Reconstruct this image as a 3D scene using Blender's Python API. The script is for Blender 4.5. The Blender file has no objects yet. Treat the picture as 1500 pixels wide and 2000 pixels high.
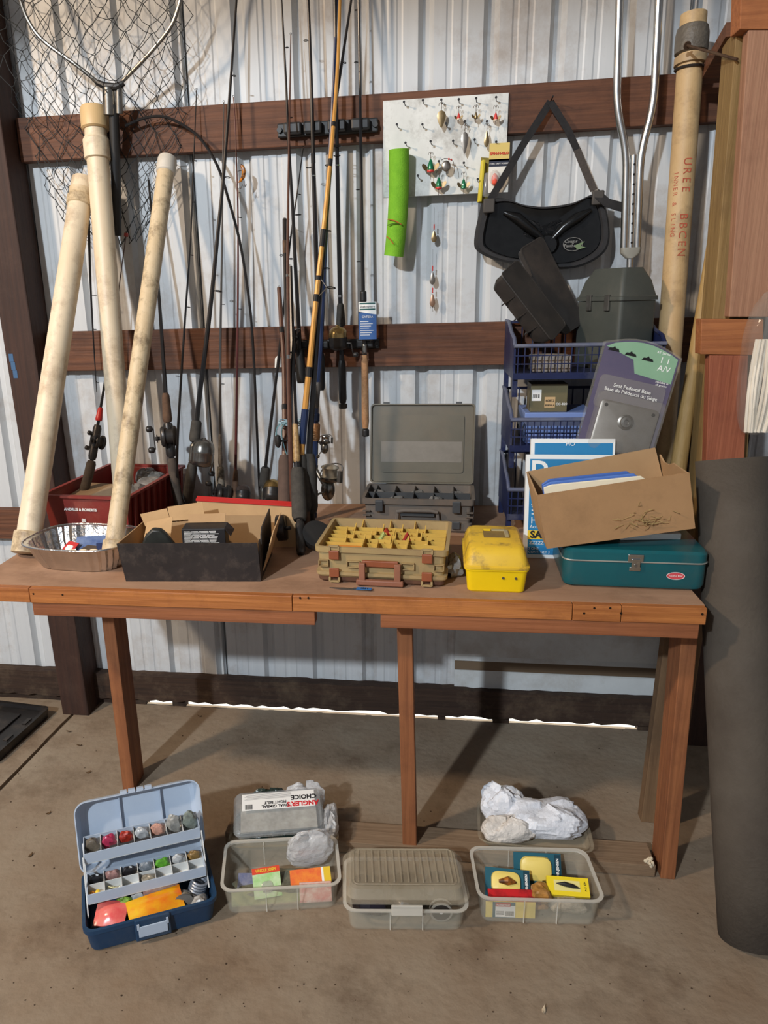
import bpy, math, random
from mathutils import Matrix, Vector
random.seed(7)
SC = bpy.context.scene
COL = SC.collection
# ---------------------------------------------------------------- camera
FPX = 1446.785                                   # focal length in pixels of the 1500x2000 frame
PPX, PPY = 624.2, 1000.0                         # principal point (the photo is cropped off-centre)
RC = Matrix(((0.98965657, -0.01332811, 0.1428364), (0.14093248, 0.2762929, -0.95068411), (-0.02679386, 0.96098106, 0.27531344)))
CC = Vector((0.15254, -2.54742, 1.55))
cam = bpy.data.cameras.new('camera')
cam.sensor_fit = 'VERTICAL'; cam.sensor_height = 24.0; cam.sensor_width = 18.0
cam.lens = FPX / 2000 * 24.0
cam.shift_x = (750 - PPX) / 2000
cam.clip_start = 0.02
camo = bpy.data.objects.new('camera', cam); COL.objects.link(camo)
camo.matrix_world = Matrix.Translation(CC) @ RC.to_4x4()
SC.camera = camo
# ---------------------------------------------------------------- world and lights
W = bpy.data.worlds.new('shed_daylight'); SC.world = W; W.use_nodes = True
W.node_tree.nodes['Background'].inputs[0].default_value = (0.84, 0.87, 0.95, 1)
W.node_tree.nodes['Background'].inputs[1].default_value = 0.30
def lamp(name, kind, loc, target, power, color, size=0.3):
    l = bpy.data.lights.new(name, kind); l.energy = power; l.color = color
    if kind == 'AREA': l.shape = 'DISK'; l.size = size
    if kind == 'SUN': l.angle = 0.01
    o = bpy.data.objects.new(name, l); COL.objects.link(o)
    o.location = loc
    o.rotation_euler = (Vector(target) - Vector(loc)).to_track_quat('-Z', 'Y').to_euler()
    return o
lamp('cool_shed_lamp', 'AREA', (-2.3, -6.2, 4.2), (0, 0, 1.1), 330, (0.84, 0.92, 1.0), 0.22)
lamp('warm_shed_lamp', 'AREA', (-2.6, -2.5, 3.3), (0.1, -0.2, 1.1), 88, (1.0, 0.76, 0.54), 0.22)
lamp('outdoor_sun', 'SUN', (0.5, 6, 8), (0.5, 3.2, 0), 6.0, (1, 0.97, 0.9))
SC.view_settings.view_transform = 'Standard'; SC.view_settings.look = 'None'
SC.view_settings.exposure = 0.0; SC.view_settings.gamma = 1.0; SC.view_settings.use_curve_mapping = False
# ---------------------------------------------------------------- measuring helpers: a photo pixel to a point on a known plane
def _ray(px, py): return RC @ Vector((px - PPX, -(py - PPY), -FPX))
def P(px, py, Y): r = _ray(px, py); return CC + r * ((Y - CC.y) / r.y)      # on the plane at depth Y
def F(px, py, Z): r = _ray(px, py); return CC + r * ((Z - CC.z) / r.z)      # on the plane at height Z
ZB = 0.845                                        # bench top height
# ---------------------------------------------------------------- colours and materials
def lin(c): return tuple(((x / 255) / 12.92 if x / 255 <= 0.04045 else ((x / 255 + 0.055) / 1.055) ** 2.4) for x in c)
MATS = {}
def mat(name, c, rough=0.6, metal=0.0, c2=None, scale=8.0, amount=1.0, bump=0.0, bscale=60.0, dirt=None, dirt_amt=0.5, dscale=5.0, alpha=1.0, stretch=(1, 1, 1), trans=0.0, coat=0.0, ior=1.45):
    if name in MATS: return MATS[name]
    m = bpy.data.materials.new(name); m.use_nodes = True; MATS[name] = m
    nt = m.node_tree; N = nt.nodes; L = nt.links; b = N['Principled BSDF']
    b.inputs['Roughness'].default_value = rough; b.inputs['Metallic'].default_value = metal
    b.inputs['Base Color'].default_value = (*lin(c), 1); b.inputs['IOR'].default_value = ior
    if coat: b.inputs['Coat Weight'].default_value = coat
    if trans: b.inputs['Transmission Weight'].default_value = trans
    b.inputs['Alpha'].default_value = alpha
    if c2 is None and not bump and dirt is None: return m
    tc = N.new('ShaderNodeTexCoord'); oi = N.new('ShaderNodeObjectInfo')
    mp = N.new('ShaderNodeMapping'); mp.inputs['Scale'].default_value = stretch
    ad = N.new('ShaderNodeVectorMath'); ad.operation = 'ADD'
    sc = N.new('ShaderNodeVectorMath'); sc.operation = 'SCALE'; sc.inputs[0].default_value = (7.3, 11.1, 5.7)
    L.new(oi.outputs['Random'], sc.inputs['Scale']); L.new(tc.outputs['Object'], ad.inputs[0]); L.new(sc.outputs[0], ad.inputs[1])
    L.new(ad.outputs[0], mp.inputs['Vector'])
    last = None
    if c2 is not None:
        n = N.new('ShaderNodeTexNoise'); n.inputs['Scale'].default_value = scale; n.inputs['Detail'].default_value = 6; n.inputs['Roughness'].default_value = 0.65
        L.new(mp.outputs[0], n.inputs['Vector'])
        r = N.new('ShaderNodeValToRGB'); r.color_ramp.elements[0].position = 0.5 - 0.22 * amount; r.color_ramp.elements[1].position = 0.5 + 0.22 * amount
        r.color_ramp.elements[0].color = (*lin(c), 1); r.color_ramp.elements[1].color = (*lin(c2), 1)
        L.new(n.outputs['Fac'], r.inputs['Fac']); last = r.outputs['Color']
    if dirt is not None:
        n = N.new('ShaderNodeTexNoise'); n.inputs['Scale'].default_value = dscale; n.inputs['Detail'].default_value = 9; n.inputs['Roughness'].default_value = 0.72
        L.new(ad.outputs[0], n.inputs['Vector'])
        r = N.new('ShaderNodeValToRGB'); r.color_ramp.elements[0].position = 0.50; r.color_ramp.elements[1].position = 0.72
        r.color_ramp.elements[0].color = (0, 0, 0, 1); r.color_ramp.elements[1].color = (dirt_amt, dirt_amt, dirt_amt, 1)
        L.new(n.outputs['Fac'], r.inputs['Fac'])
        mx = N.new('ShaderNodeMix'); mx.data_type = 'RGBA'
        L.new(r.outputs['Color'], mx.inputs['Factor'])
        if last: L.new(last, mx.inputs['A'])
        else: mx.inputs['A'].default_value = (*lin(c), 1)
        mx.inputs['B'].default_value = (*lin(dirt), 1); last = mx.outputs['Result']
    if last: L.new(last, b.inputs['Base Color'])
    if bump:
        n = N.new('ShaderNodeTexNoise'); n.inputs['Scale'].default_value = bscale; n.inputs['Detail'].default_value = 4
        L.new(mp.outputs[0], n.inputs['Vector'])
        bp = N.new('ShaderNodeBump'); bp.inputs['Strength'].default_value = bump; bp.inputs['Distance'].default_value = 0.01
        L.new(n.outputs['Fac'], bp.inputs['Height']); L.new(bp.outputs[0], b.inputs['Normal'])
    return m
def wood(name, c, c2, axis='x', rough=0.75, dirt=None, dirt_amt=0.5, dscale=6, freq=70):
    st = {'x': (0.035, 1, 1), 'y': (1, 0.035, 1), 'z': (1, 1, 0.035)}[axis]
    return mat(name, c, rough, 0, c2, freq, 1.1, 0.25, freq * 1.6, dirt, dirt_amt, dscale, stretch=st)
# ---------------------------------------------------------------- mesh building
class MB:
    def __init__(s): s.v = []; s.f = []; s.M = Matrix.Identity(4)
    def add(s, vs, fs):
        k = len(s.v); s.v += [s.M @ Vector(p) for p in vs]; s.f += [tuple(i + k for i in q) for q in fs]; return s
    def boxb(s, x0, x1, y0, y1, z0, z1):
        return s.add([(x0, y0, z0), (x1, y0, z0), (x1, y1, z0), (x0, y1, z0), (x0, y0, z1), (x1, y0, z1), (x1, y1, z1), (x0, y1, z1)],
                     [(0, 3, 2, 1), (4, 5, 6, 7), (0, 1, 5, 4), (1, 2, 6, 5), (2, 3, 7, 6), (3, 0, 4, 7)])
    def box(s, c, d): return s.boxb(c[0] - d[0] / 2, c[0] + d[0] / 2, c[1] - d[1] / 2, c[1] + d[1] / 2, c[2] - d[2] / 2, c[2] + d[2] / 2)
    def hexa(s, p): return s.add(p, [(0, 3, 2, 1), (4, 5, 6, 7), (0, 1, 5, 4), (1, 2, 6, 5), (2, 3, 7, 6), (3, 0, 4, 7)])
    def beam(s, a, b, w, h, up=(0, 0, 1)):       # rectangular bar from a to b
        a = Vector(a); b = Vector(b); d = (b - a).normalized(); sd = d.cross(Vector(up)).normalized(); u = sd.cross(d)
        q = []
        for p in (a, b):
            for i, j in ((-1, -1), (1, -1), (1, 1), (-1, 1)): q.append(p + sd * (i * w / 2) + u * (j * h / 2))
        return s.add(q, [(0, 1, 2, 3), (7, 6, 5, 4), (0, 4, 5, 1), (1, 5, 6, 2), (2, 6, 7, 3), (3, 7, 4, 0)])
    def tube(s, pts, r, n=8, caps=True, closed=False):
        pts = [Vector(p) for p in pts]; m = len(pts)
        rs = r if isinstance(r, (list, tuple)) else [r] * m
        k = len(s.v); ref = None; vs = []; fs = []
        for i, p in enumerate(pts):
            a = pts[(i - 1) % m] if (closed or i > 0) else p; b = pts[(i + 1) % m] if (closed or i < m - 1) else p
            d = (b - a); d = d.normalized() if d.length > 1e-9 else Vector((0, 0, 1))
            if ref is None:
                ref = d.orthogonal().normalized()
            ref = (ref - d * ref.dot(d)); ref = ref.normalized() if ref.length > 1e-6 else d.orthogonal().normalized()
            bi = d.cross(ref)
            for j in range(n):
                t = 2 * math.pi * j / n; vs.append(p + (ref * math.cos(t) + bi * math.sin(t)) * rs[i])
        for i in range(m if closed else m - 1):
            i2 = (i + 1) % m
            for j in range(n): fs.append((i * n + j, i * n + (j + 1) % n, i2 * n + (j + 1) % n, i2 * n + j))
        if caps and not closed:
            fs.append(tuple(range(n))[::-1]); fs.append(tuple(range((m - 1) * n, m * n)))
        return s.add(vs, fs)
    def cyl(s, a, b, r0, r1=None, n=16): return s.tube([a, b], [r0, r0 if r1 is None else r1], n)
    def lathe(s, prof, n=20, origin=(0, 0, 0), axis=(0, 0, 1)):   # profile of (radius, height) along an axis
        o = Vector(origin); d = Vector(axis).normalized(); u = d.orthogonal().normalized(); w = d.cross(u); vs = []; fs = []
        for r, h in prof:
            for j in range(n):
                t = 2 * math.pi * j / n; vs.append(o + d * h + (u * math.cos(t) + w * math.sin(t)) * max(r, 1e-5))
        m = len(prof)
        for i in range(m - 1):
            for j in range(n): fs.append((i * n + j, i * n + (j + 1) % n, (i + 1) * n + (j + 1) % n, (i + 1) * n + j))
        fs.append(tuple(range(n))[::-1]); fs.append(tuple(range((m - 1) * n, m * n)))
        return s.add(vs, fs)
    def prism(s, poly, z0, z1, top=None):         # polygon in local XY between two heights
        n = len(poly); top = top or poly
        vs = [(x, y, z0) for x, y in poly] + [(x, y, z1) for x, y in top]
        fs = [tuple(range(n))[::-1], tuple(range(n, 2 * n))] + [(i, (i + 1) % n, n + (i + 1) % n, n + i) for i in range(n)]
        return s.add(vs, fs)
    def loft(s, loops, cap0=True, cap1=True):     # stacked loops of equal length
        n = len(loops[0]); vs = [p for l in loops for p in l]; fs = []
        for k in range(len(loops) - 1):
            for i in range(n): fs.append((k * n + i, k * n + (i + 1) % n, (k + 1) * n + (i + 1) % n, (k + 1) * n + i))
        if cap0: fs.append(tuple(range(n))[::-1])
        if cap1: fs.append(tuple(range((len(loops) - 1) * n, len(loops) * n)))
        return s.add(vs, fs)
    def sphere(s, c, r, n=12, m=8, sx=1, sy=1, sz=1):
        vs = []; fs = []
        for i in range(m + 1):
            a = math.pi * i / m
            for j in range(n):
                t = 2 * math.pi * j / n; q = max(math.sin(a), 1e-4)
                vs.append((c[0] + r * sx * q * math.cos(t), c[1] + r * sy * q * math.sin(t), c[2] - r * sz * math.cos(a)))
        for i in range(m):
            for j in range(n): fs.append((i * n + j, i * n + (j + 1) % n, (i + 1) * n + (j + 1) % n, (i + 1) * n + j))
        fs.append(tuple(range(n))[::-1]); fs.append(tuple(range(m * n, (m + 1) * n)))
        return s.add(vs, fs)
    def grid(s, nx, ny, fn):
        vs = [fn(i / nx, j / ny) for j in range(ny + 1) for i in range(nx + 1)]
        fs = [(j * (nx + 1) + i, j * (nx + 1) + i + 1, (j + 1) * (nx + 1) + i + 1, (j + 1) * (nx + 1) + i) for j in range(ny) for i in range(nx)]
        return s.add(vs, fs)
    def build(s, name, m, parent=None, world=False, smooth=True, bevel=0.0, angle=0.6, solid=0.0):
        me = bpy.data.meshes.new(name)
        vs = s.v
        if parent is not None and world:
            inv = parent.matrix_basis.inverted()
            pp = parent.parent
            if pp is not None: inv = inv @ pp.matrix_basis.inverted()
            vs = [inv @ p for p in vs]
        me.from_pydata([tuple(p) for p in vs], [], s.f); me.update()
        if isinstance(m, (list, tuple)):
            for q in m: me.materials.append(q)
        else: me.materials.append(m)
        if smooth:
            me.polygons.foreach_set('use_smooth', [True] * len(me.polygons)); me.set_sharp_from_angle(angle=angle)
        o = bpy.data.objects.new(name, me); COL.objects.link(o)
        if parent is not None: o.parent = parent
        if solid:
            q = o.modifiers.new('thick', 'SOLIDIFY'); q.thickness = solid; q.offset = 0
        if bevel:
            q = o.modifiers.new('bevel', 'BEVEL'); q.width = bevel; q.segments = 2; q.limit_method = 'ANGLE'
        return o
def rrect(hx, hy, r, z, k=4, cx=0, cy=0):         # rounded rectangle loop
    out = []
    for qx, qy, a0 in ((1, 1, 0), (-1, 1, 90), (-1, -1, 180), (1, -1, 270)):
        for i in range(k + 1):
            a = math.radians(a0 + 90 * i / k); out.append((cx + qx * (hx - r) + r * math.cos(a), cy + qy * (hy - r) + r * math.sin(a), z))
    return out
def tag(o, label=None, cat=None, group=None, kind=None):
    if label: o['label'] = label
    if cat: o['category'] = cat
    if group: o['group'] = group
    if kind: o['kind'] = kind
    return o
def thing(name, label, cat, loc=(0, 0, 0), rz=0.0, M=None, group=None):
    o = bpy.data.objects.new(name, None); COL.objects.link(o); o.empty_display_size = 0.05
    o.matrix_basis = M if M is not None else Matrix.Translation(loc) @ Matrix.Rotation(rz, 4, 'Z')
    return tag(o, label, cat, group)
def frame(o, x, y):                               # matrix from an origin and two in-plane directions
    x = Vector(x).normalized(); y = Vector(y); z = x.cross(y).normalized(); y = z.cross(x)
    return Matrix(((x.x, y.x, z.x, o[0]), (x.y, y.y, z.y, o[1]), (x.z, y.z, z.z, o[2]), (0, 0, 0, 1)))
def lettering(s, size, m, parent, M, depth=0.0004, align='CENTER', bold=0.0, name='lettering', spacing=1.0):
    cu = bpy.data.curves.new('t', 'FONT'); cu.body = s; cu.size = size; cu.align_x = align; cu.align_y = 'CENTER'; cu.extrude = depth; cu.offset = bold; cu.space_character = spacing; cu.resolution_u = 3
    t = bpy.data.objects.new('t', cu); COL.objects.link(t)
    bpy.context.view_layer.update()
    me = bpy.data.meshes.new_from_object(t.evaluated_get(bpy.context.evaluated_depsgraph_get()))
    bpy.data.objects.remove(t); bpy.data.curves.remove(cu)
    me.transform(M); me.name = name; me.materials.clear(); me.materials.append(m)
    o = bpy.data.objects.new(name, me); COL.objects.link(o); o.parent = parent
    return o
def flat(pts, m, name, parent, thick=0.0006, world=False):   # thin printed panel from 4 corner points
    q = MB(); a, b, c, d = [Vector(p) for p in pts]; n = (b - a).cross(d - a).normalized() * thick
    q.hexa([a, b, c, d, a + n, b + n, c + n, d + n]); return q.build(name, m, parent, world, smooth=False)
def lerp(a, b, t): return Vector(a) * (1 - t) + Vector(b) * t
def TR(x=0, y=0, z=0): return Matrix.Translation((x, y, z))
def ROT(d, ax): return Matrix.Rotation(math.radians(d), 4, ax)
FACE = ROT(90, 'X')                               # text plane facing -Y
# ================================================================ the shed
M_white = mat('wall_paint', (204, 207, 208), 0.45, 0, (188, 192, 195), 4, 1, 0, 60, (140, 120, 100), 0.6, 3.4, stretch=(3, 1, 0.15))
M_conc = mat('concrete', (124, 102, 80), 0.8, 0, (150, 138, 120), 2.0, 1.1, 0.3, 45, (84, 64, 46), 0.7, 3.4)
M_girt = wood('girt_wood', (66, 40, 28), (118, 76, 52), 'x', 0.7, (48, 28, 20), 0.6, 4)
M_post = wood('post_wood', (40, 25, 20), (66, 42, 32), 'z', 0.7, (92, 70, 58), 0.35, 5)
M_sill = wood('sill_wood', (40, 28, 22), (66, 48, 36), 'x', 0.9, (104, 88, 70), 0.55, 9)
M_outside = mat('sunlit_gravel', (235, 232, 224), 0.9)
M_roof = mat('roof_metal', (150, 150, 150), 0.6)
def struct(o): o['kind'] = 'structure'; return o
# floor: two pours of concrete with an open joint between them
jx = [F(141, 1396, 0), F(75, 1469, 0), F(0, 1541, 0)]
def joint_x(y): return jx[0].x + (y - jx[0].y) * (jx[2].x - jx[0].x) / (jx[2].y - jx[0].y)
fl = struct(MB().boxb(-6, 6, -7.5, 0.02, -0.2, -0.012).build('floor', M_conc, smooth=False))
def slab(side):
    b = MB(); n = 60; ya, yb = 0.0, -7.4; edge = []
    rr = random.Random(5)
    for i in range(n + 1):
        y = ya + (yb - ya) * (i / n) ** 1.8; w = 0.006 + 0.004 * rr.random()
        edge.append((joint_x(y) + side * w, y))
    far = 6.0 * side
    for i in range(n):
        (x0, y0), (x1, y1) = edge[i], edge[i + 1]
        p = [(x0, y0, -0.012), (far, y0, -0.012), (far, y1, -0.012), (x1, y1, -0.012), (x0, y0, 0), (far, y0, 0), (far, y1, 0), (x1, y1, 0)]
        b.hexa(p if side < 0 else p)
    return b.build('slab', M_conc, fl, smooth=False)
slab(1); slab(-1)
struct(MB().boxb(-8, 8, 0.03, 9, -0.3, -0.03).build('floor_outside', M_outside, smooth=False))
struct(MB().hexa([(-6, -7.5, 4.6), (6, -7.5, 4.6), (6, 0.6, 4.2), (-6, 0.6, 4.2), (-6, -7.5, 4.7), (6, -7.5, 4.7), (6, 0.6, 4.3), (-6, 0.6, 4.3)]).build('ceiling', M_roof, smooth=False))
struct(MB().boxb(-6, 6, -3.24, -3.16, 3.30, 3.68).build('trim_1', M_girt, smooth=False))          # unseen overhead beam, added to cut the cool light off the upper wall
# metal sheets
wall = struct(thing('wall_back', None, None))
def profile(x0, x1):
    pts = []; pitch = 0.1915; base = 0.1085
    k0 = int(math.floor((x0 - base) / pitch)) - 1; k1 = int((x1 - base) / pitch) + 2
    for k in range(k0, k1):
        b = base + k * pitch
        pts += [(b, 0), (b + 0.014, 0.020), (b + 0.033, 0.020), (b + 0.047, 0.0)]
        for q in (0.082, 0.126): pts += [(b + q, 0), (b + q + 0.005, 0.0022), (b + q + 0.016, 0.0022), (b + q + 0.021, 0)]
    pts = [p for p in pts if x0 < p[0] < x1]
    return [(x0, 0)] + pts + [(x1, 0)]
seams = [-3.2, -2.05, -1.5, -0.63, -0.026, 0.88, 1.84, 3.2]
for i in range(len(seams) - 1):
    pr = profile(seams[i], seams[i + 1] + 0.012); b = MB(); y = 0.0026 * (i % 2)
    vs = []; n = len(pr)
    for z in (0.10, 4.3): vs += [(x, yy + y, z) for x, yy in pr]
    for z in (0.10, 4.3): vs += [(x, yy + y + 0.002, z) for x, yy in pr]
    fs = [(j, j + 1, n + j + 1, n + j) for j in range(n - 1)] + [(2 * n + j + 1, 2 * n + j, 3 * n + j, 3 * n + j + 1) for j in range(n - 1)]
    fs += [(0, n, 3 * n, 2 * n), (n - 1, 3 * n - 1, 4 * n - 1, 2 * n - 1)] + [(j + 1, j, 2 * n + j, 2 * n + j + 1) for j in range(n - 1)]
    b.add(vs, fs); b.build('metal_sheet', M_white, wall, smooth=False)
# girts, sill and post
zU1, zU0 = P(600, 192, -0.04).z, P(600, 284, -0.04).z
zL1, zL0 = P(740, 634, -0.04).z, P(740, 716, -0.04).z
struct(MB().boxb(-1.190, 1.02, -0.04, -0.001, zU0, zU1).build('trim_2', M_girt, smooth=False, bevel=0.002))
struct(MB().boxb(-1.177, 1.02, -0.04, -0.001, zL0, zL1).build('trim_3', M_girt, smooth=False, bevel=0.002))
def rough_bar(x0, x1, y0, y1, z0, z1, n, jit, seed):
    rr = random.Random(seed); loops = []
    for i in range(n + 1):
        x = x0 + (x1 - x0) * i / n; a = rr.uniform(-jit, jit); c = rr.uniform(-jit, jit)
        loops.append([(x, y0, z0 + a), (x, y1, z0 + a), (x, y1, z1 + c * .4), (x, y0 + c * .3, z1 + c * .4)])
    return MB().loft(loops)
zg = P(600, 1383, 0.0).z
struct(rough_bar(-3, 1.6, -0.045, -0.001, 0.034, 0.142, 160, 0.006, 3).build('baseboard_back', M_sill, smooth=False))
# footing crumbs that close the daylight gap in places
for a, b in ((-3, -1.3), (-1.19, -0.955), (-0.845, -0.79), (0.205, 0.235), (0.41, 0.47), (0.93, 1.6)):
    struct(rough_bar(a, b, -0.02, 0.015, -0.01, 0.05, 12, 0.004, int(a * 50) + 900).build('baseboard_packing', M_sill, smooth=False))
post = struct(MB().hexa([(-1.262, -.125, 0), (-1.152, -.125, 0), (-1.152, -.001, 0), (-1.262, -.001, 0), (-1.346, -.125, 4.2), (-1.236, -.125, 4.2), (-1.236, -.001, 4.2), (-1.346, -.001, 4.2)]).build('trim_4', M_post, smooth=False, bevel=0.004))
struct(MB().boxb(-3.1, -1.277, -0.04, -0.001, P(20, 1052, -0.04).z, P(20, 996, -0.04).z).build('trim_5', M_girt, smooth=False))
M_bluetape = mat('blue_tape', (62, 96, 132), 0.7)
for k in range(3): z = 1.40 - .028 * k; x = -1.250 - .02 * z + .003 * k; MB().boxb(x, x + .016, -.1262, -.1252, z - .027, z).build('paint_smear', M_bluetape, post, smooth=False)
# patch panel of horizontal siding behind the bench legs
patch = struct(thing('trim_6', None, None))
M_lap = mat('lap_siding', (206, 210, 210), 0.5, 0, (188, 192, 192), 6, 1, 0, 60, (140, 124, 104), 0.5, 4)
x0, x1 = P(888, 1300, -0.01).x, P(1300, 1300, -0.01).x
zz = [P(1000, v, -0.012).z for v in (1350, 1311, 1293, 1284, 1230)]
for i in range(4):
    MB().hexa([(x0, -0.016, zz[i]), (x1, -0.016, zz[i]), (x1, -0.002, zz[i]), (x0, -0.002, zz[i]), (x0, -0.009, zz[i + 1] - .001), (x1, -0.009, zz[i + 1] - .001), (x1, -0.002, zz[i + 1]), (x0, -0.002, zz[i + 1])]).build('siding_strip', M_lap if i != 1 else mat('brown_strip', (104, 86, 66), 0.7), patch, smooth=False)
# ================================================================ workbench
M_top = mat('bench_top', (146, 110, 84), 0.75, 0, (172, 138, 112), 9, 1.2, 0.12, 60, (100, 72, 52), 0.6, 4.5, stretch=(0.35, 1, 1))
M_fas = wood('bench_fascia', (132, 74, 34), (190, 122, 64), 'x', 0.55, (110, 60, 34), 0.55, 7, 60)
M_apr = wood('bench_apron', (118, 68, 40), (160, 100, 62), 'x', 0.6, (96, 54, 36), 0.4, 7, 50)
M_leg = wood('bench_leg', (112, 66, 40), (156, 100, 62), 'z', 0.65, (84, 46, 30), 0.45, 7, 50)
M_oldleg = wood('old_plank', (96, 72, 50), (124, 98, 70), 'z', 0.8, (64, 46, 34), 0.5, 7, 50)
bench = thing('workbench', 'long brown wooden workbench along the metal wall', 'workbench', (0, -0.43, 0))
XL, XR, YF = -1.055, 0.795, -0.866
b = MB().boxb(XL, XR, YF + 0.02, -0.004, ZB - 0.022, ZB); b.build('tabletop', M_top, bench, True, smooth=False)
ed = [XL, -0.876, -0.175, 0.497, 0.607, XR]                      # front edge boards butted end to end
for i in range(5):
    MB().boxb(ed[i] + 0.0008, ed[i + 1] - 0.0008, YF - 0.001 * (i % 2), YF + 0.0195, ZB - 0.041, ZB - 0.0004).build('edge_board', M_fas, bench, True, smooth=False, bevel=0.0015)
zA1, zA0 = ZB - 0.0415, ZB - 0.079
MB().boxb(P(62, 1185, YF).x, P(614, 1195, YF).x, YF + 0.004, YF + 0.042, zA0, zA1).build('apron_board', M_apr, bench, True, smooth=False, bevel=0.0015)
MB().boxb(P(743, 1200, YF).x, XR - 0.012, YF + 0.004, YF + 0.042, zA0, zA1).build('apron_board', M_apr, bench, True, smooth=False, bevel=0.0015)
MB().boxb(XR - 0.05, XR - 0.012, YF + 0.043, -0.02, zA0, zA1 + 0.018).build('end_rail', M_apr, bench, True, smooth=False)
MB().boxb(XL + 0.1, XR - 0.052, -0.06, -0.022, zA0 - 0.03, zA1 + 0.018).build('back_rail', M_apr, bench, True, smooth=False)
def leg(pt, pb, w, d, m, zt=ZB - 0.079, zb=0.0):
    bx = F(*pb, zb); tx = P(*pt, bx.y); y = bx.y
    MB().hexa([(bx.x, y, zb), (bx.x + w, y, zb), (bx.x + w, y + d, zb), (bx.x, y + d, zb), (tx.x, y, zt), (tx.x + w, y, zt), (tx.x + w, y + d, zt), (tx.x, y + d, zt)]).build('leg', m, bench, True, smooth=False, bevel=0.002)
leg((197, 1203), (240, 1542), 0.04, 0.089, M_leg, ZB - 0.023)
leg((773, 1218), (787, 1672), 0.04, 0.089, M_leg, ZB - 0.023)
leg((1330, 1246), (1290, 1716), 0.038, 0.089, M_leg)
leg((1300, 1240), (1252, 1606), 0.10, 0.04, M_oldleg, 0.69)
sx0 = F(430, 1650, 0.04).x
MB().boxb(sx0, 0.786, -0.762, -0.672, 0.002, 0.04).build('floor_stretcher', wood('stretcher', (116, 94, 72), (140, 118, 94), 'x', 0.85, (88, 68, 50), 0.5, 6), bench, True, smooth=False, bevel=0.002)
M_nailh = mat('nail_head', (60, 46, 36), 0.5, 0.8)
for px, py in ((1161, 1188), (1192, 1188), (1141, 1198), (1213, 1198), (586, 1168), (602, 1168), (65, 1160), (122, 1162), (1372, 1200)):
    q = P(px, py, YF - 0.0015); MB().cyl(q, q + Vector((0, 0.004, 0)), 0.0028, n=10).build('nail', M_nailh, bench, True)
# ================================================================ things on the wall
M_blk = mat('black_plastic', (30, 30, 31), 0.45, 0, (44, 43, 42), 20, 1)
M_steel = mat('steel', (150, 148, 142), 0.35, 0.9, (110, 106, 100), 30, 1)
M_rust = mat('rusty_steel', (74, 56, 44), 0.6, 0.6, (104, 82, 64), 40, 1)
M_alu = mat('aluminium', (205, 205, 202), 0.28, 1.0, (170, 170, 168), 25, 1)
# rod racks
def rack(label, x0, x1, z0, z1, px):
    t = thing('rod_rack', label, 'rod rack', ((x0 + x1) / 2, -0.04, (z0 + z1) / 2), group=None)
    h = z1 - z0; zc = (z0 + z1) / 2
    MB().boxb(x0, x1, -0.058, -0.0405, z0, z1).build('backing_bar', M_blk, t, True, smooth=False, bevel=0.004)
    for p in px:
        MB().boxb(p - 0.028, p + 0.028, -0.0835, -0.0585, z0 + 0.004, z1 - 0.003).build('clip_block', M_blk, t, True, smooth=False, bevel=0.006)
    for s in (x0 + 0.008, x1 - 0.008):
        MB().cyl((s, -0.066, zc), (s, -0.0585, zc), 0.008, 0.009, 12).build('screw_boss', M_blk, t, True)
    return t
a, c = P(541, 252, -0.06), P(738, 244, -0.06)
rack('black plastic fishing rod rack screwed to the upper wall beam', a.x, c.x, a.z - 0.024, a.z + 0.016, [P(v, 250, -0.07).x for v in (572, 611, 658, 704)])
a, c = P(566, 672, -0.06), P(741, 672, -0.06)
rack('black plastic fishing rod rack screwed to the lower wall beam', a.x, c.x, a.z - 0.02, a.z + 0.012, [P(v, 670, -0.07).x for v in (585, 626, 667, 713)])
# lure board
M_board = mat('lure_board', (226, 228, 224), 0.55, 0, (206, 208, 204), 12, 1, 0, 60, (110, 100, 88), 0.6, 14)
YB = -0.048
bl, br = P(748, 197, YB), P(994, 182, YB); bb = P(755, 386, YB)
lb = thing('lure_board', 'white painted board nailed to the upper beam, hung with lures', 'board', ((bl.x + br.x) / 2, YB, bb.z))
MB().boxb(bl.x, br.x, YB, -0.0405, bb.z, bl.z).build('panel', M_board, lb, True, smooth=False, bevel=0.001)
M_nail = mat('dark_nail', (52, 50, 50), 0.45, 0.8)
def nail(px, py):
    p = P(px, py, YB - 0.028); e = Vector((p.x + 0.003, YB + 0.002, p.z - 0.004))
    q = MB().cyl(e, p, 0.0013, n=6); q.cyl(p, p + Vector((0, -0.0015, 0)), 0.0036, n=10); q.build('nail', M_nail, lb, True)
    return p
nails = [(789, 199), (826, 196), (862, 195), (896, 194), (930, 192), (969, 190), (775, 243), (825, 243), (871, 241), (908, 237), (951, 237), (792, 279), (841, 276), (885, 275), (927, 273), (969, 277), (857, 315), (906, 318), (816, 343), (933, 350)]
NP = {q: nail(*q) for q in nails}
M_gold = mat('dull_brass', (120, 100, 70), 0.35, 0.85, (150, 130, 96), 50, 1)
M_silv = mat('dull_silver', (158, 150, 140), 0.3, 0.9, (120, 112, 104), 50, 1)
M_redb = mat('red_bead', (205, 62, 56), 0.4); M_green = mat('green_lure', (20, 110, 74), 0.25, 0.2, coat=0.6)
M_hook = mat('hook_wire', (70, 60, 54), 0.4, 0.9); M_pinkw = mat('pink_tube', (196, 84, 92), 0.5)
def hooks(b, p, s):                               # treble hook: shank and three bent points
    for k in range(3):
        a = k * 2.1 + 0.5; dx, dy = math.cos(a) * s * 0.32, math.sin(a) * s * 0.32
        b.tube([p, p + Vector((0, 0, s * 0.55)), p + Vector((dx * .5, dy * .5, s * 0.85)), p + Vector((dx * 1.1, dy * 1.1, s * 0.72)), p + Vector((dx * 1.15, dy * 1.15, s * 0.5))], 0.0007, 5)
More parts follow.
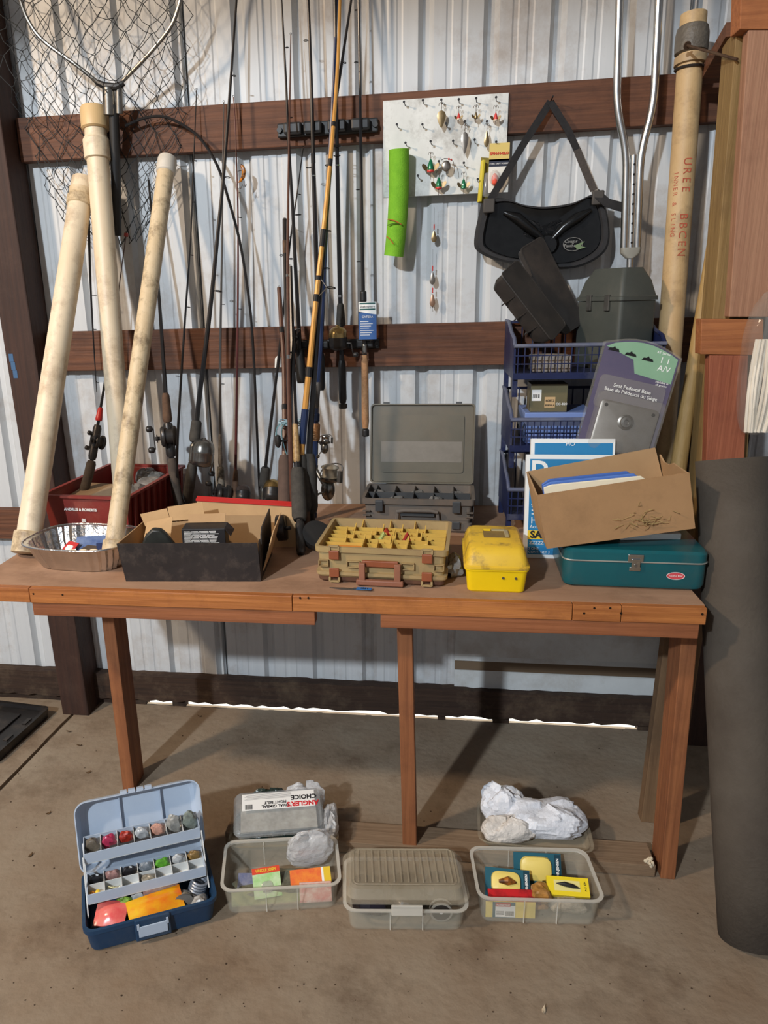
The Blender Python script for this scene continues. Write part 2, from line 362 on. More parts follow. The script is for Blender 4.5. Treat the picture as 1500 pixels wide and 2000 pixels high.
def blade(b, top, l, w, th=0.0022, tilt=0.0):     # spoon blade, widest below its middle
    pr = [(0.0, 0.0), (0.10, 0.30), (0.25, 0.55), (0.5, 0.85), (0.7, 1.0), (0.85, 0.82), (0.95, 0.48), (1.0, 0.0)]
    L_ = [(top.x + tilt * t * l - w / 2 * q, top.z - t * l) for t, q in pr]; R_ = [(top.x + tilt * t * l + w / 2 * q, top.z - t * l) for t, q in pr[::-1][1:-1]]
    poly = L_ + R_; n = len(poly); cx = sum(p[0] for p in poly) / n; cz = sum(p[1] for p in poly) / n
    vs = [(x, top.y - th / 2, z) for x, z in poly] + [(x, top.y + th / 2, z) for x, z in poly] + [(cx, top.y - th * 1.8, cz), (cx, top.y + th * .2, cz)]
    fs = [(i, (i + 1) % n, n + (i + 1) % n, n + i) for i in range(n)] + [((i + 1) % n, i, 2 * n) for i in range(n)] + [(n + i, n + (i + 1) % n, 2 * n + 1) for i in range(n)]
    b.add(vs, fs)
def spoon(nl, l, w, m, label, drop=0.024, flip=False):
    p = NP[nl] + Vector((0.001, 0.004, -0.001)); t = thing('spoon_lure', label, 'fishing lure', p, group='lures on the white board')
    q = MB(); hooks(q, p + Vector((0.0, 0, -drop)), drop); q.build('hook', M_hook, t, True)
    q = MB(); top = p + Vector((0, 0, -drop))
    if flip:
        s = MB(); blade(s, Vector((0, 0, 0)), l, w); q.add([(v.x + top.x, v.y + top.y, top.z - l - v.z) for v in s.v], [f[::-1] for f in s.f])
    else: blade(q, top, l, w)
    q.build('blade', m, t, True, angle=1.0)
spoon((862, 195), 0.048, 0.027, M_gold, 'wide tarnished brass spoon lure in the top row of the white board', 0.026, True)
spoon((908, 237), 0.062, 0.022, M_silv, 'long silver spoon lure hanging at the middle of the white board', 0.026, True)
spoon((951, 237), 0.046, 0.016, M_gold, 'small narrow dark spoon lure beside the right edge of the white board', 0.022)
def winged(nl, l, body, tip, label, drop, wing=M_gold, px=None):
    p = (NP[nl] if nl in NP else P(*nl, YB - 0.02)) + Vector((0.001, 0.004, -0.001)); t = thing('winged_spinner_lure', label, 'fishing lure', p, group='lures on the white board')
    q = MB(); hooks(q, p + Vector((0, 0, -drop)), min(drop, 0.022)); q.build('hook', M_hook, t, True)
    q = MB(); z0 = p.z - drop
    q.lathe([(0.0008, 0), (l * .12, -l * .15), (l * .22, -l * .45), (l * .26, -l * .75), (l * .24, -l * .92), (0.001, -l)], 12, (p.x, p.y, z0)); q.build('body', body, t, True, angle=1.2)
    q = MB(); q.lathe([(l * .262, -l * .80), (l * .275, -l * .9), (l * .24, -l * 0.96), (0.001, -l * 1.02)], 12, (p.x, p.y, z0)); q.build('tip_band', tip, t, True)
    for s in (-1, 1):
        q = MB(); c = Vector((p.x + s * l * .22, p.y, z0 - l * .85)); ax = Vector((s * 0.62, 0, 0.78)); sd = Vector((-0.78 * s, 0.35, 0.62)).normalized()
        n = 10; poly = [c + ax * (l * .32 * (1 - math.cos(2 * math.pi * i / n))) + sd * (l * .17 * math.sin(2 * math.pi * i / n)) for i in range(n)]
        nn = ax.cross(sd).normalized() * 0.0009
        q.add([v + nn for v in poly] + [v - nn for v in poly], [tuple(range(n)), tuple(range(2 * n - 1, n - 1, -1))] + [(i, (i + 1) % n, n + (i + 1) % n, n + i) for i in range(n)]); q.build('wing', wing, t, True)
    q = MB(); q.cyl((p.x, p.y, z0 - l), (p.x, p.y, z0 - l * 1.45), 0.0009, n=6); q.build('wire', M_hook, t, True)
winged((896, 194), 0.020, M_redb, mat('cream_paint', (224, 206, 184), 0.5), 'red and cream winged lure, leftmost winged one in the top row', 0.034)
winged((930, 192), 0.020, M_gold, M_gold, 'plain brown winged lure in the top row of the white board', 0.034)
winged((969, 190), 0.024, M_redb, mat('cream_paint', (224, 206, 184), 0.5), 'red and cream winged lure at the top right corner of the board', 0.038)
winged((841, 276), 0.040, M_green, M_redb, 'large green winged lure with red rim and pink tube', 0.046)
winged((857, 315), 0.036, M_green, M_redb, 'green winged lure with red rim hanging lowest on the board', 0.042)
winged((906, 318), 0.030, M_green, M_green, 'green winged lure without a red rim, right of the other two', 0.042)
# small spinner with wire leader
p = NP[(857, 315)] + Vector((0.004, -0.004, 0.002)); t = thing('spinner_blade_lure', 'round silver spinner blade with curled wire leader on the board', 'fishing lure', p, group='lures on the white board')
q = MB(); q.sphere((p.x + 0.018, p.y, p.z - 0.017), 0.0135, 14, 8, 1.0, 0.22, 1.15); q.build('blade', M_silv, t, True)
q = MB(); q.tube([p + Vector(v) for v in ((0.003, 0, 0), (0.012, 0, 0.004), (0.025, 0, 0.003), (0.038, 0, -0.004), (0.043, 0, -0.02), (0.044, 0, -0.034))], 0.0009, 6); q.build('leader', M_hook, t, True)
q = MB(); q.sphere(p + Vector((0.026, 0, 0.002)), 0.0032, 8, 6); q.sphere(p + Vector((0.033, 0, 0.0)), 0.003, 8, 6); q.build('bead', M_redb, t, True)
# string of spinner blades below the board
for py, l, lab, mm in ((438, 0.05, 'uppermost brown spinner blade hanging on line below the board', M_gold), (519, 0.056, 'middle hammered silver spinner blade hanging on line below the board', M_silv), (562, 0.058, 'lowest copper spinner blade with hook hanging on line below the board', mat('copper_blade', (176, 140, 116), 0.3, 0.85))):
    p = P(848 if py < 500 else 845, py, -0.03); t = thing('hanging_spinner', lab, 'fishing lure', p, group='spinners hung on a line')
    q = MB()
    for k in range(4): q.sphere((p.x, p.y, p.z - 0.004 * k - 0.002), 0.0024, 8, 6)
    q.build('bead', M_redb, t, True)
    q = MB(); blade(q, p + Vector((0, 0, -0.018)), l * .72, 0.018); q.build('blade', mm, t, True, angle=1.0)
    q = MB(); q.cyl(p, p + Vector((0.0, 0, 0.05)), 0.0004, n=4); q.build('line', M_hook, t, True)
    if py > 550: q = MB(); hooks(q, p + Vector((0, 0, -l - 0.016)), 0.02); q.build('hook', M_hook, t, True)
# carded lures
def card(label, pts, Y, mats, texts, name='lure_card'):
    o = P(*pts[0], Y); t = thing(name, label, 'lure package', o, group=None)
    return t
M_cardw = mat('card_white', (226, 224, 214), 0.5); M_cardy = mat('card_yellow', (214, 190, 110), 0.5); M_clear = mat('clear_blister', (225, 222, 214), 0.12, 0, alpha=0.32, coat=0.5)
M_navy = mat('card_navy', (34, 40, 58), 0.5); M_redp = mat('print_red', (200, 66, 40), 0.5); M_whitep = mat('print_white', (236, 236, 232), 0.5); M_blackp = mat('print_black', (24, 24, 26), 0.5)
Y0 = -0.070
p0 = P(953, 377, Y0); p1 = P(996, 278, Y0); w = p1.x - p0.x; h = p1.z - p0.z
t = thing('lure_card', 'hanging carded lure package with yellow header and red lettering', 'lure package', p0)
MB().boxb(0, w, 0, 0.001, 0, h * .68).build('card', M_cardw, t, smooth=False)
MB().boxb(0, w, 0, 0.0012, h * .62, h).build('header', M_cardy, t, smooth=False)
MB().boxb(0, w, -0.0006, 0.0012, h * .53, h * .64).build('band', M_navy, t, smooth=False)
lettering('SPIN-N-GLO', w * .17, M_redp, t, TR(w / 2, -0.001, h * .79) @ FACE, bold=0.0005)
lettering('CORK DRIFT BOBBER', w * .098, M_whitep, t, TR(w / 2, -0.0012, h * .585) @ FACE)
q = MB(); q.lathe([(0.0005, 0), (0.008, 0.006), (0.0105, 0.016), (0.0085, 0.028), (0.0005, 0.036)], 14, (w * .3, -0.011, h * .13)); o = q.build('bobber', mat('orange_bobber', (230, 92, 70), 0.35), t)
q = MB(); q.sphere((w * .3, -0.008, h * .30), 0.016, 14, 10, 1.0, 0.85, 1.35); q.build('blister', M_clear, t)
p0 = P(932, 396, -0.062)
t = thing('lure_card', 'narrow yellow edged lure package beside the card with red lettering', 'lure package', p0, M=TR(*p0) @ ROT(20, 'Z') @ ROT(4, 'Y'))
MB().boxb(0, 0.034, 0, 0.0012, 0, 0.128).build('card', mat('card_olive', (196, 176, 70), 0.5, 0, (120, 110, 70), 30, 1), t, smooth=False)
MB().boxb(0.0005, 0.006, -0.018, 0, 0.002, 0.118).build('flap', mat('card_lemon', (214, 196, 60), 0.5), t, smooth=False)
q = MB(); q.loft([rrect(0.0125, 0.036, 0.009, 0, 4), rrect(0.0115, 0.034, 0.009, 0.014, 4), rrect(0.006, 0.026, 0.005, 0.018, 4)]); q.v = [TR(0.02, 0, 0.05) @ ROT(90, 'X') @ v for v in q.v]; q.build('blister', M_clear, t)
q = MB(); q.lathe([(0.0005, 0), (0.006, 0.008), (0.0075, 0.02), (0.0005, 0.045)], 12, (0.02, -0.008, 0.028)); q.build('spoon', M_silv, t)
# foam noodle
M_foam = mat('lime_foam', (124, 184, 44), 0.85, 0, (106, 166, 34), 40, 1, 0.2, 300)
n0 = P(779, 292, -0.095); n1 = P(782, 400, -0.085); n2 = P(769, 500, -0.075)
t = thing('foam_noodle', 'lime green foam noodle piece hanging in front of the white board', 'pool noodle', n2)
pts = [lerp(lerp(n0, n1, s), lerp(n1, n2, s), s) for s in [i / 14 for i in range(15)]]
rn = 0.0305; q = MB(); q.tube(pts, [rn] * 15, 24, caps=False)
q.tube(pts, [rn * .34] * 15, 24, caps=False); k = 24 * 15
q.f += [(j, (j + 1) % 24, k + (j + 1) % 24, k + j) for j in range(24)] + [(14 * 24 + (j + 1) % 24, 14 * 24 + j, k + 14 * 24 + j, k + 14 * 24 + (j + 1) % 24) for j in range(24)]
q.build('foam', M_foam, t, True)
M_snell = mat('orange_snell', (176, 96, 40), 0.6)
for a_, b_, mm in (((757, 428), (784, 438), M_snell), ((757, 440), (784, 436), mat('dark_green_line', (70, 110, 30), 0.6)), ((755, 462), (768, 476), M_snell)):
    a1, a2 = P(*a_, -0.11), P(*b_, -0.117); q = MB(); q.tube([a1, lerp(a1, a2, .5) + Vector((0, -0.004, 0.003)), a2], 0.0016, 6); q.build('snelled_hook', mm, t, True)
# orange plug lure
p = P(473, 338, -0.066); t = thing('plug_lure', 'orange spotted banana shaped plug lure hanging from a rod', 'fishing lure', p)
M_plug = mat('orange_plug', (226, 136, 36), 0.35, 0, (60, 36, 20), 110, .5, coat=.4)
q = MB(); cv = [(-0.004, 0.024), (0.003, 0.016), (0.006, 0.004), (0.003, -0.010), (-0.006, -0.022), (-0.014, -0.027)]; q.tube([p + Vector((x, 0, z)) for x, z in cv], [0.0035, 0.0062, 0.007, 0.0065, 0.0045, 0.001], 10); q.build('body', M_plug, t, True)
for hx, hz in ((-0.010, -0.028), (0.006, -0.022)): q = MB(); hooks(q, p + Vector((hx, 0, hz)), -0.021); q.build('hook', M_hook, t, True)
q = MB(); q.tube([p + Vector((-0.014, 0, 0.006)), p + Vector((0.0, 0, 0.008))], 0.0009, 5); q.build('line_tie', M_hook, t, True)
# crutch
YC = -0.14
def pc(px, py, Y=YC): return P(px, py, Y)
t = thing('crutch', 'aluminium forearm style crutch with forked uprights standing beside the lower basket', 'crutch', pc(1230, 520))
def bend(pts, n=6):
    out = [Vector(pts[0])]
    for i in range(1, len(pts) - 1):
        a, b, c = Vector(pts[i - 1]), Vector(pts[i]), Vector(pts[i + 1]); u = b + (a - b) * min(.4, .05 / max((a - b).length, 1e-6)); v = b + (c - b) * min(.4, .05 / max((c - b).length, 1e-6))
        for k in range(n + 1):
            s = k / n; out.append(lerp(lerp(u, b, s), lerp(b, v, s), s))
    return out + [Vector(pts[-1])]
up = Vector((0, 0, 0.35))
for pl in ([(1219, 490), (1224, 300), (1204, 205), (1210, 0)], [(1244, 490), (1251, 300), (1277, 205), (1287, 0)]):
    w3 = [pc(*v) for v in pl]; w3.append(w3[-1] + (w3[-1] - w3[-2]).normalized() * 0.3); q = MB(); q.tube(bend(w3), 0.0108, 12); q.build('upright', M_alu, t, True)
a, b_ = pc(1231, 497), pc(1238, 303); q = MB(); q.tube([a, b_], 0.0105, 14); q.build('extension_tube', M_alu, t, True)
for k in range(9):
    c = lerp(a, b_, 0.12 + k * 0.098); q = MB(); q.cyl(c + Vector((0, -0.0112, 0)), c + Vector((0, -0.0095, 0)), 0.0032, n=10); q.build('adjusting_hole', mat('hole_dark', (14, 14, 15), 0.8), t, True)
q = MB(); c = pc(1231, 492); q.loft([[(c.x + x, c.y + y, c.z + z) for x, y, z in rrect(hx, 0.014, 0.01, zz)] for hx, zz in ((0.012, -0.018), (0.027, -0.004), (0.029, 0.012))]); q.build('clamp', mat('clamp_grey', (150, 148, 138), 0.5, 0.3), t, True)
q = MB(); q.cyl(pc(1231, 500), pc(1229, 560), 0.0095, n=12); q.build('lower_tube', M_alu, t, True)
# fighting belt
M_neo = mat('black_neoprene', (34, 34, 36), 0.75, 0, (46, 45, 46), 60, 1, 0.15, 300); M_shell = mat('black_glossy_shell', (12, 13, 14), 0.22, 0, (24, 25, 26), 30, 1)
YK = -0.075
t = thing('fighting_belt', 'black padded fishing fight belt hanging by its strap from the upper beam', 'fight belt', P(1060, 520, YK))
rim = [(938, 420), (948, 393), (985, 388), (1020, 399), (1065, 404), (1120, 396), (1160, 379), (1178, 392), (1189, 440), (1187, 478), (1168, 502), (1130, 520), (1085, 524), (1040, 519), (975, 508), (936, 490), (929, 468)]
def spline(pp, n=4):
    m = len(pp); out = []
    for i in range(m):
        a, b, c, d = pp[i - 1], pp[i], pp[(i + 1) % m], pp[(i + 2) % m]
        for k in range(n):
            s = k / n; out.append(tuple(0.5 * (2 * b[j] + (c[j] - a[j]) * s + (2 * a[j] - 5 * b[j] + 4 * c[j] - d[j]) * s * s + (3 * b[j] - a[j] - 3 * c[j] + d[j]) * s ** 3) for j in range(len(b))))
    return out
sp = spline(rim); cxp = sum(v[0] for v in sp) / len(sp); cyp = sum(v[1] for v in sp) / len(sp)
def ringp(f, Y): return [tuple(P(cxp + (x - cxp) * f, cyp + (y - cyp) * f, YK) + Vector((0, Y, 0))) for x, y in sp]
q = MB(); q.loft([ringp(1.0, 0.030), ringp(1.02, 0.01), ringp(0.97, -0.012), ringp(0.90, -0.012), ringp(0.87, 0.0)]); q.build('padding', M_neo, t, True, angle=1.0)
q = MB(); q.loft([ringp(0.875, 0.002), ringp(0.86, -0.006), ringp(0.6, -0.002), ringp(0.3, 0.0), ringp(0.05, 0.0)]); q.build('shell', M_shell, t, True, angle=1.0)
for pts in ([(985, 415), (1010, 425), (1040, 450), (1062, 468)], [(1155, 410), (1128, 425), (1100, 445), (1075, 470)]):
    w3 = [P(x, y, YK - 0.01) for x, y in pts]; q = MB(); q.tube(w3, [0.006, 0.016, 0.014, 0.006], 10); q.build('moulded_ridge', M_shell, t, True, angle=1.2)
q = MB(); w3 = [P(1070, 478, YK - 0.014), P(1070, 478, YK + 0.004)]; q.cyl(w3[0], w3[1], 0.026, 0.034, 16); q.build('gimbal_cup', M_shell, t, True)
def strap(pts, w, m, name, Y=None):
    q = MB(); c = [P(*v[:2], v[2]) for v in pts]; loops = []
    for i, p_ in enumerate(c):
        d = (c[min(i + 1, len(c) - 1)] - c[max(i - 1, 0)]).normalized(); s = d.cross(Vector((0.25, -1, 0.1))).normalized(); nn = d.cross(s).normalized() * 0.0012
        loops.append([p_ + s * w / 2 + nn, p_ - s * w / 2 + nn, p_ - s * w / 2 - nn, p_ + s * w / 2 - nn])
    q.loft(loops); return q.build(name, m, t, True)
M_web = mat('black_webbing', (28, 28, 30), 0.8, 0, (44, 42, 42), 80, 1)
strap([(952, 400, -0.09), (985, 345, -0.09), (1020, 285, -0.08), (1075, 199, -0.06)], 0.021, M_web, 'strap')
strap([(1075, 199, -0.062), (1110, 255, -0.07), (1128, 295, -0.085)], 0.021, M_web, 'strap')
strap([(1127, 292, -0.087), (1140, 325, -0.09), (1160, 372, -0.1)], 0.022, mat('grey_webbing', (88, 80, 74), 0.85, 0, (60, 55, 52), 200, 1), 'strap')
strap([(1163, 376, -0.1), (1185, 396, -0.11), (1205, 402, -0.11), (1222, 406, -0.105)], 0.026, M_web, 'strap_tail')
for px, py in ((955, 402), (1168, 386)):
    c = P(px, py, -0.1); q = MB(); q.boxb(c.x - 0.017, c.x + 0.017, c.y - 0.006, c.y + 0.006, c.z - 0.02, c.z + 0.02); q.build('strap_keeper', mat('grey_rubber', (70, 66, 62), 0.7), t, True, bevel=0.004)
c = P(1119, 477, YK - 0.012)
q = MB(); q.tube([c + Vector((0.028 * math.cos(a * .314) , 0, 0.019 * math.sin(a * .314))) for a in range(20)], 0.0007, 4, closed=True); q.build('badge_outline', mat('badge_silver', (150, 150, 146), 0.5), t, True)
lettering('Cougar\nPanther', 0.0125, mat('badge_silver', (150, 150, 146), 0.5), t, t.matrix_basis.inverted() @ TR(c.x - 0.006, c.y, c.z + 0.002) @ FACE)
q = MB(); q.prism([(0, 0), (0.03, 0.012), (0.018, -0.002), (0.034, -0.006), (0.01, -0.012)], 0, 0.0006); q.v = [TR(c.x + 0.004, c.y, c.z - 0.004) @ FACE @ v for v in q.v]; q.build('fish_emblem', mat('badge_green', (110, 130, 96), 0.5), t, True)
c = P(1075, 199, -0.04); q = MB(); q.cyl(c + Vector((0, 0.002, 0)), c + Vector((0, -0.05, 0.004)), 0.002, n=8); o = q.build('strap_nail', M_nail); tag(o, 'nail in the upper beam carrying the black belt strap', 'nail')
# ================================================================ fishing rods
M_rodblk = mat('rod_black', (26, 25, 26), 0.3, 0, (38, 35, 34), 40, 1); M_rodbrn = mat('rod_brown', (70, 44, 36), 0.35, 0, (92, 60, 46), 40, 1)
M_rodgold = mat('rod_gold', (182, 128, 58), 0.3, 0.1, (198, 148, 76), 30, 1); M_rodblue = mat('rod_blue', (30, 44, 76), 0.3); M_rodgrey = mat('rod_grey', (92, 88, 84), 0.4, 0.2)
M_rodred = mat('rod_maroon', (84, 40, 38), 0.4)
M_cork = mat('cork', (182, 140, 100), 0.8, 0, (146, 104, 70), 60, 1, 0.2, 200); M_corkdirty = mat('dirty_cork', (104, 78, 58), 0.85, 0, (74, 54, 42), 50, 1, 0.2, 200)
M_foamgrip = mat('foam_grip', (54, 51, 47), 0.9, 0, (74, 70, 64), 50, 1, 0.1, 300); M_dusty = mat('dusty_grip', (86, 76, 66), 0.9, 0, (62, 54, 48), 40, 1)
M_browngrip = mat('brown_foam', (92, 74, 64), 0.9, 0, (78, 62, 54), 40, 1)
M_reelsil = mat('reel_silver', (160, 158, 152), 0.25, 0.9, (120, 116, 108), 30, 1); M_reelgold = mat('reel_gold', (170, 142, 92), 0.25, 0.9); M_reeldk = mat('reel_dark', (46, 45, 46), 0.35, 0.4, (66, 62, 58), 40, 1)
M_wrap = mat('thread_wrap', (24, 22, 22), 0.4); M_ring = mat('guide_ring', (40, 38, 38), 0.3, 0.7); M_chrome = mat('guide_chrome', (190, 188, 184), 0.2, 1.0)
M_spool = mat('line_spool', (178, 172, 156), 0.4, 0.2)
def smooth_path(pts, n=6):
    pts = [Vector(p) for p in pts]; m = len(pts); out = []
    if m == 2: return [lerp(pts[0], pts[1], i / 8) for i in range(9)]
    for i in range(m - 1):
        a = pts[max(i - 1, 0)]; b = pts[i]; c = pts[i + 1]; d = pts[min(i + 2, m - 1)]
        for k in range(n):
            s = k / n; out.append(0.5 * (2 * b + (c - a) * s + (2 * a - 5 * b + 4 * c - d) * s * s + (3 * b - a - 3 * c + d) * s ** 3))
    return out + [pts[-1]]
def reel(kind, t, p, ax, off, mats, s=1.0):
    ax = ax.normalized(); x = (off - ax * off.dot(ax)).normalized(); y = ax.cross(x)
    M = Matrix(((x.x, y.x, ax.x, p.x), (x.y, y.y, ax.y, p.y), (x.z, y.z, ax.z, p.z), (0, 0, 0, 1)))
    m1, m2 = mats
    def part(name, q, m, par, sm=1.0): q.v = [M @ (v * s) for v in q.v]; return q.build(name, m, par, True, angle=sm)
    if kind == 'spincast':
        q = MB(); q.lathe([(0.012, -0.036), (0.026, -0.032), (0.030, -0.020), (0.030, -0.002), (0.031, 0.0), (0.031, 0.004)], 20, (0.034, 0, 0)); R_ = part('reel', q, m2, t)
        q = MB(); q.lathe([(0.031, 0.0045), (0.0305, 0.016), (0.027, 0.028), (0.018, 0.036), (0.006, 0.040), (0.005, 0.043)], 20, (0.034, 0, 0)); part('nose_cone', q, m1, R_)
        q = MB(); q.boxb(0.004, 0.02, -0.007, 0.007, -0.024, 0.016); part('reel_foot', q, m2, R_)
        q = MB(); q.tube([(0.034, 0.030, -0.014), (0.034, 0.044, -0.014), (0.028, 0.046, -0.034), (0.022, 0.048, -0.052)], 0.0028, 8); part('crank', q, m2, R_)
        q = MB(); q.lathe([(0.004, 0), (0.008, 0.004), (0.008, 0.014), (0.004, 0.018)], 12, (0.022, 0.046, -0.052), (0, 1, 0)); part('crank_knob', q, M_blk, R_)
        return R_
    if kind == 'baitcast':
        q = MB(); q.loft([[(a, yy, b) for a, b, _ in [(0.026 + 0.020 * f * math.cos(k * .3927), 0.030 * f * math.sin(k * .3927), 0) for k in range(16)]] for yy, f in ((-0.024, .8), (-0.020, 1), (-0.012, 1), (-0.011, .72), (0.011, .72), (0.012, 1), (0.020, 1), (0.025, .8))]); R_ = part('reel', q, m1, t)
        q = MB(); q.boxb(0.002, 0.012, -0.010, 0.010, -0.034, 0.034); part('reel_foot', q, m2, R_)
        q = MB(); q.cyl((0.026, -0.025, -0.004), (0.026, -0.040, -0.004), 0.006, n=10); q.lathe([(0.012, 0), (0.012, 0.003)], 12, (0.026, -0.036, -0.004), (0, 1, 0)); part('drag_star', q, m2, R_)
        q = MB(); q.beam((0.026, -0.043, -0.036), (0.026, -0.043, 0.026), 0.008, 0.004, (0, 1, 0)); part('crank', q, m2, R_)
        for z in (-0.036, 0.026):
            q = MB(); q.lathe([(0.004, 0), (0.009, -0.004), (0.0095, -0.016), (0.005, -0.02)], 12, (0.026, -0.044, z), (0, 1, 0)); part('crank_knob', q, m2, R_)
        return R_
    if kind == 'spinning':
        q = MB(); q.tube([(0.004, 0, 0.030), (0.020, 0, 0.010), (0.044, 0, -0.010)], [0.006, 0.006, 0.010], 10); q.boxb(0.002, 0.008, -0.006, 0.006, -0.024, 0.040); R_ = part('reel', q, m2, t)
        q = MB(); q.sphere((0.052, 0, -0.022), 0.021, 14, 10, 1.0, .85, 1.5); part('gear_housing', q, m2, R_)
        q = MB(); q.lathe([(0.024, 0.002), (0.027, 0.006), (0.027, 0.012), (0.020, 0.012)], 20, (0.055, 0, 0)); part('rotor', q, m2, R_)
        q = MB(); q.lathe([(0.020, 0.012), (0.025, 0.014), (0.021, 0.018), (0.021, 0.036), (0.025, 0.040), (0.024, 0.044), (0.012, 0.049), (0.004, 0.050)], 20, (0.055, 0, 0)); part('spool', q, m1, R_)
        q = MB(); q.tube([(0.055 + 0.036 * math.cos(a), 0.036 * math.sin(a), 0.012 + 0.036 * max(0, math.sin(a + .0)) ** .6) for a in [math.pi * k / 12 for k in range(13)]], 0.0018, 6); part('bail_wire', q, M_chrome, R_)
        q = MB(); q.boxb(0.086, 0.096, -0.006, 0.006, 0.004, 0.036); q2 = part('bail_arm', q, m2, R_)
        q = MB(); q.tube([(0.052, -0.016, -0.026), (0.050, -0.040, -0.030), (0.036, -0.046, -0.048), (0.028, -0.048, -0.062)], 0.003, 8); part('crank', q, m2, R_)
        q = MB(); q.lathe([(0.004, 0), (0.009, 0.004), (0.009, 0.02), (0.004, 0.024)], 12, (0.028, -0.058, -0.062), (0, 1, 0)); part('crank_knob', q, m2, R_)
        return R_
    if kind == 'fly':
        q = MB(); q.lathe([(0.036, -0.014), (0.042, -0.013), (0.042, 0.011), (0.040, 0.014), (0.008, 0.015), (0.006, 0.018)], 28, (0.046, 0, 0), (0, 1, 0)); R_ = part('reel', q, m1, t)
        q = MB(); q.lathe([(0.006, 0.0155), (0.006, 0.0185), (0.002, 0.019)], 12, (0.046, 0, 0), (0, 1, 0)); part('hub', q, m2, R_)
        q = MB(); q.boxb(0.0, 0.008, -0.007, 0.007, -0.03, 0.03); part('reel_foot', q, m2, R_)
        q = MB(); q.lathe([(0.003, 0.0155), (0.006, 0.018), (0.006, 0.034), (0.003, 0.036)], 10, (0.068, 0, -0.012), (0, 1, 0)); part('crank_knob', q, m2, R_)
        return R_
def rod(label, pts, Ya, Yb, r0, r1, m, grips=(), guides=(), wraps=(), reels=(), name='fishing_rod', stand=True, group='fishing rods against the wall'):
    ys = [v[1] for v in pts]; acc = [0.0]
    for i in range(1, len(pts)): acc.append(acc[-1] + math.hypot(pts[i][0] - pts[i - 1][0], pts[i][1] - pts[i - 1][1]))
    w3 = []
    for v, a in zip(pts, acc):
        Y = v[2] if len(v) > 2 else Ya + (Yb - Ya) * a / acc[-1]
        w3.append(P(v[0], v[1], Y))
    gmax = max([r0] + [(g[2][0] if isinstance(g[2], tuple) else g[2]) for g in grips if abs(g[0] - pts[0][1]) < 25])
    if stand:                                     # the butt rests on the bench top
        w3[0] = F(pts[0][0], pts[0][1], ZB + gmax * 0.5)
    path = smooth_path(w3); L_ = [0.0]
    for i in range(1, len(path)): L_.append(L_[-1] + (path[i] - path[i - 1]).length)
    tot = L_[-1]
    def at(s):
        s = max(0, min(tot, s))
        for i in range(1, len(path)):
            if L_[i] >= s: return lerp(path[i - 1], path[i], (s - L_[i - 1]) / max(L_[i] - L_[i - 1], 1e-9)), (path[i] - path[i - 1]).normalized()
        return path[-1], (path[-1] - path[-2]).normalized()
    def s_of_y(py):                               # distance along the rod at a photo height
        best = 0; bd = 1e9
        for i in range(401):
            p, d = at(tot * i / 400); c = RC.transposed() @ (p - CC); yy = PPY - FPX * c.y / -c.z
            if abs(yy - py) < bd: bd = abs(yy - py); best = tot * i / 400
        return best
    t = thing(name, label, 'fishing rod', path[0], group=group)
    def rad(s): return r0 + (r1 - r0) * s / tot
    q = MB(); q.tube(path, [rad(x) for x in L_], 8); q.build('blank', m, t, True)
    for ya, yb, r, gmat in grips:
        a, b = sorted((s_of_y(ya), s_of_y(yb))); n = 10; q = MB(); l = b - a
        if not isinstance(r, tuple): r = (r, r)
        pr = []
        for k in range(n + 1):
            u = k / n; e = min(1, min(u, 1 - u) / 0.08); pr.append((r[0] + (r[1] - r[0]) * u) * (0.78 + 0.22 * math.sqrt(max(0, e))))
        q.tube([at(a + l * k / n)[0] for k in range(n + 1)], pr, 14); q.build('grip', gmat, t, True, angle=1.0)
    for ya, yb, wm in wraps:
        a, b = sorted((s_of_y(ya), s_of_y(yb))); q = MB(); q.tube([at(a + (b - a) * k / 4)[0] for k in range(5)], rad(a) + 0.0007, 10); q.build('thread_wrap', wm, t, True)
    for gd in guides:
        py, gr, dirx = gd[:3]; big = len(gd) > 3; p, d = at(s_of_y(py)); o = Vector((dirx, -abs(1 - abs(dirx)) - 0.25, 0)); o = (o - d * o.dot(d)).normalized()
        c = p + o * (gr * 1.35 + 0.004 + (0.022 if big else 0)); y = d.cross(o); q = MB()
        q.tube([c + (o * math.cos(k * .5236) + y * math.sin(k * .5236)) * gr for k in range(12)], 0.0011 if not big else 0.0018, 6, closed=True)
        g_ = q.build('guide', M_ring, t, True)
        q = MB()
        if big:
            for e in (-0.03, 0.03): q.tube([p + d * e + o * 0.003, c - o * gr], 0.0014, 6)
            q.build('guide_leg', M_chrome, g_, True)
        else:
            q.tube([p + d * 0.008, p + o * 0.004, c - o * gr], 0.0009, 5); q.build('guide_leg', M_ring, g_, True)
    for kind, py, off, mats, s in reels:
        p, d = at(s_of_y(py)); reel(kind, t, p, d, Vector(off), mats, s)
    q = MB(); q.tube([path[-1] + Vector((0.0028 * math.cos(k * .785), 0, 0.0028 + 0.0028 * math.sin(k * .785))) for k in range(8)], 0.0007, 5, closed=True); q.build('tip_ring', M_ring, t, True)
    return t
rt = Vector((1, -0.35, 0)); lf = Vector((-1, -0.35, 0)); fr = Vector((0.15, -1, 0))
rod('short black rod with red collar and dusty reel in the red crate', [(163, 962), (176, 915), (186, 860), (196, 800), (205, 745), (213, 690)], -0.30, -0.14, 0.008, 0.003, M_rodblk, [(962, 900, 0.016, M_dusty), (898, 830, 0.014, M_reeldk), (822, 796, (0.012, 0.008), mat('red_collar', (206, 52, 50), 0.4))], (), (), [('baitcast', 862, (1, -.5, 0), (M_reeldk, M_reeldk), 0.8)], stand=False)
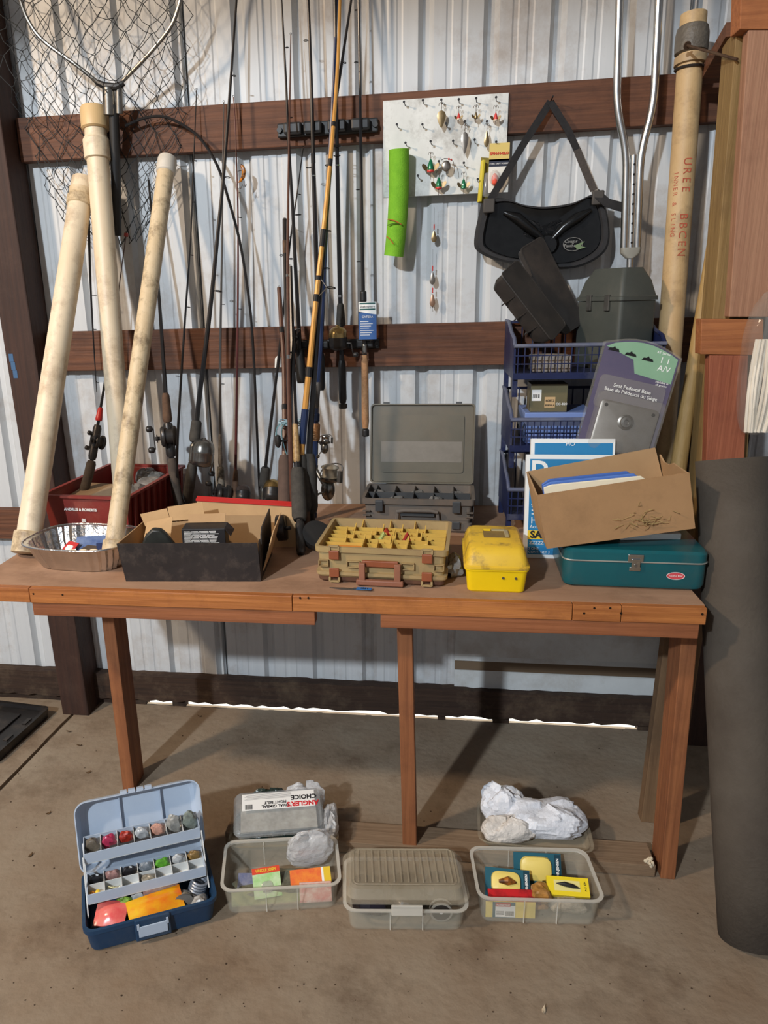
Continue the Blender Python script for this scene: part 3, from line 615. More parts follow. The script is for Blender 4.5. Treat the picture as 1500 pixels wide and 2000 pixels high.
rod('thin black rod tip hanging between the left two white pipes', [(189, 766), (184, 690), (178, 580), (175, 500), (173, 430)], -0.075, -0.07, 0.0016, 0.005, M_rodblk, (), [(747, 0.003, 1), (643, 0.004, 1), (577, 0.007, 1)], stand=False)
rod('thin rusty wire rod behind the upright white pipe', [(246, 985), (236, 900), (228, 760), (229, 640), (232, 570), (238, 520), (247, 455)], -0.08, -0.07, 0.0018, 0.0018, M_rodbrn, [(462, 446, 0.007, mat('red_tip', (150, 54, 46), 0.5))])
rod('black rod with cork foregrip and baitcasting reel beside the red crate', [(358, 1012), (345, 960), (331, 860), (325, 790), (312, 600), (302, 480), (290, 352)], -0.22, -0.055, 0.010, 0.0035, M_rodblk, [(1000, 895, (0.015, 0.017), M_dusty), (892, 826, 0.017, M_reeldk), (824, 768, (0.0165, 0.012), M_corkdirty)], (), (), [('baitcast', 852, (0.35, -1, 0), (M_reeldk, M_reeldk), 1.12)])
rod('thin black rod standing in front of the baitcasting reel', [(346, 1000), (346, 880), (354, 735), (363, 600), (372, 470), (377, 340), (384, 176)], -0.26, -0.055, 0.0055, 0.0016, M_rodblk, (), [(735, 0.006, -1), (600, 0.005, 1), (498, 0.004, 1), (395, 0.003, 1), (315, 0.003, 1)])
rod('long black rod with foam grips and chrome spincast reel', [(362, 1000), (374, 920), (381, 850), (390, 770), (399, 700), (412, 590), (426, 450), (436, 350), (449, 180), (462, 0), (467, -70)], -0.25, -0.055, 0.010, 0.003, M_rodblk, [(1000, 905, (0.019, 0.017), M_foamgrip), (904, 866, 0.0135, M_reelsil), (864, 850, 0.0155, M_reeldk), (862, 822, (0.019, 0.017), M_foamgrip)], [(567, 0.013, 1), (345, 0.008, 1), (150, 0.005, 1)], (), [('spincast', 885, (1, -0.5, 0), (M_reelsil, M_reelsil), 1.22)])
rod('black rod bent over in an arch under the landing net', [(508, 985), (500, 800), (495, 690), (488, 600), (470, 480), (445, 385), (425, 325), (395, 275), (362, 247), (320, 228), (280, 231), (245, 246)], -0.14, -0.075, 0.0045, 0.0045, M_rodblk)
rod('grey speckled rod with worn grip and dark reel behind the shoe box', [(433, 1005), (431, 930), (430, 800), (430, 700), (432, 570), (434, 450), (435, 330), (437, 200)], -0.10, -0.055, 0.0065, 0.0018, M_rodgrey, [(1000, 912, (0.016, 0.013), mat('speckled_grip', (64, 60, 54), 0.8, 0, (130, 124, 112), 90, .7)), (910, 845, (0.009, 0.006), mat('silver_wrap', (150, 146, 138), 0.5, 0.2, (90, 80, 70), 60, 1))], [(750, 0.005, 1), (595, 0.004, 1), (567, 0.006, -1)], (), [('baitcast', 968, (0.6, -1, 0), (M_reeldk, M_reeldk), 1.0)])
rod('thin maroon rod with brown tapered handle and wrapped reel', [(459, 1005), (460, 930), (462, 800), (464, 640), (465, 500), (464, 380), (459, 240), (456, 190)], -0.10, -0.055, 0.0055, 0.0016, M_rodred, [(1000, 916, (0.0165, 0.008), M_corkdirty)], [(604, 0.004, 1), (425, 0.004, 1), (377, 0.003, 1)], (), [('spincast', 968, (1, -0.2, 0), (mat('shrink_wrapped_reel', (92, 80, 74), 0.3, 0.3, (60, 44, 40), 60, 1), M_reeldk), 0.85)])
rod('black rod with white paper tag and brass spincast reel', [(511, 1010), (514, 960), (520, 900), (532, 800), (545, 690), (556, 580), (567, 470), (580, 380), (592, 290)], -0.12, -0.055, 0.007, 0.0018, M_rodblk, [(1006, 988, 0.012, M_foamgrip), (986, 952, 0.0125, M_reelsil), (951, 912, (0.018, 0.016), M_foamgrip)], [(380, 0.004, 1), (465, 0.006, -1)], (), [('spincast', 962, (1, -0.35, 0), (M_reelgold, M_reeldk), 1.05)])
tg = P(543, 706, -0.085)
q = MB(); q.prism([(-0.012, -0.020), (0.014, -0.018), (0.012, 0.012), (0.002, 0.022), (-0.010, 0.010)], 0, 0.0006); q.v = [TR(*tg) @ FACE @ v for v in q.v]; o = q.build('price_tag', M_cardw); tag(o, 'small white paper tag tied to a black fishing rod', 'paper tag')
# rods standing on the bench as one tied bundle
rod('brown two piece rod with long brown handle, leftmost of the tied bundle', [(558, 1062), (556, 960), (556, 840), (555, 720), (550, 640), (545, 562)], -0.46, -0.07, 0.010, 0.007, M_rodbrn, [(1062, 1002, 0.011, M_reelsil), (1000, 890, (0.022, 0.020), M_browngrip)], (), [(800, 790, M_wrap), (650, 640, M_wrap)], [('fly', 1040, (0.0, -1, 0), (M_reeldk, M_blk), 0.92)])
rod('black rod piece with rusty guide, open end up, in the bundle', [(570, 1050), (567, 900), (564, 760), (560, 640), (557, 500), (556, 428)], -0.44, -0.065, 0.007, 0.007, M_rodblk, (), [(430, 0.005, 1), (498, 0.006, -1)], [(496, 470, M_rust)])
rod('long brown rod with fine tip reaching above the upper rack', [(574, 1048), (568, 900), (564, 760), (563, 640), (562, 500), (563, 380), (566, 200), (568, 68)], -0.46, -0.06, 0.0085, 0.0016, M_rodbrn, (), [(690, 0.006, 1), (506, 0.005, 1)], [(540, 536, M_chrome), (700, 694, M_chrome)])
rod('black rod with grey foam grip, gold wrapped butt and black fly reel', [(588, 1082), (583, 960), (579, 880), (574, 780), (570, 640), (567, 520)], -0.50, -0.20, 0.012, 0.006, M_rodblk, [(1082, 1018, 0.0135, M_reeldk), (1016, 912, (0.0235, 0.021), M_foamgrip), (905, 825, (0.011, 0.010), mat('tan_wrap', (190, 160, 110), 0.5, 0, (120, 86, 50), 90, 1))], (), (), [('fly', 1044, (1, 0.55, 0), (M_blk, M_reeldk), 1.02)])
rod('gold fishing rod with black bands and large chrome guides', [(597, 1050), (594, 960), (588, 900), (596, 800), (606, 700), (617, 590), (632, 450), (650, 260), (660, 120), (664, 0), (667, -80)], -0.42, -0.075, 0.0115, 0.004, M_rodgold, [(1050, 990, 0.016, M_corkdirty), (1000, 890, (0.021, 0.019), M_foamgrip)], [(560, 0.013, 1, 1)], [(866, 800, M_rodblue), (735, 716, M_wrap), (588, 574, M_wrap), (548, 540, M_wrap), (482, 448, M_wrap), (326, 310, M_wrap), (246, 238, M_wrap)])
rod('black rod running alongside the gold rod with small black guides', [(610, 1040), (606, 930), (604, 880), (612, 760), (623, 600), (634, 470), (645, 330), (655, 210), (668, 120), (686, 0), (696, -70)], -0.40, -0.065, 0.011, 0.003, M_rodblk, [(1000, 888, (0.021, 0.020), M_foamgrip)], [(525, 0.008, 1), (450, 0.006, 1), (325, 0.005, -1), (122, 0.004, 1)])
rod('dark blue rod with cork wrap, spinning reel and tarnished end', [(611, 1012), (612, 960), (615, 890), (617, 800), (621, 740), (627, 660), (635, 480), (645, 290), (652, 150), (658, 0), (661, -70)], -0.20, -0.075, 0.0115, 0.003, M_rodblue, [(1012, 1000, 0.014, M_rodblue), (998, 955, 0.016, M_corkdirty), (862, 826, 0.0158, M_cork), (825, 808, 0.0135, M_rodblue), (800, 745, 0.0105, M_rodgrey)], (), (), [('spinning', 936, (1, -0.6, 0), (M_spool, M_reelsil), 1.18), ('spinning', 866, (1, -0.1, 0), (M_chrome, M_reelsil), 0.62)])
# rods held upright in the two wall racks
rod('black rod with black spinning reel, leftmost in the wall racks', [(588, 748), (586, 690), (583, 630), (577, 520), (572, 415), (565, 300), (558, 150), (550, 0), (546, -80)], -0.092, -0.088, 0.008, 0.002, M_rodblk, [(750, 680, 0.0155, M_blk)], [(420, 0.010, 1), (230, 0.005, 1), (93, 0.004, 1)], (), [('spinning', 664, (-0.45, -1, 0), (M_reeldk, M_blk), 0.78)], stand=False, group='rods in the wall racks')
rod('thick black rod second from left in the wall racks', [(626, 762), (625, 690), (622, 620), (616, 450), (612, 320), (609, 200), (605, 80), (602, 0), (599, -80)], -0.092, -0.090, 0.0095, 0.004, M_rodblk, [(762, 690, 0.016, M_blk)], [(328, 0.008, -1), (80, 0.006, -1)], [(345, 342, M_chrome), (320, 300, M_wrap)], stand=False, group='rods in the wall racks')
rod('black rod with brass capped spincast reel in the wall racks', [(670, 798), (668, 720), (666, 640), (662, 480), (659, 330), (657, 200), (655, 60), (654, 0), (653, -80)], -0.094, -0.090, 0.009, 0.004, M_rodblk, [(798, 788, 0.0145, M_foamgrip), (786, 704, (0.0135, 0.0125), M_blk), (636, 592, (0.0165, 0.011), M_foamgrip)], [(306, 0.010, 0.1), (288, 0.014, 0.1)], [(580, 577, M_chrome), (325, 322, M_chrome)], [('spincast', 660, (-0.2, -1, 0), (M_reelgold, M_reeldk), 0.98)], stand=False, group='rods in the wall racks')
rr = rod('black rod with spiral cork handle and blue hang tag in the wall racks', [(714, 852), (713, 760), (712, 680), (709, 560), (706, 400), (704, 240), (702, 100), (700, 0), (699, -80)], -0.090, -0.088, 0.008, 0.003, M_rodblk, [(852, 838, 0.0125, M_blk), (837, 692, (0.0125, 0.0115), M_cork), (690, 672, 0.009, M_reelsil), (590, 568, 0.011, M_blk)], [(510, 0.006, -1), (370, 0.005, -1), (122, 0.005, -1), (20, 0.003, -1)], stand=False, group='rods in the wall racks')
# hang tag
YT = -0.118; a = P(701, 663, YT); b = P(735, 589, YT); w, h = b.x - a.x, b.z - a.z
t = thing('hang_tag', 'blue and white printed hang tag on the cork handled rod', 'hang tag', a)
MB().boxb(0, w, 0, 0.0016, 0, h).build('tag_card', mat('tag_blue', (52, 92, 150), 0.45), t, smooth=False)
MB().hexa([(0, -0.0008, h * .74), (w, -0.0008, h * .66), (w, 0, h * .66), (0, 0, h * .74), (0, -0.0008, h), (w, -0.0008, h), (w, 0, h), (0, 0, h)]).build('header', M_whitep, t, smooth=False)
for z in (.955, .80): MB().boxb(w * .06, w * .94, -0.0014, 0, h * z - 0.002, h * z + 0.0025).build('stripe', mat('tag_green', (30, 84, 80), 0.5), t, smooth=False)
lettering('Shakespeare', w * .17, M_blackp, t, TR(w / 2, -0.0012, h * .875) @ FACE)
lettering('CATERA', w * .17, M_whitep, t, TR(w * .5, -0.0012, h * .60) @ FACE)
for k in range(7): MB().boxb(w * .08, w * (.55 + .35 * ((k * 37) % 10) / 10), -0.0006, 0, h * (.47 - .06 * k), h * (.475 - .06 * k) + 0.001).build('print_line', M_whitep, t, smooth=False)
# twine around the bundle
M_twine = mat('pale_blue_twine', (150, 176, 186), 0.8)
c = P(566, 826, -0.30); t = thing('twine', 'pale blue twine tied around the bundle of rods', 'twine', c)
for k in range(4):
    q = MB(); q.tube([c + Vector((0.034 * math.cos(a * .3142) + 0.002 * math.sin(a * 3 + k), 0.022 * math.sin(a * .3142), 0.004 * k - 0.006 + 0.003 * math.sin(a + k * 2))) for a in range(20)], 0.0019, 6, closed=True); q.build('loop', M_twine, t, True)
for k, (dx, l) in enumerate(((-0.030, 0.05), (-0.034, 0.075), (0.006, 0.09), (0.012, 0.12), (-0.004, 0.10))):
    q = MB(); q.tube([c + Vector((dx * s * (1 if dx < 0 else 1) - (0.02 * math.sin(s * 3) if dx < 0 else 0), -0.024 - 0.004 * s, -l * s * s + 0.006 * (1 - s))) for s in [i / 8 for i in range(9)]], 0.0016, 5); q.build('loose_end', mat('teal_twine', (92, 134, 140), 0.8) if k % 2 == 0 else M_twine, t, True)
q = MB(); kx = P(543, 862, -0.335); q.lathe([(0.003, -0.020), (0.009, -0.012), (0.010, 0.004), (0.008, 0.016), (0.003, 0.02)], 12, kx); o = q.build('tassel_knob', M_reeldk); q = MB()
o2 = MB().cyl(kx, kx + Vector((0.03, 0.02, 0.0)), 0.003, n=8).build('knob_shaft', M_reeldk, o); o2.parent = o
tag(o, 'dark grey crank knob sticking out left of the rod bundle', 'reel knob')
# ================================================================ pipes, net, crate, tray and shoe box on the left
M_pvc = mat('weathered_pvc', (226, 212, 186), 0.45, 0, (212, 192, 160), 7, 1.2, 0, 60, (132, 100, 68), 0.6, 11, stretch=(1, 1, .5))
M_pvcd = mat('grimy_pvc', (214, 196, 164), 0.5, 0, (192, 168, 130), 7, 1.2, 0.1, 120, (96, 74, 48), 1.0, 17)
M_cap = mat('pvc_cap', (212, 182, 134), 0.4, 0, (198, 168, 122), 10, 1)
def pipe(label, a, b, r, fits, m=M_pvc):
    a = Vector(a); b = Vector(b); d = (b - a).normalized(); l = (b - a).length
    t = thing('pvc_pipe', label, 'pipe', a, group='white plastic pipes leaning on the wall')
    q = MB(); q.tube([a + d * (l * k / 10) for k in range(11)], r, 28); q.build('tube', m, t, True)
    for name, s0, prof, mm in fits:
        q = MB(); q.lathe(prof, 28, a + d * s0, d); q.build(name, mm, t, True, angle=0.5)
    return t
a = F(52, 1078, ZB + 0.014); b = P(163, 352, -0.085)
la = (b - a).length
pipe('thick cream pipe leaning left with square bottom cap, its top behind another', a, b, 0.0365, [('bottom_cap', -0.006, [(0.038, 0), (0.044, 0.003), (0.044, 0.062), (0.041, 0.066), (0.037, 0.066)], M_pvcd), ('collar', la - 0.095, [(0.037, 0), (0.041, 0.003), (0.042, 0.03), (0.038, 0.034), (0.038, 0.05), (0.040, 0.055)], M_pvcd), ('threaded_end', la - 0.05, [(0.030, 0), (0.030, 0.05)], mat('brown_thread', (120, 96, 74), 0.6))])
a = F(246, 1012, ZB + 0.02); b = P(184, 212, -0.085); b = Vector((b.x, -0.088, b.z)); la = (b - a).length
pipe('tallest white pipe with tan screw cap and coupling near its top', a, b, 0.0345, [('coupling', la - 0.155, [(0.035, 0), (0.041, 0.003), (0.042, 0.058), (0.039, 0.062), (0.038, 0.066)], M_pvc), ('screw_cap', la - 0.065, [(0.038, 0), (0.0435, 0.004), (0.0435, 0.058), (0.040, 0.066), (0.010, 0.068)], M_cap)])
a = F(221, 1078, ZB + 0.026); b = P(327, 312, -0.072); la = (b - a).length
pipe('slim dirty white pipe with pale end cap standing in the foil tray', a, b, 0.0265, [('end_cap', la - 0.048, [(0.027, 0), (0.0305, 0.003), (0.0305, 0.045), (0.028, 0.053), (0.012, 0.057)], mat('chalky_cap', (214, 208, 196), 0.7, 0, (190, 182, 168), 20, 1)), ('bottom_coupling', 0.0, [(0.028, 0), (0.0325, 0.002), (0.0325, 0.03), (0.0285, 0.034)], M_pvcd)], M_pvcd)
# landing net
YN = -0.155
M_mesh = mat('net_cord', (30, 34, 36), 0.8); M_netalu = mat('net_frame', (150, 148, 142), 0.35, 0.9, (112, 106, 98), 30, 1)
t = thing('landing_net', 'large landing net with black mesh and metal hoop hanging at upper left', 'landing net', P(222, 420, -0.06))
yk = P(216, 178, -0.12)
L1 = [P(200, 168, -0.12), P(150, 128, -0.14), P(85, 80, -0.15), P(55, 40, -0.155), P(36, -10, -0.16)]
hoop = L1 + [L1[-1] + Vector((-0.03, 0, 0.13)), L1[-1] + Vector((0.02, 0, 0.26)), L1[-1] + Vector((0.20, 0, 0.36))]
R1 = [P(238, 160, -0.12), P(285, 112, -0.14), P(330, 58, -0.15), P(347, 20, -0.155), P(356, -20, -0.16)]
hoopr = R1 + [R1[-1] + Vector((0.03, 0, 0.12)), R1[-1] + Vector((-0.02, 0, 0.25)), R1[-1] + Vector((-0.16, 0, 0.35))]
for hp in (hoop, hoopr):
    q = MB(); q.tube(smooth_path(hp), 0.0058, 10); q.build('hoop_arm', M_netalu, t, True)
q = MB(); q.tube([P(212, 172, -0.12), P(214, 225, -0.115)], 0.019, 16); q.build('yoke_socket', M_netalu, t, True)
q = MB(); q.tube([P(232, 172, -0.12), P(233, 222, -0.115)], 0.011, 14); q.build('yoke_socket', M_netalu, t, True)
q = MB(); q.tube([P(188, 160, -0.122), P(205, 168, -0.126), P(228, 170, -0.126), P(242, 162, -0.122)], [0.008, 0.011, 0.011, 0.008], 10); q.build('yoke_wrap', M_blk, t, True)
q = MB(); q.tube([P(222, 205, -0.112), P(226, 330, -0.085), P(228, 460, -0.062)], 0.0155, 14); q.build('handle', M_blk, t, True)
rr_ = random.Random(11)
def bagpoint(u, v, back):                         # the mesh bag: u across, v from the hoop down
    x0, x1 = -1.14, -0.56
    zt, zb = 2.52, 1.80
    w = 1.0 - 0.55 * v ** 3
    cx = -0.87 - 0.03 * v
    x = cx + (u - .5) * (x1 - x0) * 1.04 * w
    z = zt + (zb - zt) * v - 0.05 * math.cos((u - .5) * 3.1) * v + 0.02 * math.sin(u * 9 + v * 4)
    y = -0.175 + 0.03 * math.sin(u * 7 + v * 3) if not back else -0.065 + 0.012 * math.sin(u * 6 + v * 5)
    y = y * (1 - v ** 4) + (-0.12) * v ** 4
    k = max(0.0, min(1.0, (z - 2.10) / 0.12))
    y = (-0.0465 + (0.003 if back else -0.003)) * (1 - k) + y * k
    return Vector((x, max(-0.21, min(-0.042, y)), z))
q = MB(); nu, nv = 9, 20
for back in (0, 1):
    if back: nu, nv = 7, 17
    pts = {}
    for j in range(nv + 1):
        for i in range(nu + 1):
            u = (i + 0.5 * (j % 2)) / (nu + .5); v = j / nv
            pts[i, j] = bagpoint(u + rr_.uniform(-.018, .018), v + rr_.uniform(-.014, .014), back)
    for (i, j), p in pts.items():
        for di in ((0, 1) if j % 2 else (-1, 0)):
            k = (i + di, j + 1)
            if k in pts:
                c = pts[k]; mid = (p + c) / 2 + Vector((rr_.uniform(-.005, .005), rr_.uniform(-.004, .004), -0.006)); q.tube([p, mid, c], 0.0012, 3, caps=False)
        if 0 < j: q.sphere(p, 0.0019, 4, 3)
o = q.build('mesh_bag', M_mesh, t, True, smooth=False); o['kind'] = 'stuff'
# red crate
M_red = mat('red_crate', (118, 38, 34), 0.5, 0, (132, 48, 40), 10, 1, 0, 60, (150, 110, 92), 0.4, 6)
cx0, cx1, cy0, cy1, ch = -1.005, -0.722, -0.495, -0.05, 0.152
cm = TR((cx0 + cx1) / 2, (cy0 + cy1) / 2, ZB) @ ROT(-4, 'Z')
t = thing('storage_crate', 'dark red plastic crate with white lettering behind the foil tray', 'crate', M=cm)
hw, hd = (cx1 - cx0) / 2, (cy1 - cy0) / 2
MB().boxb(-hw + 0.012, hw - 0.012, -hd + 0.012, hd - 0.012, 0, 0.005).build('base', M_red, t, smooth=False)
def panel(n, p): MB().hexa(p).build(n, M_red, t, smooth=False, bevel=0.001)
for s in (-1, 1):
    yo, yi = s * hd, s * (hd - 0.012)
    panel('end_wall', [(-hw + .012, yi, 0.0), (hw - .012, yi, 0.0), (hw - .012, yi - s * 0.004, 0.0), (-hw + .012, yi - s * 0.004, 0.0), (-hw + .001, yo - s * .002, ch - .0085), (hw - .001, yo - s * .002, ch - .0085), (hw - .001, yo - s * 0.006, ch - .0085), (-hw + .001, yo - s * 0.006, ch - .0085)])
    xo, xi = s * hw, s * (hw - 0.012)
    panel('side_wall', [(xi, -hd + .012, 0.0), (xi - s * .004, -hd + .012, 0.0), (xi - s * .004, hd - .012, 0), (xi, hd - .012, 0.0), (xo - s * .002, -hd + .006, ch - .0085), (xo - s * .006, -hd + .006, ch - .0085), (xo - s * .006, hd - .006, ch - .0085), (xo - s * .002, hd - .006, ch - .0085)])
    for k in range(9):
        y = -hd + 0.04 + k * (2 * hd - 0.08) / 8
        MB().hexa([(xi + s * .001, y - .004, .005), (xi + s * .010, y - .004, .005), (xi + s * .010, y + .004, .005), (xi + s * .001, y + .004, .005), (xo - s * .001, y - .004, ch - .009), (xo + s * .007, y - .004, ch - .009), (xo + s * .007, y + .004, ch - .009), (xo - s * .001, y + .004, ch - .009)]).build('rib', M_red, t, smooth=False)
q = MB(); q.loft([rrect(hw + .008, hd + .008, .012, ch - .008), rrect(hw + .008, hd + .008, .012, ch), rrect(hw - .006, hd - .006, .010, ch), rrect(hw - .006, hd - .006, .010, ch - .008), rrect(hw + .008, hd + .008, .012, ch - .008)], False, False); q.build('rim', M_red, t, angle=.5)
tl = ROT(90 - 4.5, 'X')
lettering('ANDRUS & ROBERTS', 0.0118, M_whitep, t, TR(-0.018, -hd + 0.0015, ch * .70) @ ROT(86, 'X'), bold=0.0003)
lettering('86', 0.0145, M_whitep, t, TR(-0.012, -hd + 0.0045, ch * .47) @ ROT(86, 'X'), bold=0.0003)
# crate contents
M_carddirty = mat('dusty_card', (170, 146, 116), 0.85, 0, (140, 114, 88), 8, 1); M_film = mat('clear_film', (200, 198, 192), 0.18, 0, (150, 146, 140), 30, 1, alpha=0.55)
def world_of(t, p): return t.matrix_basis @ Vector(p)
o = MB().hexa([(-hw + .012, -hd + .014, .104), (hw - .11, -hd + .012, .104), (hw - .11, .03, .120), (-hw + .012, .04, .122), (-hw + .012, -hd + .014, .108), (hw - .11, -hd + .012, .108), (hw - .11, .03, .124), (-hw + .012, .04, .126)]).build('cardboard_sheet', M_carddirty, smooth=False)
o.matrix_basis = cm; tag(o, 'dusty flat cardboard sheet lying in the red crate', 'cardboard')
MB2 = MB().boxb(-hw + .025, hw - .12, -hd + .03, .02, .0055, .102).build('packed_box', M_carddirty, smooth=False); MB2.matrix_basis = cm; tag(MB2, 'brown carton packed under the sheet in the red crate', 'carton')
rr_ = random.Random(21)
def crumple(w, d, h, seed, nx=10, ny=8, jit=.25, base=0.0):   # closed lumpy bag
    r = random.Random(seed); q = MB(); n = nx; m = ny; vs = []; fs = []
    ph = [r.uniform(0, 6) for _ in range(8)]
    for i in range(m + 1):
        a = math.pi * i / m
        for j in range(n):
            th = 2 * math.pi * j / n; s = max(math.sin(a), .02)
            k = 1 + jit * (math.sin(3 * th + ph[0] + 2 * a) * .5 + math.sin(5 * th + ph[1] - 3 * a) * .35 + r.uniform(-.35, .35) * .6)
            sx = math.copysign(abs(math.cos(th)) ** .7, math.cos(th)); sy = math.copysign(abs(math.sin(th)) ** .7, math.sin(th))
            z = (1 - math.cos(a)) / 2 * h * (1 + .25 * jit * math.sin(2 * th + ph[2]))
            vs.append((w / 2 * s ** .6 * sx * k, d / 2 * s ** .6 * sy * k, base + max(z, 0)))
    for i in range(m):
        for j in range(n): fs.append((i * n + j, i * n + (j + 1) % n, (i + 1) * n + (j + 1) % n, (i + 1) * n + j))
    fs.append(tuple(range(n))[::-1]); fs.append(tuple(range(m * n, (m + 1) * n)))
    q.add(vs, fs); return q
bag_spots = [(0.085, -0.06, .07, 'crumpled clear bag of tackle nearest the slim pipe in the red crate'), (0.09, 0.04, .085, 'crumpled clear bag of dark hooks in the middle of the red crate'), (0.075, 0.12, .075, 'crumpled clear bag at the far end of the red crate'), (0.02, 0.17, .06, 'small clear bag beside the far wall of the red crate')]
for k, (x, y, w, lab) in enumerate(bag_spots):
    q = crumple(w, .08, .060, 40 + k, 12, 8, .3, .088); o = q.build('plastic_bag', mat('grey_tackle_bag', (150, 146, 140), 0.25, 0, (84, 78, 72), 22, 1), smooth=True, angle=.35)
    o.matrix_basis = cm @ TR(x, y, 0); tag(o, lab, 'plastic bag', 'clear bags in the red crate')
o = MB().boxb(.015, hw - .02, -hd + .05, hd - .02, .0055, .086).build('packed_box', M_carddirty, smooth=False); o.matrix_basis = cm; tag(o, 'brown carton beneath the clear bags in the red crate', 'carton')
# foil roasting tray
M_foil = mat('foil', (214, 214, 214), 0.22, 1.0, (190, 190, 190), 20, 1, 0.25, 90)
fc = F(158, 1075, ZB + .03); tm = TR(-0.812, -0.660, ZB + .001) @ ROT(-5, 'Z')
t = thing('foil_tray', 'shiny aluminium foil roasting tray with packets on the bench', 'foil tray', M=tm)
def oval(hx, hy, z, n=56, wav=0.0):
    out = []
    for k in range(n):
        a = 2 * math.pi * k / n; c, s = math.cos(a), math.sin(a); e = .62
        f = 1 + wav * (1 if k % 2 else -1); out.append((hx * math.copysign(abs(c) ** e, c) * f, hy * math.copysign(abs(s) ** e, s) * f, z))
    return out
q = MB(); q.loft([oval(.115, .075, 0.0), oval(.118, .078, .001, wav=.014), oval(.133, .095, .034, wav=.026), oval(.143, .112, .072, wav=.018), oval(.156, .122, .074), oval(.157, .123, .0755), oval(.142, .111, .0735, wav=.018), oval(.132, .094, .035, wav=.026), oval(.117, .077, .002, wav=.014)]); q.build('tray', M_foil, t, angle=.35)
q = MB(); q.tube([(x, y, z + .001) for x, y, z in oval(.156, .122, .074)], 0.0028, 6, closed=True); q.build('rolled_rim', M_foil, t)
def packet(name, label, cat, M, w, h, th, m, group=None, blob=None):
    o = thing(name, label, cat, M=M, group=group)
    q = MB(); q.boxb(-w / 2, w / 2, -h / 2, h / 2, 0, th); q.build('card', m, o, smooth=False)
    if blob:
        for (bx, by, bw, bh, bz, bm) in blob:
            q = MB(); q.loft([rrect(bw / 2, bh / 2, min(bw, bh) * .3, th, 3, bx, by), rrect(bw / 2 * .95, bh / 2 * .95, min(bw, bh) * .3, th + bz * .7, 3, bx, by), rrect(bw / 2 * .7, bh / 2 * .7, min(bw, bh) * .2, th + bz, 3, bx, by)]); q.build('blister', bm, o)
    return o
M_pinkc = mat('pink_card', (190, 70, 84), 0.5, 0, (214, 120, 120), 30, 1); M_bluec = mat('blue_card', (60, 86, 140), 0.5, 0, (120, 140, 176), 26, 1); M_redc = mat('red_card', (190, 50, 52), 0.5); M_cream = mat('cream_lump', (226, 210, 180), 0.6)
def inT(x, y, z, rz, rx=0, ry=0): return tm @ TR(x, y, z) @ ROT(rz, 'Z') @ ROT(rx, 'X') @ ROT(ry, 'Y')
packet('lure_packet', 'pink card with three cream bubbles in the foil tray', 'lure package', inT(.012, -.035, .026, 12, 18), .10, .06, .002, M_pinkc, None, [(-.03, .005, .028, .034, .014, M_cream), (0, .005, .028, .034, .014, M_cream), (.03, .005, .028, .034, .014, M_cream)])
packet('lure_packet', 'blue and white card leaning at the back of the foil tray', 'lure package', inT(-.005, .045, .040, 20, 38), .085, .05, .002, M_bluec)
packet('lure_packet', 'small dark blue card beside the slim pipe in the foil tray', 'lure package', inT(.052, .03, .036, 30, 30), .055, .036, .002, mat('navy_card', (40, 52, 92), 0.5))
packet('lure_packet', 'red and white round cornered card at the left of the foil tray', 'lure package', inT(-.055, .010, .034, -20, 34), .045, .045, .002, M_redc, None, [(0, .0, .026, .02, .002, M_whitep)])
packet('lure_packet', 'dark brown flat packet in the middle of the foil tray', 'lure package', inT(.005, .012, .026, -8, 24), .075, .05, .002, mat('brown_packet', (70, 58, 50), 0.5, 0, (96, 84, 72), 30, 1))
# black shoe box
sm = TR(-0.462, -0.676, ZB) @ ROT(4, 'Z')
M_bc = mat('black_card', (34, 30, 30), 0.55, 0, (46, 40, 38), 14, 1, 0, 60, (120, 104, 92), 0.25, 26); M_kraft = mat('kraft_inside', (180, 146, 106), 0.8, 0, (166, 132, 94), 10, 1); M_kraft2 = mat('kraft_flap', (196, 160, 116), 0.8, 0, (180, 146, 104), 10, 1)
t = thing('shoe_box', 'open black shoe box with brown inside and torn corner', 'box', M=sm)
w, d, h, th = .362, .225, .108, .003
w2 = w / 2; d2 = d / 2; f = 0.012
def wallp(name, a, b, a2, b2, m, n): # thick sheet between two edges
    a, b, a2, b2 = map(Vector, (a, b, a2, b2)); n = Vector(n) * th
    q = MB(); q.hexa([a, b, b + n, a + n, a2, b2, b2 + n, a2 + n]); return q.build(name, m, t, smooth=False)
MB().boxb(-w2 + .001, w2 - .001, -d2 + .001, d2 - .001, 0, .003).build('bottom', M_bc, t, smooth=False)
wallp('front_wall', (-w2, -d2, 0), (w2, -d2, 0), (-w2 - f, -d2 - .008, h), (w2 - .004, -d2 - .004, h), M_bc, (0, 1, 0))
wallp('front_lining', (-w2 + .003, -d2 + .0032, .0035), (w2 - .003, -d2 + .0032, .0035), (-w2 - f + .003, -d2 - .0045, h - .001), (w2 - .006, -d2 - .0005, h - .001), M_kraft, (0, .4, 0))
wallp('back_wall', (-w2, d2 - th, 0), (w2, d2 - th, 0), (-w2, d2, h + .01), (w2, d2, h + .006), M_kraft, (0, 1, 0))
wallp('end_wall', (-w2, -d2 + .003, 0), (-w2, d2 - .003, 0), (-w2 - f, -d2 - .003, h), (-w2 - .002, d2 - .003, h), M_kraft, (1, 0, 0))
prof = [(-d2 + .003, h), (-d2 + .022, h + .002), (-d2 + .026, h - .018), (-d2 + .034, h - .016), (-d2 + .042, h + .006), (-d2 + .06, h + .022), (d2 - .01, h + .03), (d2 - .003, h + .004)]
q = MB(); poly = [(-d2 + .003, 0), (d2 - .003, 0)] + prof[::-1]; q.prism(poly, -th / 2, th / 2); q.v = [Vector((w2 - .0015 + v.z, v.x, v.y)) for v in q.v]; q.build('end_wall', M_bc, t, smooth=False)
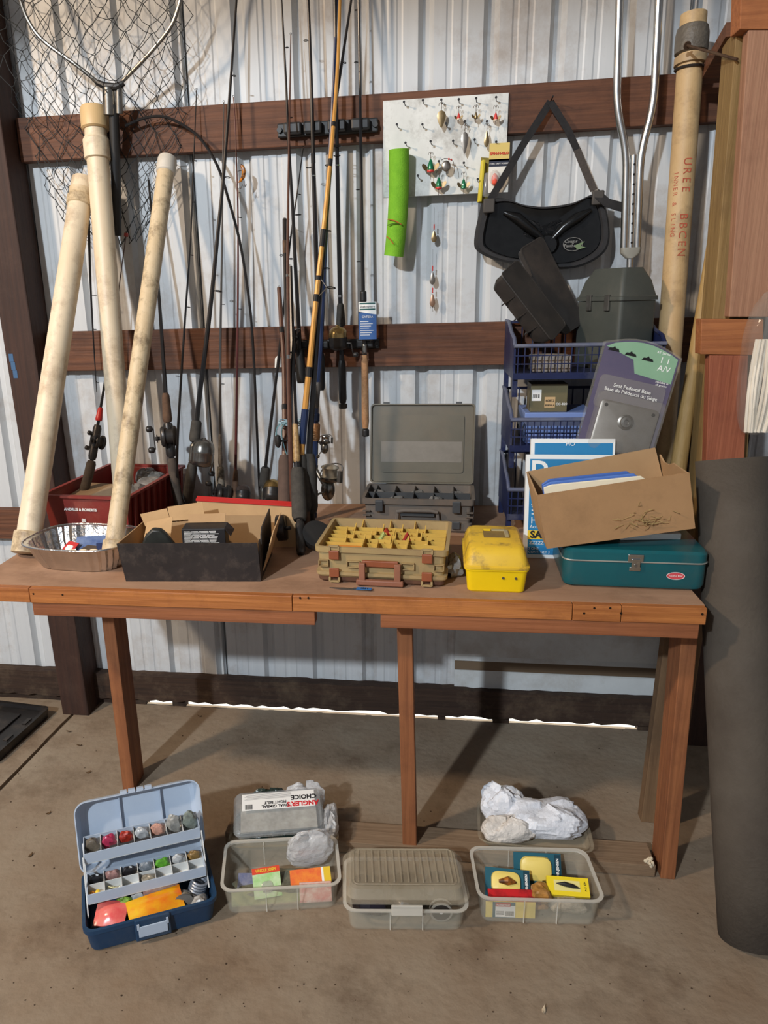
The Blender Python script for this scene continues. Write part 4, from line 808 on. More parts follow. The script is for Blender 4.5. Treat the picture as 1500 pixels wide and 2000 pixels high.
q = MB(); q.hexa([(w2 - .05, d2 + .0005, h - .02), (w2 + .030, d2 - .12, h - .06), (w2 + .033, d2 - .12, h - .06), (w2 - .047, d2 + .003, h - .02), (w2 - .03, d2, h + .05), (w2 + .012, d2 - .11, h + .018), (w2 + .015, d2 - .11, h + .018), (w2 - .027, d2 + .003, h + .05)]); 
wallp('torn_flap', (w2 + .001, -d2 + .03, .02), (w2 + .002, d2 - .02, .02), (w2 + .026, -d2 + .06, h + .006), (w2 + .03, d2 - .01, h + .02), M_kraft2, (1, 0, 0))
# red lid set behind it
lm = TR(-0.375, -0.50, ZB) @ ROT(6, 'Z')
t2 = thing('box_lid', 'red edged shoe box lid standing behind the black shoe box', 'box lid', M=lm)
q = MB(); q.hexa([(-.15, -.006, 0), (.15, -.006, 0), (.15, .0, 0), (-.15, .0, 0), (-.15, .03, .138), (.15, .03, .114), (.15, .036, .114), (-.15, .036, .138)]); q.build('panel', M_kraft2, t2, smooth=False)
q = MB(); q.hexa([(-.152, .026, .1385), (.152, .026, .1145), (.152, .052, .1195), (-.152, .052, .1435), (-.152, .026, .1425), (.152, .026, .1185), (.152, .052, .1235), (-.152, .052, .1475)]); q.build('edge', mat('lid_red', (196, 44, 40), 0.5), t2, smooth=False)
# inside the shoe box: opened kraft carton, little black box, dark pouch
im = sm @ TR(-.075, .035, .0035) @ ROT(10, 'Z')
t3 = thing('opened_carton', 'opened brown carton with raised flaps inside the shoe box', 'carton', M=im)
def sheet(q4, m, name, par, tt=.0018):
    a, b, c, d_ = map(Vector, q4); n = (b - a).cross(d_ - a).normalized() * tt; q = MB(); q.hexa([a, b, c, d_, a + n, b + n, c + n, d_ + n]); return q.build(name, m, par, smooth=False)
sheet([(-.075, -.045, 0), (.075, -.045, 0), (.075, .045, 0), (-.075, .045, 0)], M_kraft, 'base', t3)
sheet([(-.075, .045, 0), (.075, .045, 0), (.075, .05, .105), (-.075, .05, .10)], M_kraft, 'wall', t3)
sheet([(-.075, -.045, 0), (-.075, .045, 0), (-.082, .05, .10), (-.08, -.045, .10)], M_kraft2, 'wall', t3)
sheet([(.075, .045, 0), (.075, -.045, 0), (.078, -.045, .095), (.078, .05, .10)], M_kraft, 'wall', t3)
sheet([(-.02, .05, .105), (.078, .05, .108), (.072, .075, .15), (-.028, .07, .142)], M_kraft2, 'flap', t3)
sheet([(-.02, .05, .10), (-.09, .035, .098), (-.105, .06, .128), (-.03, .072, .138)], M_kraft2, 'flap', t3)
sheet([(-.085, -.045, .085), (-.012, -.05, .088), (-.006, -.012, .135), (-.078, -.008, .122)], M_kraft2, 'flap', t3)
bm = sm @ TR(.022, -.028, .088) @ ROT(3, 'Z')
t4 = thing('small_carton', 'little black carton with fine white print on top of the shoe box contents', 'carton', M=bm)
MB().boxb(-.058, .058, -.03, .03, -.0835, .040).build('carton', mat('printed_black', (32, 30, 32), 0.5), t4, smooth=False, bevel=.0015)
for k in range(11):
    z = .034 - k * .0036; x = -.052
    for j in range(4):
        l = .016 + .010 * ((k * 5 + j * 3) % 7) / 7; MB().boxb(x, min(x + l, .053), -.0304, -.03, z - .0013, z).build('print_line', M_whitep, t4, smooth=False); x += l + .002
        if x > .05: break
MB().boxb(-.058, .058, -.0304, -.03, -.012, -.006).build('blue_band', mat('bright_blue', (50, 130, 180), 0.4), t4, smooth=False)
for s, rz in ((-1, 60), (1, -50)):
    sheet([(-.05, .028 * 1, .0405), (.05, .028, .0405), (.052, .042, .062), (-.052, .042, .060)], M_kraft, 'flap', t4) if s < 0 else sheet([(.0585, -.028, .039), (.0585, .028, .039), (.075, .03, .02), (.073, -.026, .018)], mat('black_flap', (40, 38, 40), .5), 'flap', t4)
q = MB(); q.prism([(-.048, 0), (.048, 0), (.046, .012), (.026, .042), (.012, .056), (-.010, .058), (-.030, .040)], -.012, .012); pm = sm @ TR(-.098, -.072, .078) @ ROT(4, 'Z') @ FACE
o = q.build('pouch', mat('black_pouch', (24, 26, 24), 0.45, 0, (44, 46, 42), 24, 1), smooth=True, bevel=.006); o.matrix_basis = pm; tag(o, 'dark rounded pouch poking out of the left end of the shoe box', 'pouch')
o = MB().boxb(-.155, -.04, -.095, -.05, .0035, .076).build('packed_box', M_carddirty, smooth=False); o.matrix_basis = sm; tag(o, 'brown carton hidden under the dark pouch in the shoe box', 'carton')
# ================================================================ tackle boxes on the bench
M_tan = mat('tan_plastic', (168, 146, 100), 0.5, 0, (154, 130, 92), 10, 1, 0, 60, (112, 86, 62), 0.5, 8); M_yel = mat('compartment_yellow', (206, 172, 84), 0.45, 0, (190, 154, 72), 12, 1)
M_latch = mat('latch_brown', (146, 82, 50), 0.5, 0, (124, 66, 40), 12, 1); M_brbase = mat('brown_base', (104, 72, 52), 0.6, 0, (84, 56, 42), 12, 1)
tm2 = TR(0.046, -0.648, ZB) @ ROT(-3.5, 'Z')
t = thing('tackle_box', 'tan tackle box open on top showing yellow compartments', 'tackle box', M=tm2)
w2, d2, h = .168, .130, .098
q = MB(); q.loft([rrect(w2 - .012, d2 - .012, .012, 0), rrect(w2 - .006, d2 - .006, .014, .006), rrect(w2 - .005, d2 - .005, .014, .016)]); q.build('base_half', M_brbase, t, angle=.5)
q = MB(); q.loft([rrect(w2 - .004, d2 - .004, .014, .0165), rrect(w2, d2, .014, .022), rrect(w2, d2, .014, .030), rrect(w2 - .008, d2 - .008, .012, .031), rrect(w2 - .006, d2 - .006, .012, h - .016), rrect(w2 + .001, d2 + .001, .014, h - .014), rrect(w2 + .002, d2 + .002, .014, h), rrect(w2 - .007, d2 - .007, .010, h), rrect(w2 - .010, d2 - .010, .010, .034)], True, True); q.build('body', M_tan, t, angle=.5)
q = MB(); q.loft([rrect(w2 - .0115, d2 - .0115, .009, .0345), rrect(w2 - .0115, d2 - .0115, .009, .062)]); q.build('compartment_floor', M_yel, t)
xi, yi = w2 - .0115, d2 - .0115; rows = 6; ry = [-yi, -yi + .066] + [-yi + .066 + (2 * yi - .066) * k / 5 for k in range(1, 6)]
cells = [[0, .30, .46, .62, .785, 1], [0, .17, .33, .55, .70, .86, 1], [0, .22, .37, .58, .80, 1], [0, .14, .40, .56, .76, 1], [0, .20, .45, .62, .82, 1], [0, .25, .5, .72, 1]]
cells[0] = [0, .335, .455, .575, .70, 1]
for r in range(1, rows): MB().boxb(-xi, xi, ry[r] - .0012, ry[r] + .0012, .062, h - .012).build('divider', M_yel, t, smooth=False)
for r in range(rows):
    for c in cells[r][1:-1]:
        x = -xi + 2 * xi * c; MB().hexa([(x - .0013, ry[r] + .0013, .062), (x + .0013, ry[r] + .0013, .062), (x + .0013, ry[r + 1] - .0013, .062), (x - .0013, ry[r + 1] - .0013, .062), (x - .0013, ry[r] + .0013, h - .012), (x + .0013, ry[r] + .0013, h - .012), (x + .0013, ry[r + 1] - .0013, h + .001), (x - .0013, ry[r + 1] - .0013, h + .001)]).build('divider', M_yel, t, smooth=False)
def latch(x, z, flip=1):
    MB().boxb(x - .013, x + .013, -d2 - .007, -d2 - .0005, z - .012, z + .012).build('latch', M_latch, t, smooth=False, bevel=.002)
    for s in (-1, 1): MB().boxb(x + s * .012 - .0025, x + s * .012 + .0025, -d2 - .006, -d2 - .0005, z + flip * .012, z + flip * .024).build('latch_hinge', M_tan, t, smooth=False)
    MB().boxb(x - .012, x + .012, -d2 - .006, -d2 - .001, z + flip * .021, z + flip * .026).build('latch_hinge', M_tan, t, smooth=False)
for x in (-.118, .118): latch(x, h - .020); latch(x, .030, -1)
for x0, x1 in ((-.086, -.052), (.052, .086), (-.160, -.134), (.134, .160)):
    for z in (.044, .060): MB().boxb(x0, x1, -d2 - .001, -d2 + .008, z, z + .0022).build('embossed_frame', M_tan, t, smooth=False)
    for x in (x0, x1 - .002): MB().boxb(x, x + .002, -d2 - .001, -d2 + .008, .044, .062).build('embossed_frame', M_tan, t, smooth=False)
q = MB()
M_hand = mat('handle_brown', (150, 100, 76), 0.55, 0, (128, 82, 62), 14, 1)
for x in (-.045, .045): MB().boxb(x - .008, x + .008, -d2 - .016, -d2 - .004, .010, .062).build('handle_arm', M_hand, t, smooth=False, bevel=.002)
MB().boxb(-.060, .060, -d2 - .018, -d2 - .004, -.0005 + .004, .018).build('handle_grip', M_hand, t, smooth=False, bevel=.003)
MB().boxb(-.046, .046, -d2 - .006, -d2 + .004, .050, .066).build('handle_mount', M_latch, t, smooth=False, bevel=.002)
# bits in the compartments
def inbox(M, lx, ly, lz, rz=0): return M @ TR(lx, ly, lz) @ ROT(rz, 'Z')
for k, (lx, ly, c, lab) in enumerate(((-.005, .055, (170, 60, 40), 'small red bait lying in a middle compartment of the tan box'), (.055, .020, (150, 40, 34), 'dark red round bait in the tan tackle box'), (-.010, .020, (150, 160, 90), 'pale green soft bait in the tan tackle box'), (.115, -.012, (226, 206, 150), 'cream worm bait at the right side of the tan box'))):
    o = thing('soft_bait', lab, 'bait', M=inbox(tm2, lx, ly, .0625, 20 * k), group='baits in the tan tackle box')
    q = MB(); q.tube([(-.022 + .011 * i, .003 * math.sin(i * 1.7), .008 + .020 * (i == 2 and k != 3)) for i in range(5)], [.003, .007, .0075, .006, .002], 10); q.build('body', mat('bait_%d' % k, c, .4), o)
    q = MB(); hooks(q, Vector((.018, 0, .006)), .016); q.build('hook', M_hook, o)
o = MB().boxb(-xi + .004, -xi + 2 * xi * .333 - .004, -yi + .003, ry[1] - .004, .0625, .080).build('orange_block', mat('orange_soft', (214, 140, 52), .5, 0, (196, 116, 40), 12, 1), smooth=False, bevel=.003); o.matrix_basis = tm2; tag(o, 'orange bait block in the front left compartment of the tan box', 'bait')
# grey tackle box with lid up
M_gry = mat('dusty_grey_plastic', (88, 84, 80), 0.65, 0, (108, 98, 88), 10, 1, 0, 60, (130, 108, 88), 0.5, 8); M_smoke = mat('smoky_lid', (96, 92, 80), 0.35, 0, (112, 106, 92), 6, 1, 0, 60, (120, 104, 84), 0.4, 7, alpha=0.9); M_dk = mat('dark_grey_tray', (54, 56, 58), 0.5, 0, (70, 72, 74), 12, 1)
gm = TR(0.128, -0.235, ZB) @ ROT(-2, 'Z')
t = thing('tackle_box', 'dusty grey tackle box with its smoky lid propped up', 'tackle box', M=gm)
w2, d2, h = .170, .095, .108
q = MB(); q.loft([rrect(w2 - .01, d2 - .01, .01, 0), rrect(w2 - .004, d2 - .004, .012, .008), rrect(w2 - .004, d2 - .004, .012, .030), rrect(w2 - .010, d2 - .010, .01, .032), rrect(w2 - .008, d2 - .008, .01, h - .022), rrect(w2 + .002, d2 + .002, .012, h - .018), rrect(w2 + .004, d2 + .004, .012, h), rrect(w2 - .006, d2 - .006, .01, h), rrect(w2 - .008, d2 - .008, .01, .04)]); q.build('body', M_gry, t, angle=.5)
for k in range(6):
    x = -w2 + .03 + k * .062; MB().boxb(x - .001, x + .001, -d2 + .009, d2 - .009, .042, h - .003).build('divider', M_dk, t, smooth=False)
MB().boxb(-w2 + .009, w2 - .009, -.002, .002, .042, h - .004).build('divider', M_dk, t, smooth=False)
for x in (-.118, .118):
    MB().boxb(x - .012, x + .012, -d2 - .010, -d2 - .003, h - .040, h - .004).build('latch', M_dk, t, smooth=False, bevel=.002)
    MB().boxb(x - .012, x + .012, -d2 - .008, -d2 - .0005, .016, .040).build('latch', M_dk, t, smooth=False, bevel=.002)
for x in (-.158, .158):
    for z in (.052, .066): MB().boxb(x - .012, x + .012, -d2 - .003, -d2 + .009, z, z + .002).build('embossed_frame', M_gry, t, smooth=False)
for s in (-1, 1):
    q = MB(); q.beam((s * .066, -d2 - .006, .020), (s * .060, -d2 - .006, .072), .010, .008, (0, 1, 0)); q.build('handle_arm', M_gry, t, smooth=False, bevel=.002)
q = MB(); q.tube([(-.062, -d2 - .010, .070), (-.04, -d2 - .012, .075), (.04, -d2 - .012, .075), (.062, -d2 - .010, .070)], .006, 10); q.build('handle_grip', M_gry, t)
for z in (.055,): MB().boxb(-.052, .052, -d2 - .006, -d2 + .006, z, z + .008).build('handle_mount', M_dk, t, smooth=False)
# lid: thin panel leaning back from the rear edge
hb = gm @ Vector((0, d2 + .002, h - .004)); la, lb_, lc = P(745, 943, hb.y), P(941, 943, hb.y), P(747, 797, -.03)
lw = .170; lean = math.degrees(math.atan2(-.045 - hb.y, .26)); LM = TR(0.002, d2 + .004, h + .002) @ ROT(90 - 10, 'X')
q = MB(); LH = .262
q.loft([rrect(lw, LH / 2, .012, -.006, 4, 0, LH / 2), rrect(lw, LH / 2, .012, .008, 4, 0, LH / 2), rrect(lw - .004, LH / 2 - .004, .010, .008, 4, 0, LH / 2), rrect(lw - .006, LH / 2 - .006, .010, -.002, 4, 0, LH / 2)]); q.v = [LM @ v for v in q.v]; ld = q.build('lid', M_smoke, t, angle=.5)
q = MB(); q.loft([rrect(lw - .034, LH / 2 - .036, .01, -.0018, 4, 0, LH / 2), rrect(lw - .034, LH / 2 - .036, .01, .0015, 4, 0, LH / 2), rrect(lw - .038, LH / 2 - .040, .008, .0015, 4, 0, LH / 2)]); q.v = [LM @ v for v in q.v]; q.build('lid_panel', M_smoke, ld)
q = MB(); q.boxb(-lw + .036, lw - .04, LH * .27, LH * .53, .0016, .0022); q.v = [LM @ v for v in q.v]; q.build('faded_label', mat('faded_label', (126, 120, 110), .5, 0, (112, 106, 96), 20, 1), ld, smooth=False)
for x in (-.118, .118): q = MB(); q.boxb(x - .010, x + .010, LH - .001, LH + .006, -.004, .006); q.v = [LM @ v for v in q.v]; q.build('lid_catch', M_dk, ld, smooth=False)
for k in range(5):
    q = crumple(.045, .05, .02, 70 + k, 10, 6, .35, 0); o = q.build('lure_packet', mat('silver_packet', (150, 150, 148), .25, .3, (96, 96, 96), 40, 1), angle=.3); o.matrix_basis = gm @ TR(-.13 + .062 * k, -.045 if k % 2 else .03, .082)
    tag(o, 'crinkled packet in the %s compartment of the grey tackle box' % ('leftmost', 'second', 'middle', 'fourth', 'rightmost')[k], 'packet', 'packets in the grey tackle box')
    o2 = MB().boxb(-.02, .02, -.018, .018, -.042, .0015).build('packet_base', M_dk, o, smooth=False)
# yellow tackle box
M_ylw = mat('bright_yellow', (236, 200, 12), 0.4, 0, (226, 188, 14), 8, 1); M_ydirt = mat('dirty_yellow_lid', (224, 186, 44), 0.5, 0, (206, 166, 52), 8, 1, 0, 60, (96, 78, 50), 1.0, 16)
ym = TR(0.326, -0.698, ZB) @ ROT(-1, 'Z')
t = thing('tackle_box', 'small bright yellow tackle box with dirt on its closed lid', 'tackle box', M=ym)
w2, d2 = .074, .112
q = MB(); q.loft([rrect(w2 - .008, d2 - .008, .012, 0), rrect(w2 - .005, d2 - .005, .014, .004), rrect(w2, d2, .014, .056), rrect(w2 + .003, d2 + .003, .014, .058), rrect(w2 + .003, d2 + .003, .014, .062)]); q.build('body', M_ylw, t, angle=.5)
q = MB(); q.loft([rrect(w2 + .005, d2 + .005, .015, .0625), rrect(w2 + .005, d2 + .005, .015, .068), rrect(w2 + .001, d2 + .001, .016, .071), rrect(w2 - .003, d2 - .004, .018, .092), rrect(w2 - .008, d2 - .016, .018, .108), rrect(w2 - .014, d2 - .026, .016, .113)]); q.build('lid', M_ydirt, t, angle=.5)
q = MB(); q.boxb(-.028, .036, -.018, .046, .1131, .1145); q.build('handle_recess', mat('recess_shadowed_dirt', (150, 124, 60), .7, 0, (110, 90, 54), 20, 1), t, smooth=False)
M_hy = mat('handle_grey', (150, 142, 122), .5, 0, (176, 160, 110), 20, 1)
for a, b_ in (((.030, -.012, .1155), (.030, .040, .1155)), ((.030, .040, .1155), (-.006, .040, .1155))): q = MB(); q.beam(a, b_, .010, .004); q.build('handle', M_hy, t, smooth=False, bevel=.001)
q = MB(); q.beam((-.026, .040, .1155), (-.008, .040, .1155), .010, .004); q.build('handle', M_ylw, t, smooth=False, bevel=.001)
for x in (.016, .046): q = MB(); q.cyl((x, -d2 - .0012, .040), (x, -d2 + .004, .040), .0032, n=12); q.build('rivet', M_steel, t)
c = ym @ Vector((-.098, .005, .0))
o = crumple(.036, .075, .055, 91, 12, 8, .4).build('foil_wrapper', mat('crinkled_film', (176, 176, 172), .2, .4, (130, 128, 122), 40, 1), angle=.3); o.location = c; tag(o, 'crinkled silvery wrapper tucked against the yellow tackle box', 'wrapper')
# teal metal box
M_teal = mat('teal_enamel', (14, 78, 86), 0.32, 0, (18, 88, 94), 8, 1, 0, 60, (92, 92, 80), 0.25, 9, coat=.2)
nm = TR(0.660, -0.650, ZB) @ ROT(-2, 'Z')
t = thing('metal_box', 'teal metal tackle box with chrome latch and red oval sticker', 'tackle box', M=nm)
w2, d2 = .166, .112
q = MB(); q.loft([rrect(w2 - .016, d2 - .014, .02, 0), rrect(w2 - .004, d2 - .004, .022, .006), rrect(w2, d2, .024, .016), rrect(w2, d2, .024, .072)]); q.build('body', M_teal, t, angle=.6)
q = MB(); q.loft([rrect(w2 + .001, d2 + .001, .024, .0725), rrect(w2 + .001, d2 + .001, .024, .094), rrect(w2 - .004, d2 - .005, .024, .101), rrect(w2 - .02, d2 - .035, .03, .1045), rrect(w2 - .06, d2 - .07, .03, .106)]); q.build('lid', M_teal, t, angle=.6)
q = MB(); lp = rrect(w2 + .0015, d2 + .0015, .024, .0725, 5); q.tube(lp, .0020, 6, closed=True); q.build('seam_bead', mat('seam_grey', (150, 150, 142), .4, .3), t)
MB().boxb(-.018, .018, -d2 - .004, -d2 - .0015, .074, .092).build('latch', M_chrome, t, smooth=False, bevel=.001)
MB().boxb(-.010, .010, -d2 - .009, -d2 - .002, .056, .082).build('latch_hasp', M_chrome, t, smooth=False, bevel=.001)
MB().boxb(-.013, .013, -d2 - .0035, -d2 - .0005, .050, .060).build('latch_plate', M_chrome, t, smooth=False, bevel=.001)
q = MB(); q.cyl((-.0, -d2 - .011, .066), (-.0, -d2 - .008, .066), .004, n=10); q.build('latch_button', M_steel, t)
q = MB(); q.prism([(.021 * math.cos(k * .2618), .0095 * math.sin(k * .2618)) for k in range(24)], 0, .0006); q.v = [TR(.095, -d2 - .0003, .040) @ FACE @ v for v in q.v]; q.build('sticker', mat('sticker_red', (196, 74, 80), .45), t)
q = MB(); q.tube([TR(.095, -d2 - .0009, .040) @ FACE @ Vector((.0205 * math.cos(k * .2618), .0090 * math.sin(k * .2618), 0)) for k in range(24)], .0006, 4, closed=True); q.build('sticker_edge', M_whitep, t)
lettering('TACKLE BOX', .0052, M_whitep, t, TR(.095, -d2 - .0010, .040) @ FACE)
# knife with blue tape
kc = F(690, 1152, ZB + .001)
t = thing('fillet_knife', 'thin grey knife with blue numbered tape lying at the bench edge', 'knife', M=TR(kc.x, kc.y, ZB + .0005) @ ROT(-3, 'Z'))
q = MB(); q.prism([(-.062, .006), (-.02, .009), (.0, .008), (.0, -.002), (-.03, -.002)], 0, .002); q.build('blade', mat('dull_blade', (104, 100, 96), .4, .7), t, smooth=False)
MB().boxb(.0, .012, -.001, .007, 0, .004).build('handle', M_dk, t, smooth=False)
q = MB(); q.prism([(.008, -.006), (.046, -.007), (.047, .008), (.024, .010), (.009, .008)], .0042, .0052); q.build('tape', mat('painter_tape', (46, 104, 164), .6), t, smooth=False)
lettering('4321', .0105, M_blackp, t, TR(.028, .001, .0056))
# ================================================================ right side of the bench
M_bin = mat('navy_bin', (13, 23, 60), 0.5, 0, (20, 32, 74), 10, 1, 0, 60, (110, 112, 120), 0.45, 8); M_binw = mat('worn_bin_edge', (110, 112, 122), 0.6, 0, (70, 80, 112), 14, 1)
BX0, BX1, BYF, BYB = 0.392, 0.80, -0.345, -0.06
lips = [P(998, 956, BYF).z, P(996, 820, BYF).z, P(998, 676, BYF).z]; pitch = (lips[2] - lips[0]) / 2
labs = ['dark blue mesh stacking bin at the bottom of the stack', 'dark blue mesh stacking bin in the middle of the stack', 'dark blue mesh stacking bin at the top of the stack, holding cases']
binz = []
for k in range(3):
    z0 = ZB + pitch * k; binz.append(z0); lip = lips[0] - ZB
    t = thing('stacking_bin', labs[k], 'storage bin', ((BX0 + BX1) / 2, (BYF + BYB) / 2, z0), group='stacked blue bins')
    c0 = t.location; w2, d2 = (BX1 - BX0) / 2, (BYB - BYF) / 2
    fl_ = max(.03, lip - .082); top = pitch - .0015 if k < 2 else pitch * .985
    MB().boxb(-w2 + .006, w2 - .006, -d2 + .006, d2 - .006, fl_, fl_ + .004).build('floor_panel', M_bin, t, smooth=False)
    for s in (-1, 1):                               # side cheek: tall at the back, swept down to the front lip
        q = MB(); poly = [(-d2, fl_ - .012), (d2, fl_ - .012), (d2, top), (d2 - .09, top), (-d2 + .10, top - .03), (-d2 + .03, lip + .02), (-d2, lip)]
        q.prism(poly, -.0025, .0025); q.v = [Vector((s * (w2 - .003) + v.z, v.x, v.y)) for v in q.v]; q.build('side_cheek', M_bin, t, smooth=False)
        pts = [(s * (w2 - .003), y, z) for y, z in poly[2:]]; q = MB(); q.tube(pts, .0055, 8); q.build('side_rim', M_binw if s < 0 else M_bin, t)
        for y in (-d2 + .02, d2 - .02): MB().boxb(s * (w2 - .008) - .007, s * (w2 - .008) + .007, y - .012, y + .012, 0, fl_ - .0125).build('foot', M_bin, t, smooth=False)
    q = MB(); q.tube([(-w2, -d2 - .002, lip), (w2, -d2 - .002, lip)], .006, 10); q.build('front_lip', M_binw, t)
    MB().boxb(-w2, w2, -d2 - .004, -d2 + .002, fl_ - .012, fl_ + .006).build('front_sill', M_bin, t, smooth=False)
    for i in range(22):
        x = -w2 + .012 + i * (2 * w2 - .024) / 21; MB().boxb(x - .0015, x + .0015, -d2 - .003, -d2, fl_ + .006, lip).build('front_bar', M_bin, t, smooth=False)
    for z in (fl_ + .03, fl_ + .053): MB().boxb(-w2, w2, -d2 - .0035, -d2 - .0005, z, z + .003).build('front_bar', M_bin, t, smooth=False)
    for i in range(12):
        x = -w2 + .02 + i * (2 * w2 - .04) / 11; MB().boxb(x - .002, x + .002, d2 - .004, d2, fl_, top - .006).build('back_bar', M_bin, t, smooth=False)
    MB().boxb(-w2, w2, d2 - .006, d2, top - .008, top).build('back_rail', M_bin, t, smooth=False)
fl_ = max(.03, lips[0] - ZB - .082)
def bin_floor(k): return binz[k] + fl_ + .0045
# things in the bins
z = bin_floor(1)
M_olive = mat('olive_carton', (96, 90, 66), .5, 0, (112, 104, 76), 12, 1)
a, b_ = P(1035, 805, -.30), P(1110, 750, -.30)
blu = thing('plastic_case', 'pale blue flat plastic case under the olive carton in the middle bin', 'plastic case', ((a.x + b_.x) / 2 + .03, -.225, z))
MB().boxb(-.095, .10, -.085, .085, 0, .030).build('tray', mat('pale_blue', (110, 130, 186), .4), blu, smooth=False, bevel=.003); MB().boxb(-.097, .102, -.087, .087, .0305, .042 + max(0, a.z - z - .042)).build('lid', mat('pale_blue2', (120, 142, 196), .35), blu, smooth=False, bevel=.003)
zt = z + .042 + max(0, a.z - z - .042)
t = thing('carton', 'small olive printed carton with barcode label in the middle bin', 'carton', ((a.x + b_.x) / 2, -.265, zt + .0005)); hw_ = (b_.x - a.x) / 2; hh = b_.z - a.z
MB().boxb(-hw_, hw_, -.035, .05, 0, hh).build('carton_body', M_olive, t, smooth=False, bevel=.001)
MB().boxb(-hw_ + .003, -hw_ + .030, -.0356, -.035, hh * .40, hh * .80).build('white_label', M_whitep, t, smooth=False)
for i in range(7): MB().boxb(-hw_ + .006 + i * .003, -hw_ + .0072 + i * .003 + .0006 * (i % 2), -.0360, -.0356, hh * .50, hh * .64).build('barcode_bar', M_blackp, t, smooth=False)
MB().boxb(-.012, .018, -.0356, -.035, hh * .16, hh * .54).build('tan_label', mat('tan_label', (196, 164, 120), .5), t, smooth=False)
lettering('60832', .010, M_blackp, t, TR(.003, -.0360, hh * .40) @ FACE); lettering('80804 A', .008, M_blackp, t, TR(.003, -.0360, hh * .24) @ FACE); lettering('CC-820', .010, M_whitep, t, TR(hw_ - .016, -.0356, hh * .28) @ FACE)
o = MB().boxb(-.05, .06, -.05, .05, 0, .045).build('white_packet', mat('brown_white_paper', (176, 166, 156), .7, 0, (110, 96, 84), 14, 1), smooth=False, bevel=.004); o.location = (.50, -.26, bin_floor(2)); tag(o, 'dusty white packet behind the mesh of the top bin', 'packet')
o = MB().boxb(-.06, .06, -.05, .05, 0, .05).build('dark_carton', mat('dark_carton', (70, 64, 62), .7, 0, (110, 100, 96), 14, 1), smooth=False, bevel=.003); o.location = (.51, -.25, bin_floor(0)); tag(o, 'dark dusty carton in the bottom bin', 'carton')
# two moulded black case halves leaning in the top bin
M_case = mat('black_case', (40, 38, 37), 0.5, 0, (54, 50, 47), 10, 1, 0, 60, (96, 84, 74), 0.3, 8)
def case_half(label, p_top, p_bot, wdir, wid, thick, Y):
    a = P(*p_bot, Y); b = P(*p_top, Y); ax = (b - a); L = ax.length; x = ax.normalized(); M = frame(a, x, Vector(wdir))
    t = thing('case_half', label, 'plastic case', M=M, group='black moulded case halves')
    q = MB(); q.loft([rrect(L / 2, wid / 2, .012, 0, 4, L / 2, 0), rrect(L / 2 - .002, wid / 2 - .002, .012, thick * .55, 4, L / 2, 0), rrect(L / 2 - .014, wid / 2 - .014, .012, thick, 4, L / 2, 0)]); q.build('shell', M_case, t, angle=.4)
    for k in (.24, .46, .70):
        MB().boxb(L * k - .0015, L * k + .0015, -wid / 2 - .001, wid / 2 + .001, thick * .2, thick + .002).build('moulded_rib', M_case, t, smooth=False)
    for k in (.34, .80): MB().boxb(L * k - .028, L * k + .028, -wid * .26, wid * .26, thick, thick + .007).build('moulded_pad', M_case, t, smooth=False, bevel=.004)
    q = MB(); q.tube(rrect(L / 2 + .001, wid / 2 + .001, .012, .002, 4, L / 2, 0), .003, 6, closed=True); q.build('rim', M_case, t)
case_half('upper black moulded case half leaning behind its mate in the top bin', (1038, 475), (1122, 640), (.82, .50, .30), .085, .045, -.165)
case_half('lower black moulded case half leaning in front in the top bin', (996, 522), (1092, 648), (.55, .80, .30), .105, .060, -.265)
# grey-green hard case standing in the top bin
M_gc = mat('charcoal_green_case', (62, 66, 62), 0.5, 0, (72, 75, 70), 12, 1, 0, 60, (100, 96, 86), .25, 10)
gz = bin_floor(2); gx = P(1225, 640, -.26).x
t = thing('hard_case', 'dark grey green hard case standing upright in the top bin', 'hard case', M=TR(gx - .022, -.195, gz) @ ROT(26, 'Z'))
hx, hy = .062, .098; Hc = P(1215, 585, -.26).z - gz; Ht = P(1225, 523, -.22).z - gz
q = MB(); q.loft([rrect(hx - .006, hy - .006, .01, 0), rrect(hx, hy, .012, .01), rrect(hx, hy, .012, Hc - .003)]); q.build('body', M_gc, t, angle=.5)
q = MB(); q.loft([rrect(hx + .004, hy + .004, .012, Hc - .0025), rrect(hx + .004, hy + .004, .012, Hc + .008), rrect(hx, hy, .012, Hc + .010), rrect(hx - .010, hy - .012, .012, Hc + (Ht - Hc) * .6), rrect(hx - .028, hy - .03, .012, Ht)]); q.build('lid', M_gc, t, angle=.5)
for y in (-.045, .035):
    MB().boxb(-hx - .007, -hx - .0005, y - .010, y + .010, Hc - .03, Hc + .014).build('latch', M_steel, t, smooth=False, bevel=.001)
# blue sign cartons
M_sgn = mat('sign_blue', (36, 120, 170), .45); M_sgy = mat('sign_yellow', (226, 190, 50), .45); M_sgw = mat('sign_white', (226, 228, 226), .5)
def sign(label, px0, px1, ptop, pbot, Yb, Yt, front):
    a = F(px0, pbot, ZB); a = Vector((a.x, Yb, ZB + .0008)); hh = (P(px0, ptop, Yt).z - ZB) / math.cos(math.atan2(Yt - Yb, .29)); ww = P(px1, pbot, Yb).x - P(px0, pbot, Yb).x
    up = Vector((P(px0, ptop, Yt).x - a.x, Yt - Yb, .29)); M = frame(a, (1, -.02, .0), up)
    t = thing('boxed_sign', label, 'sign carton', M=M)
    MB().boxb(0, ww, 0, hh, -.022, 0).build('carton_body', M_sgw, t, smooth=False)
    MB().boxb(.010, ww - .006, .010, hh - .012, 0, .0006).build('blue_print', M_sgn, t, smooth=False)
    return t, ww, hh
t, ww, hh = sign('blue sign carton with white border standing behind the brown cardboard box', 1021, 1205, 888, 1086, -.545, -.49, True)
lettering('D', .062, M_sgw, t, TR(.036, hh * .855, .001), bold=.002); lettering('A', .030, M_sgw, t, TR(.026, hh * .545, .001))
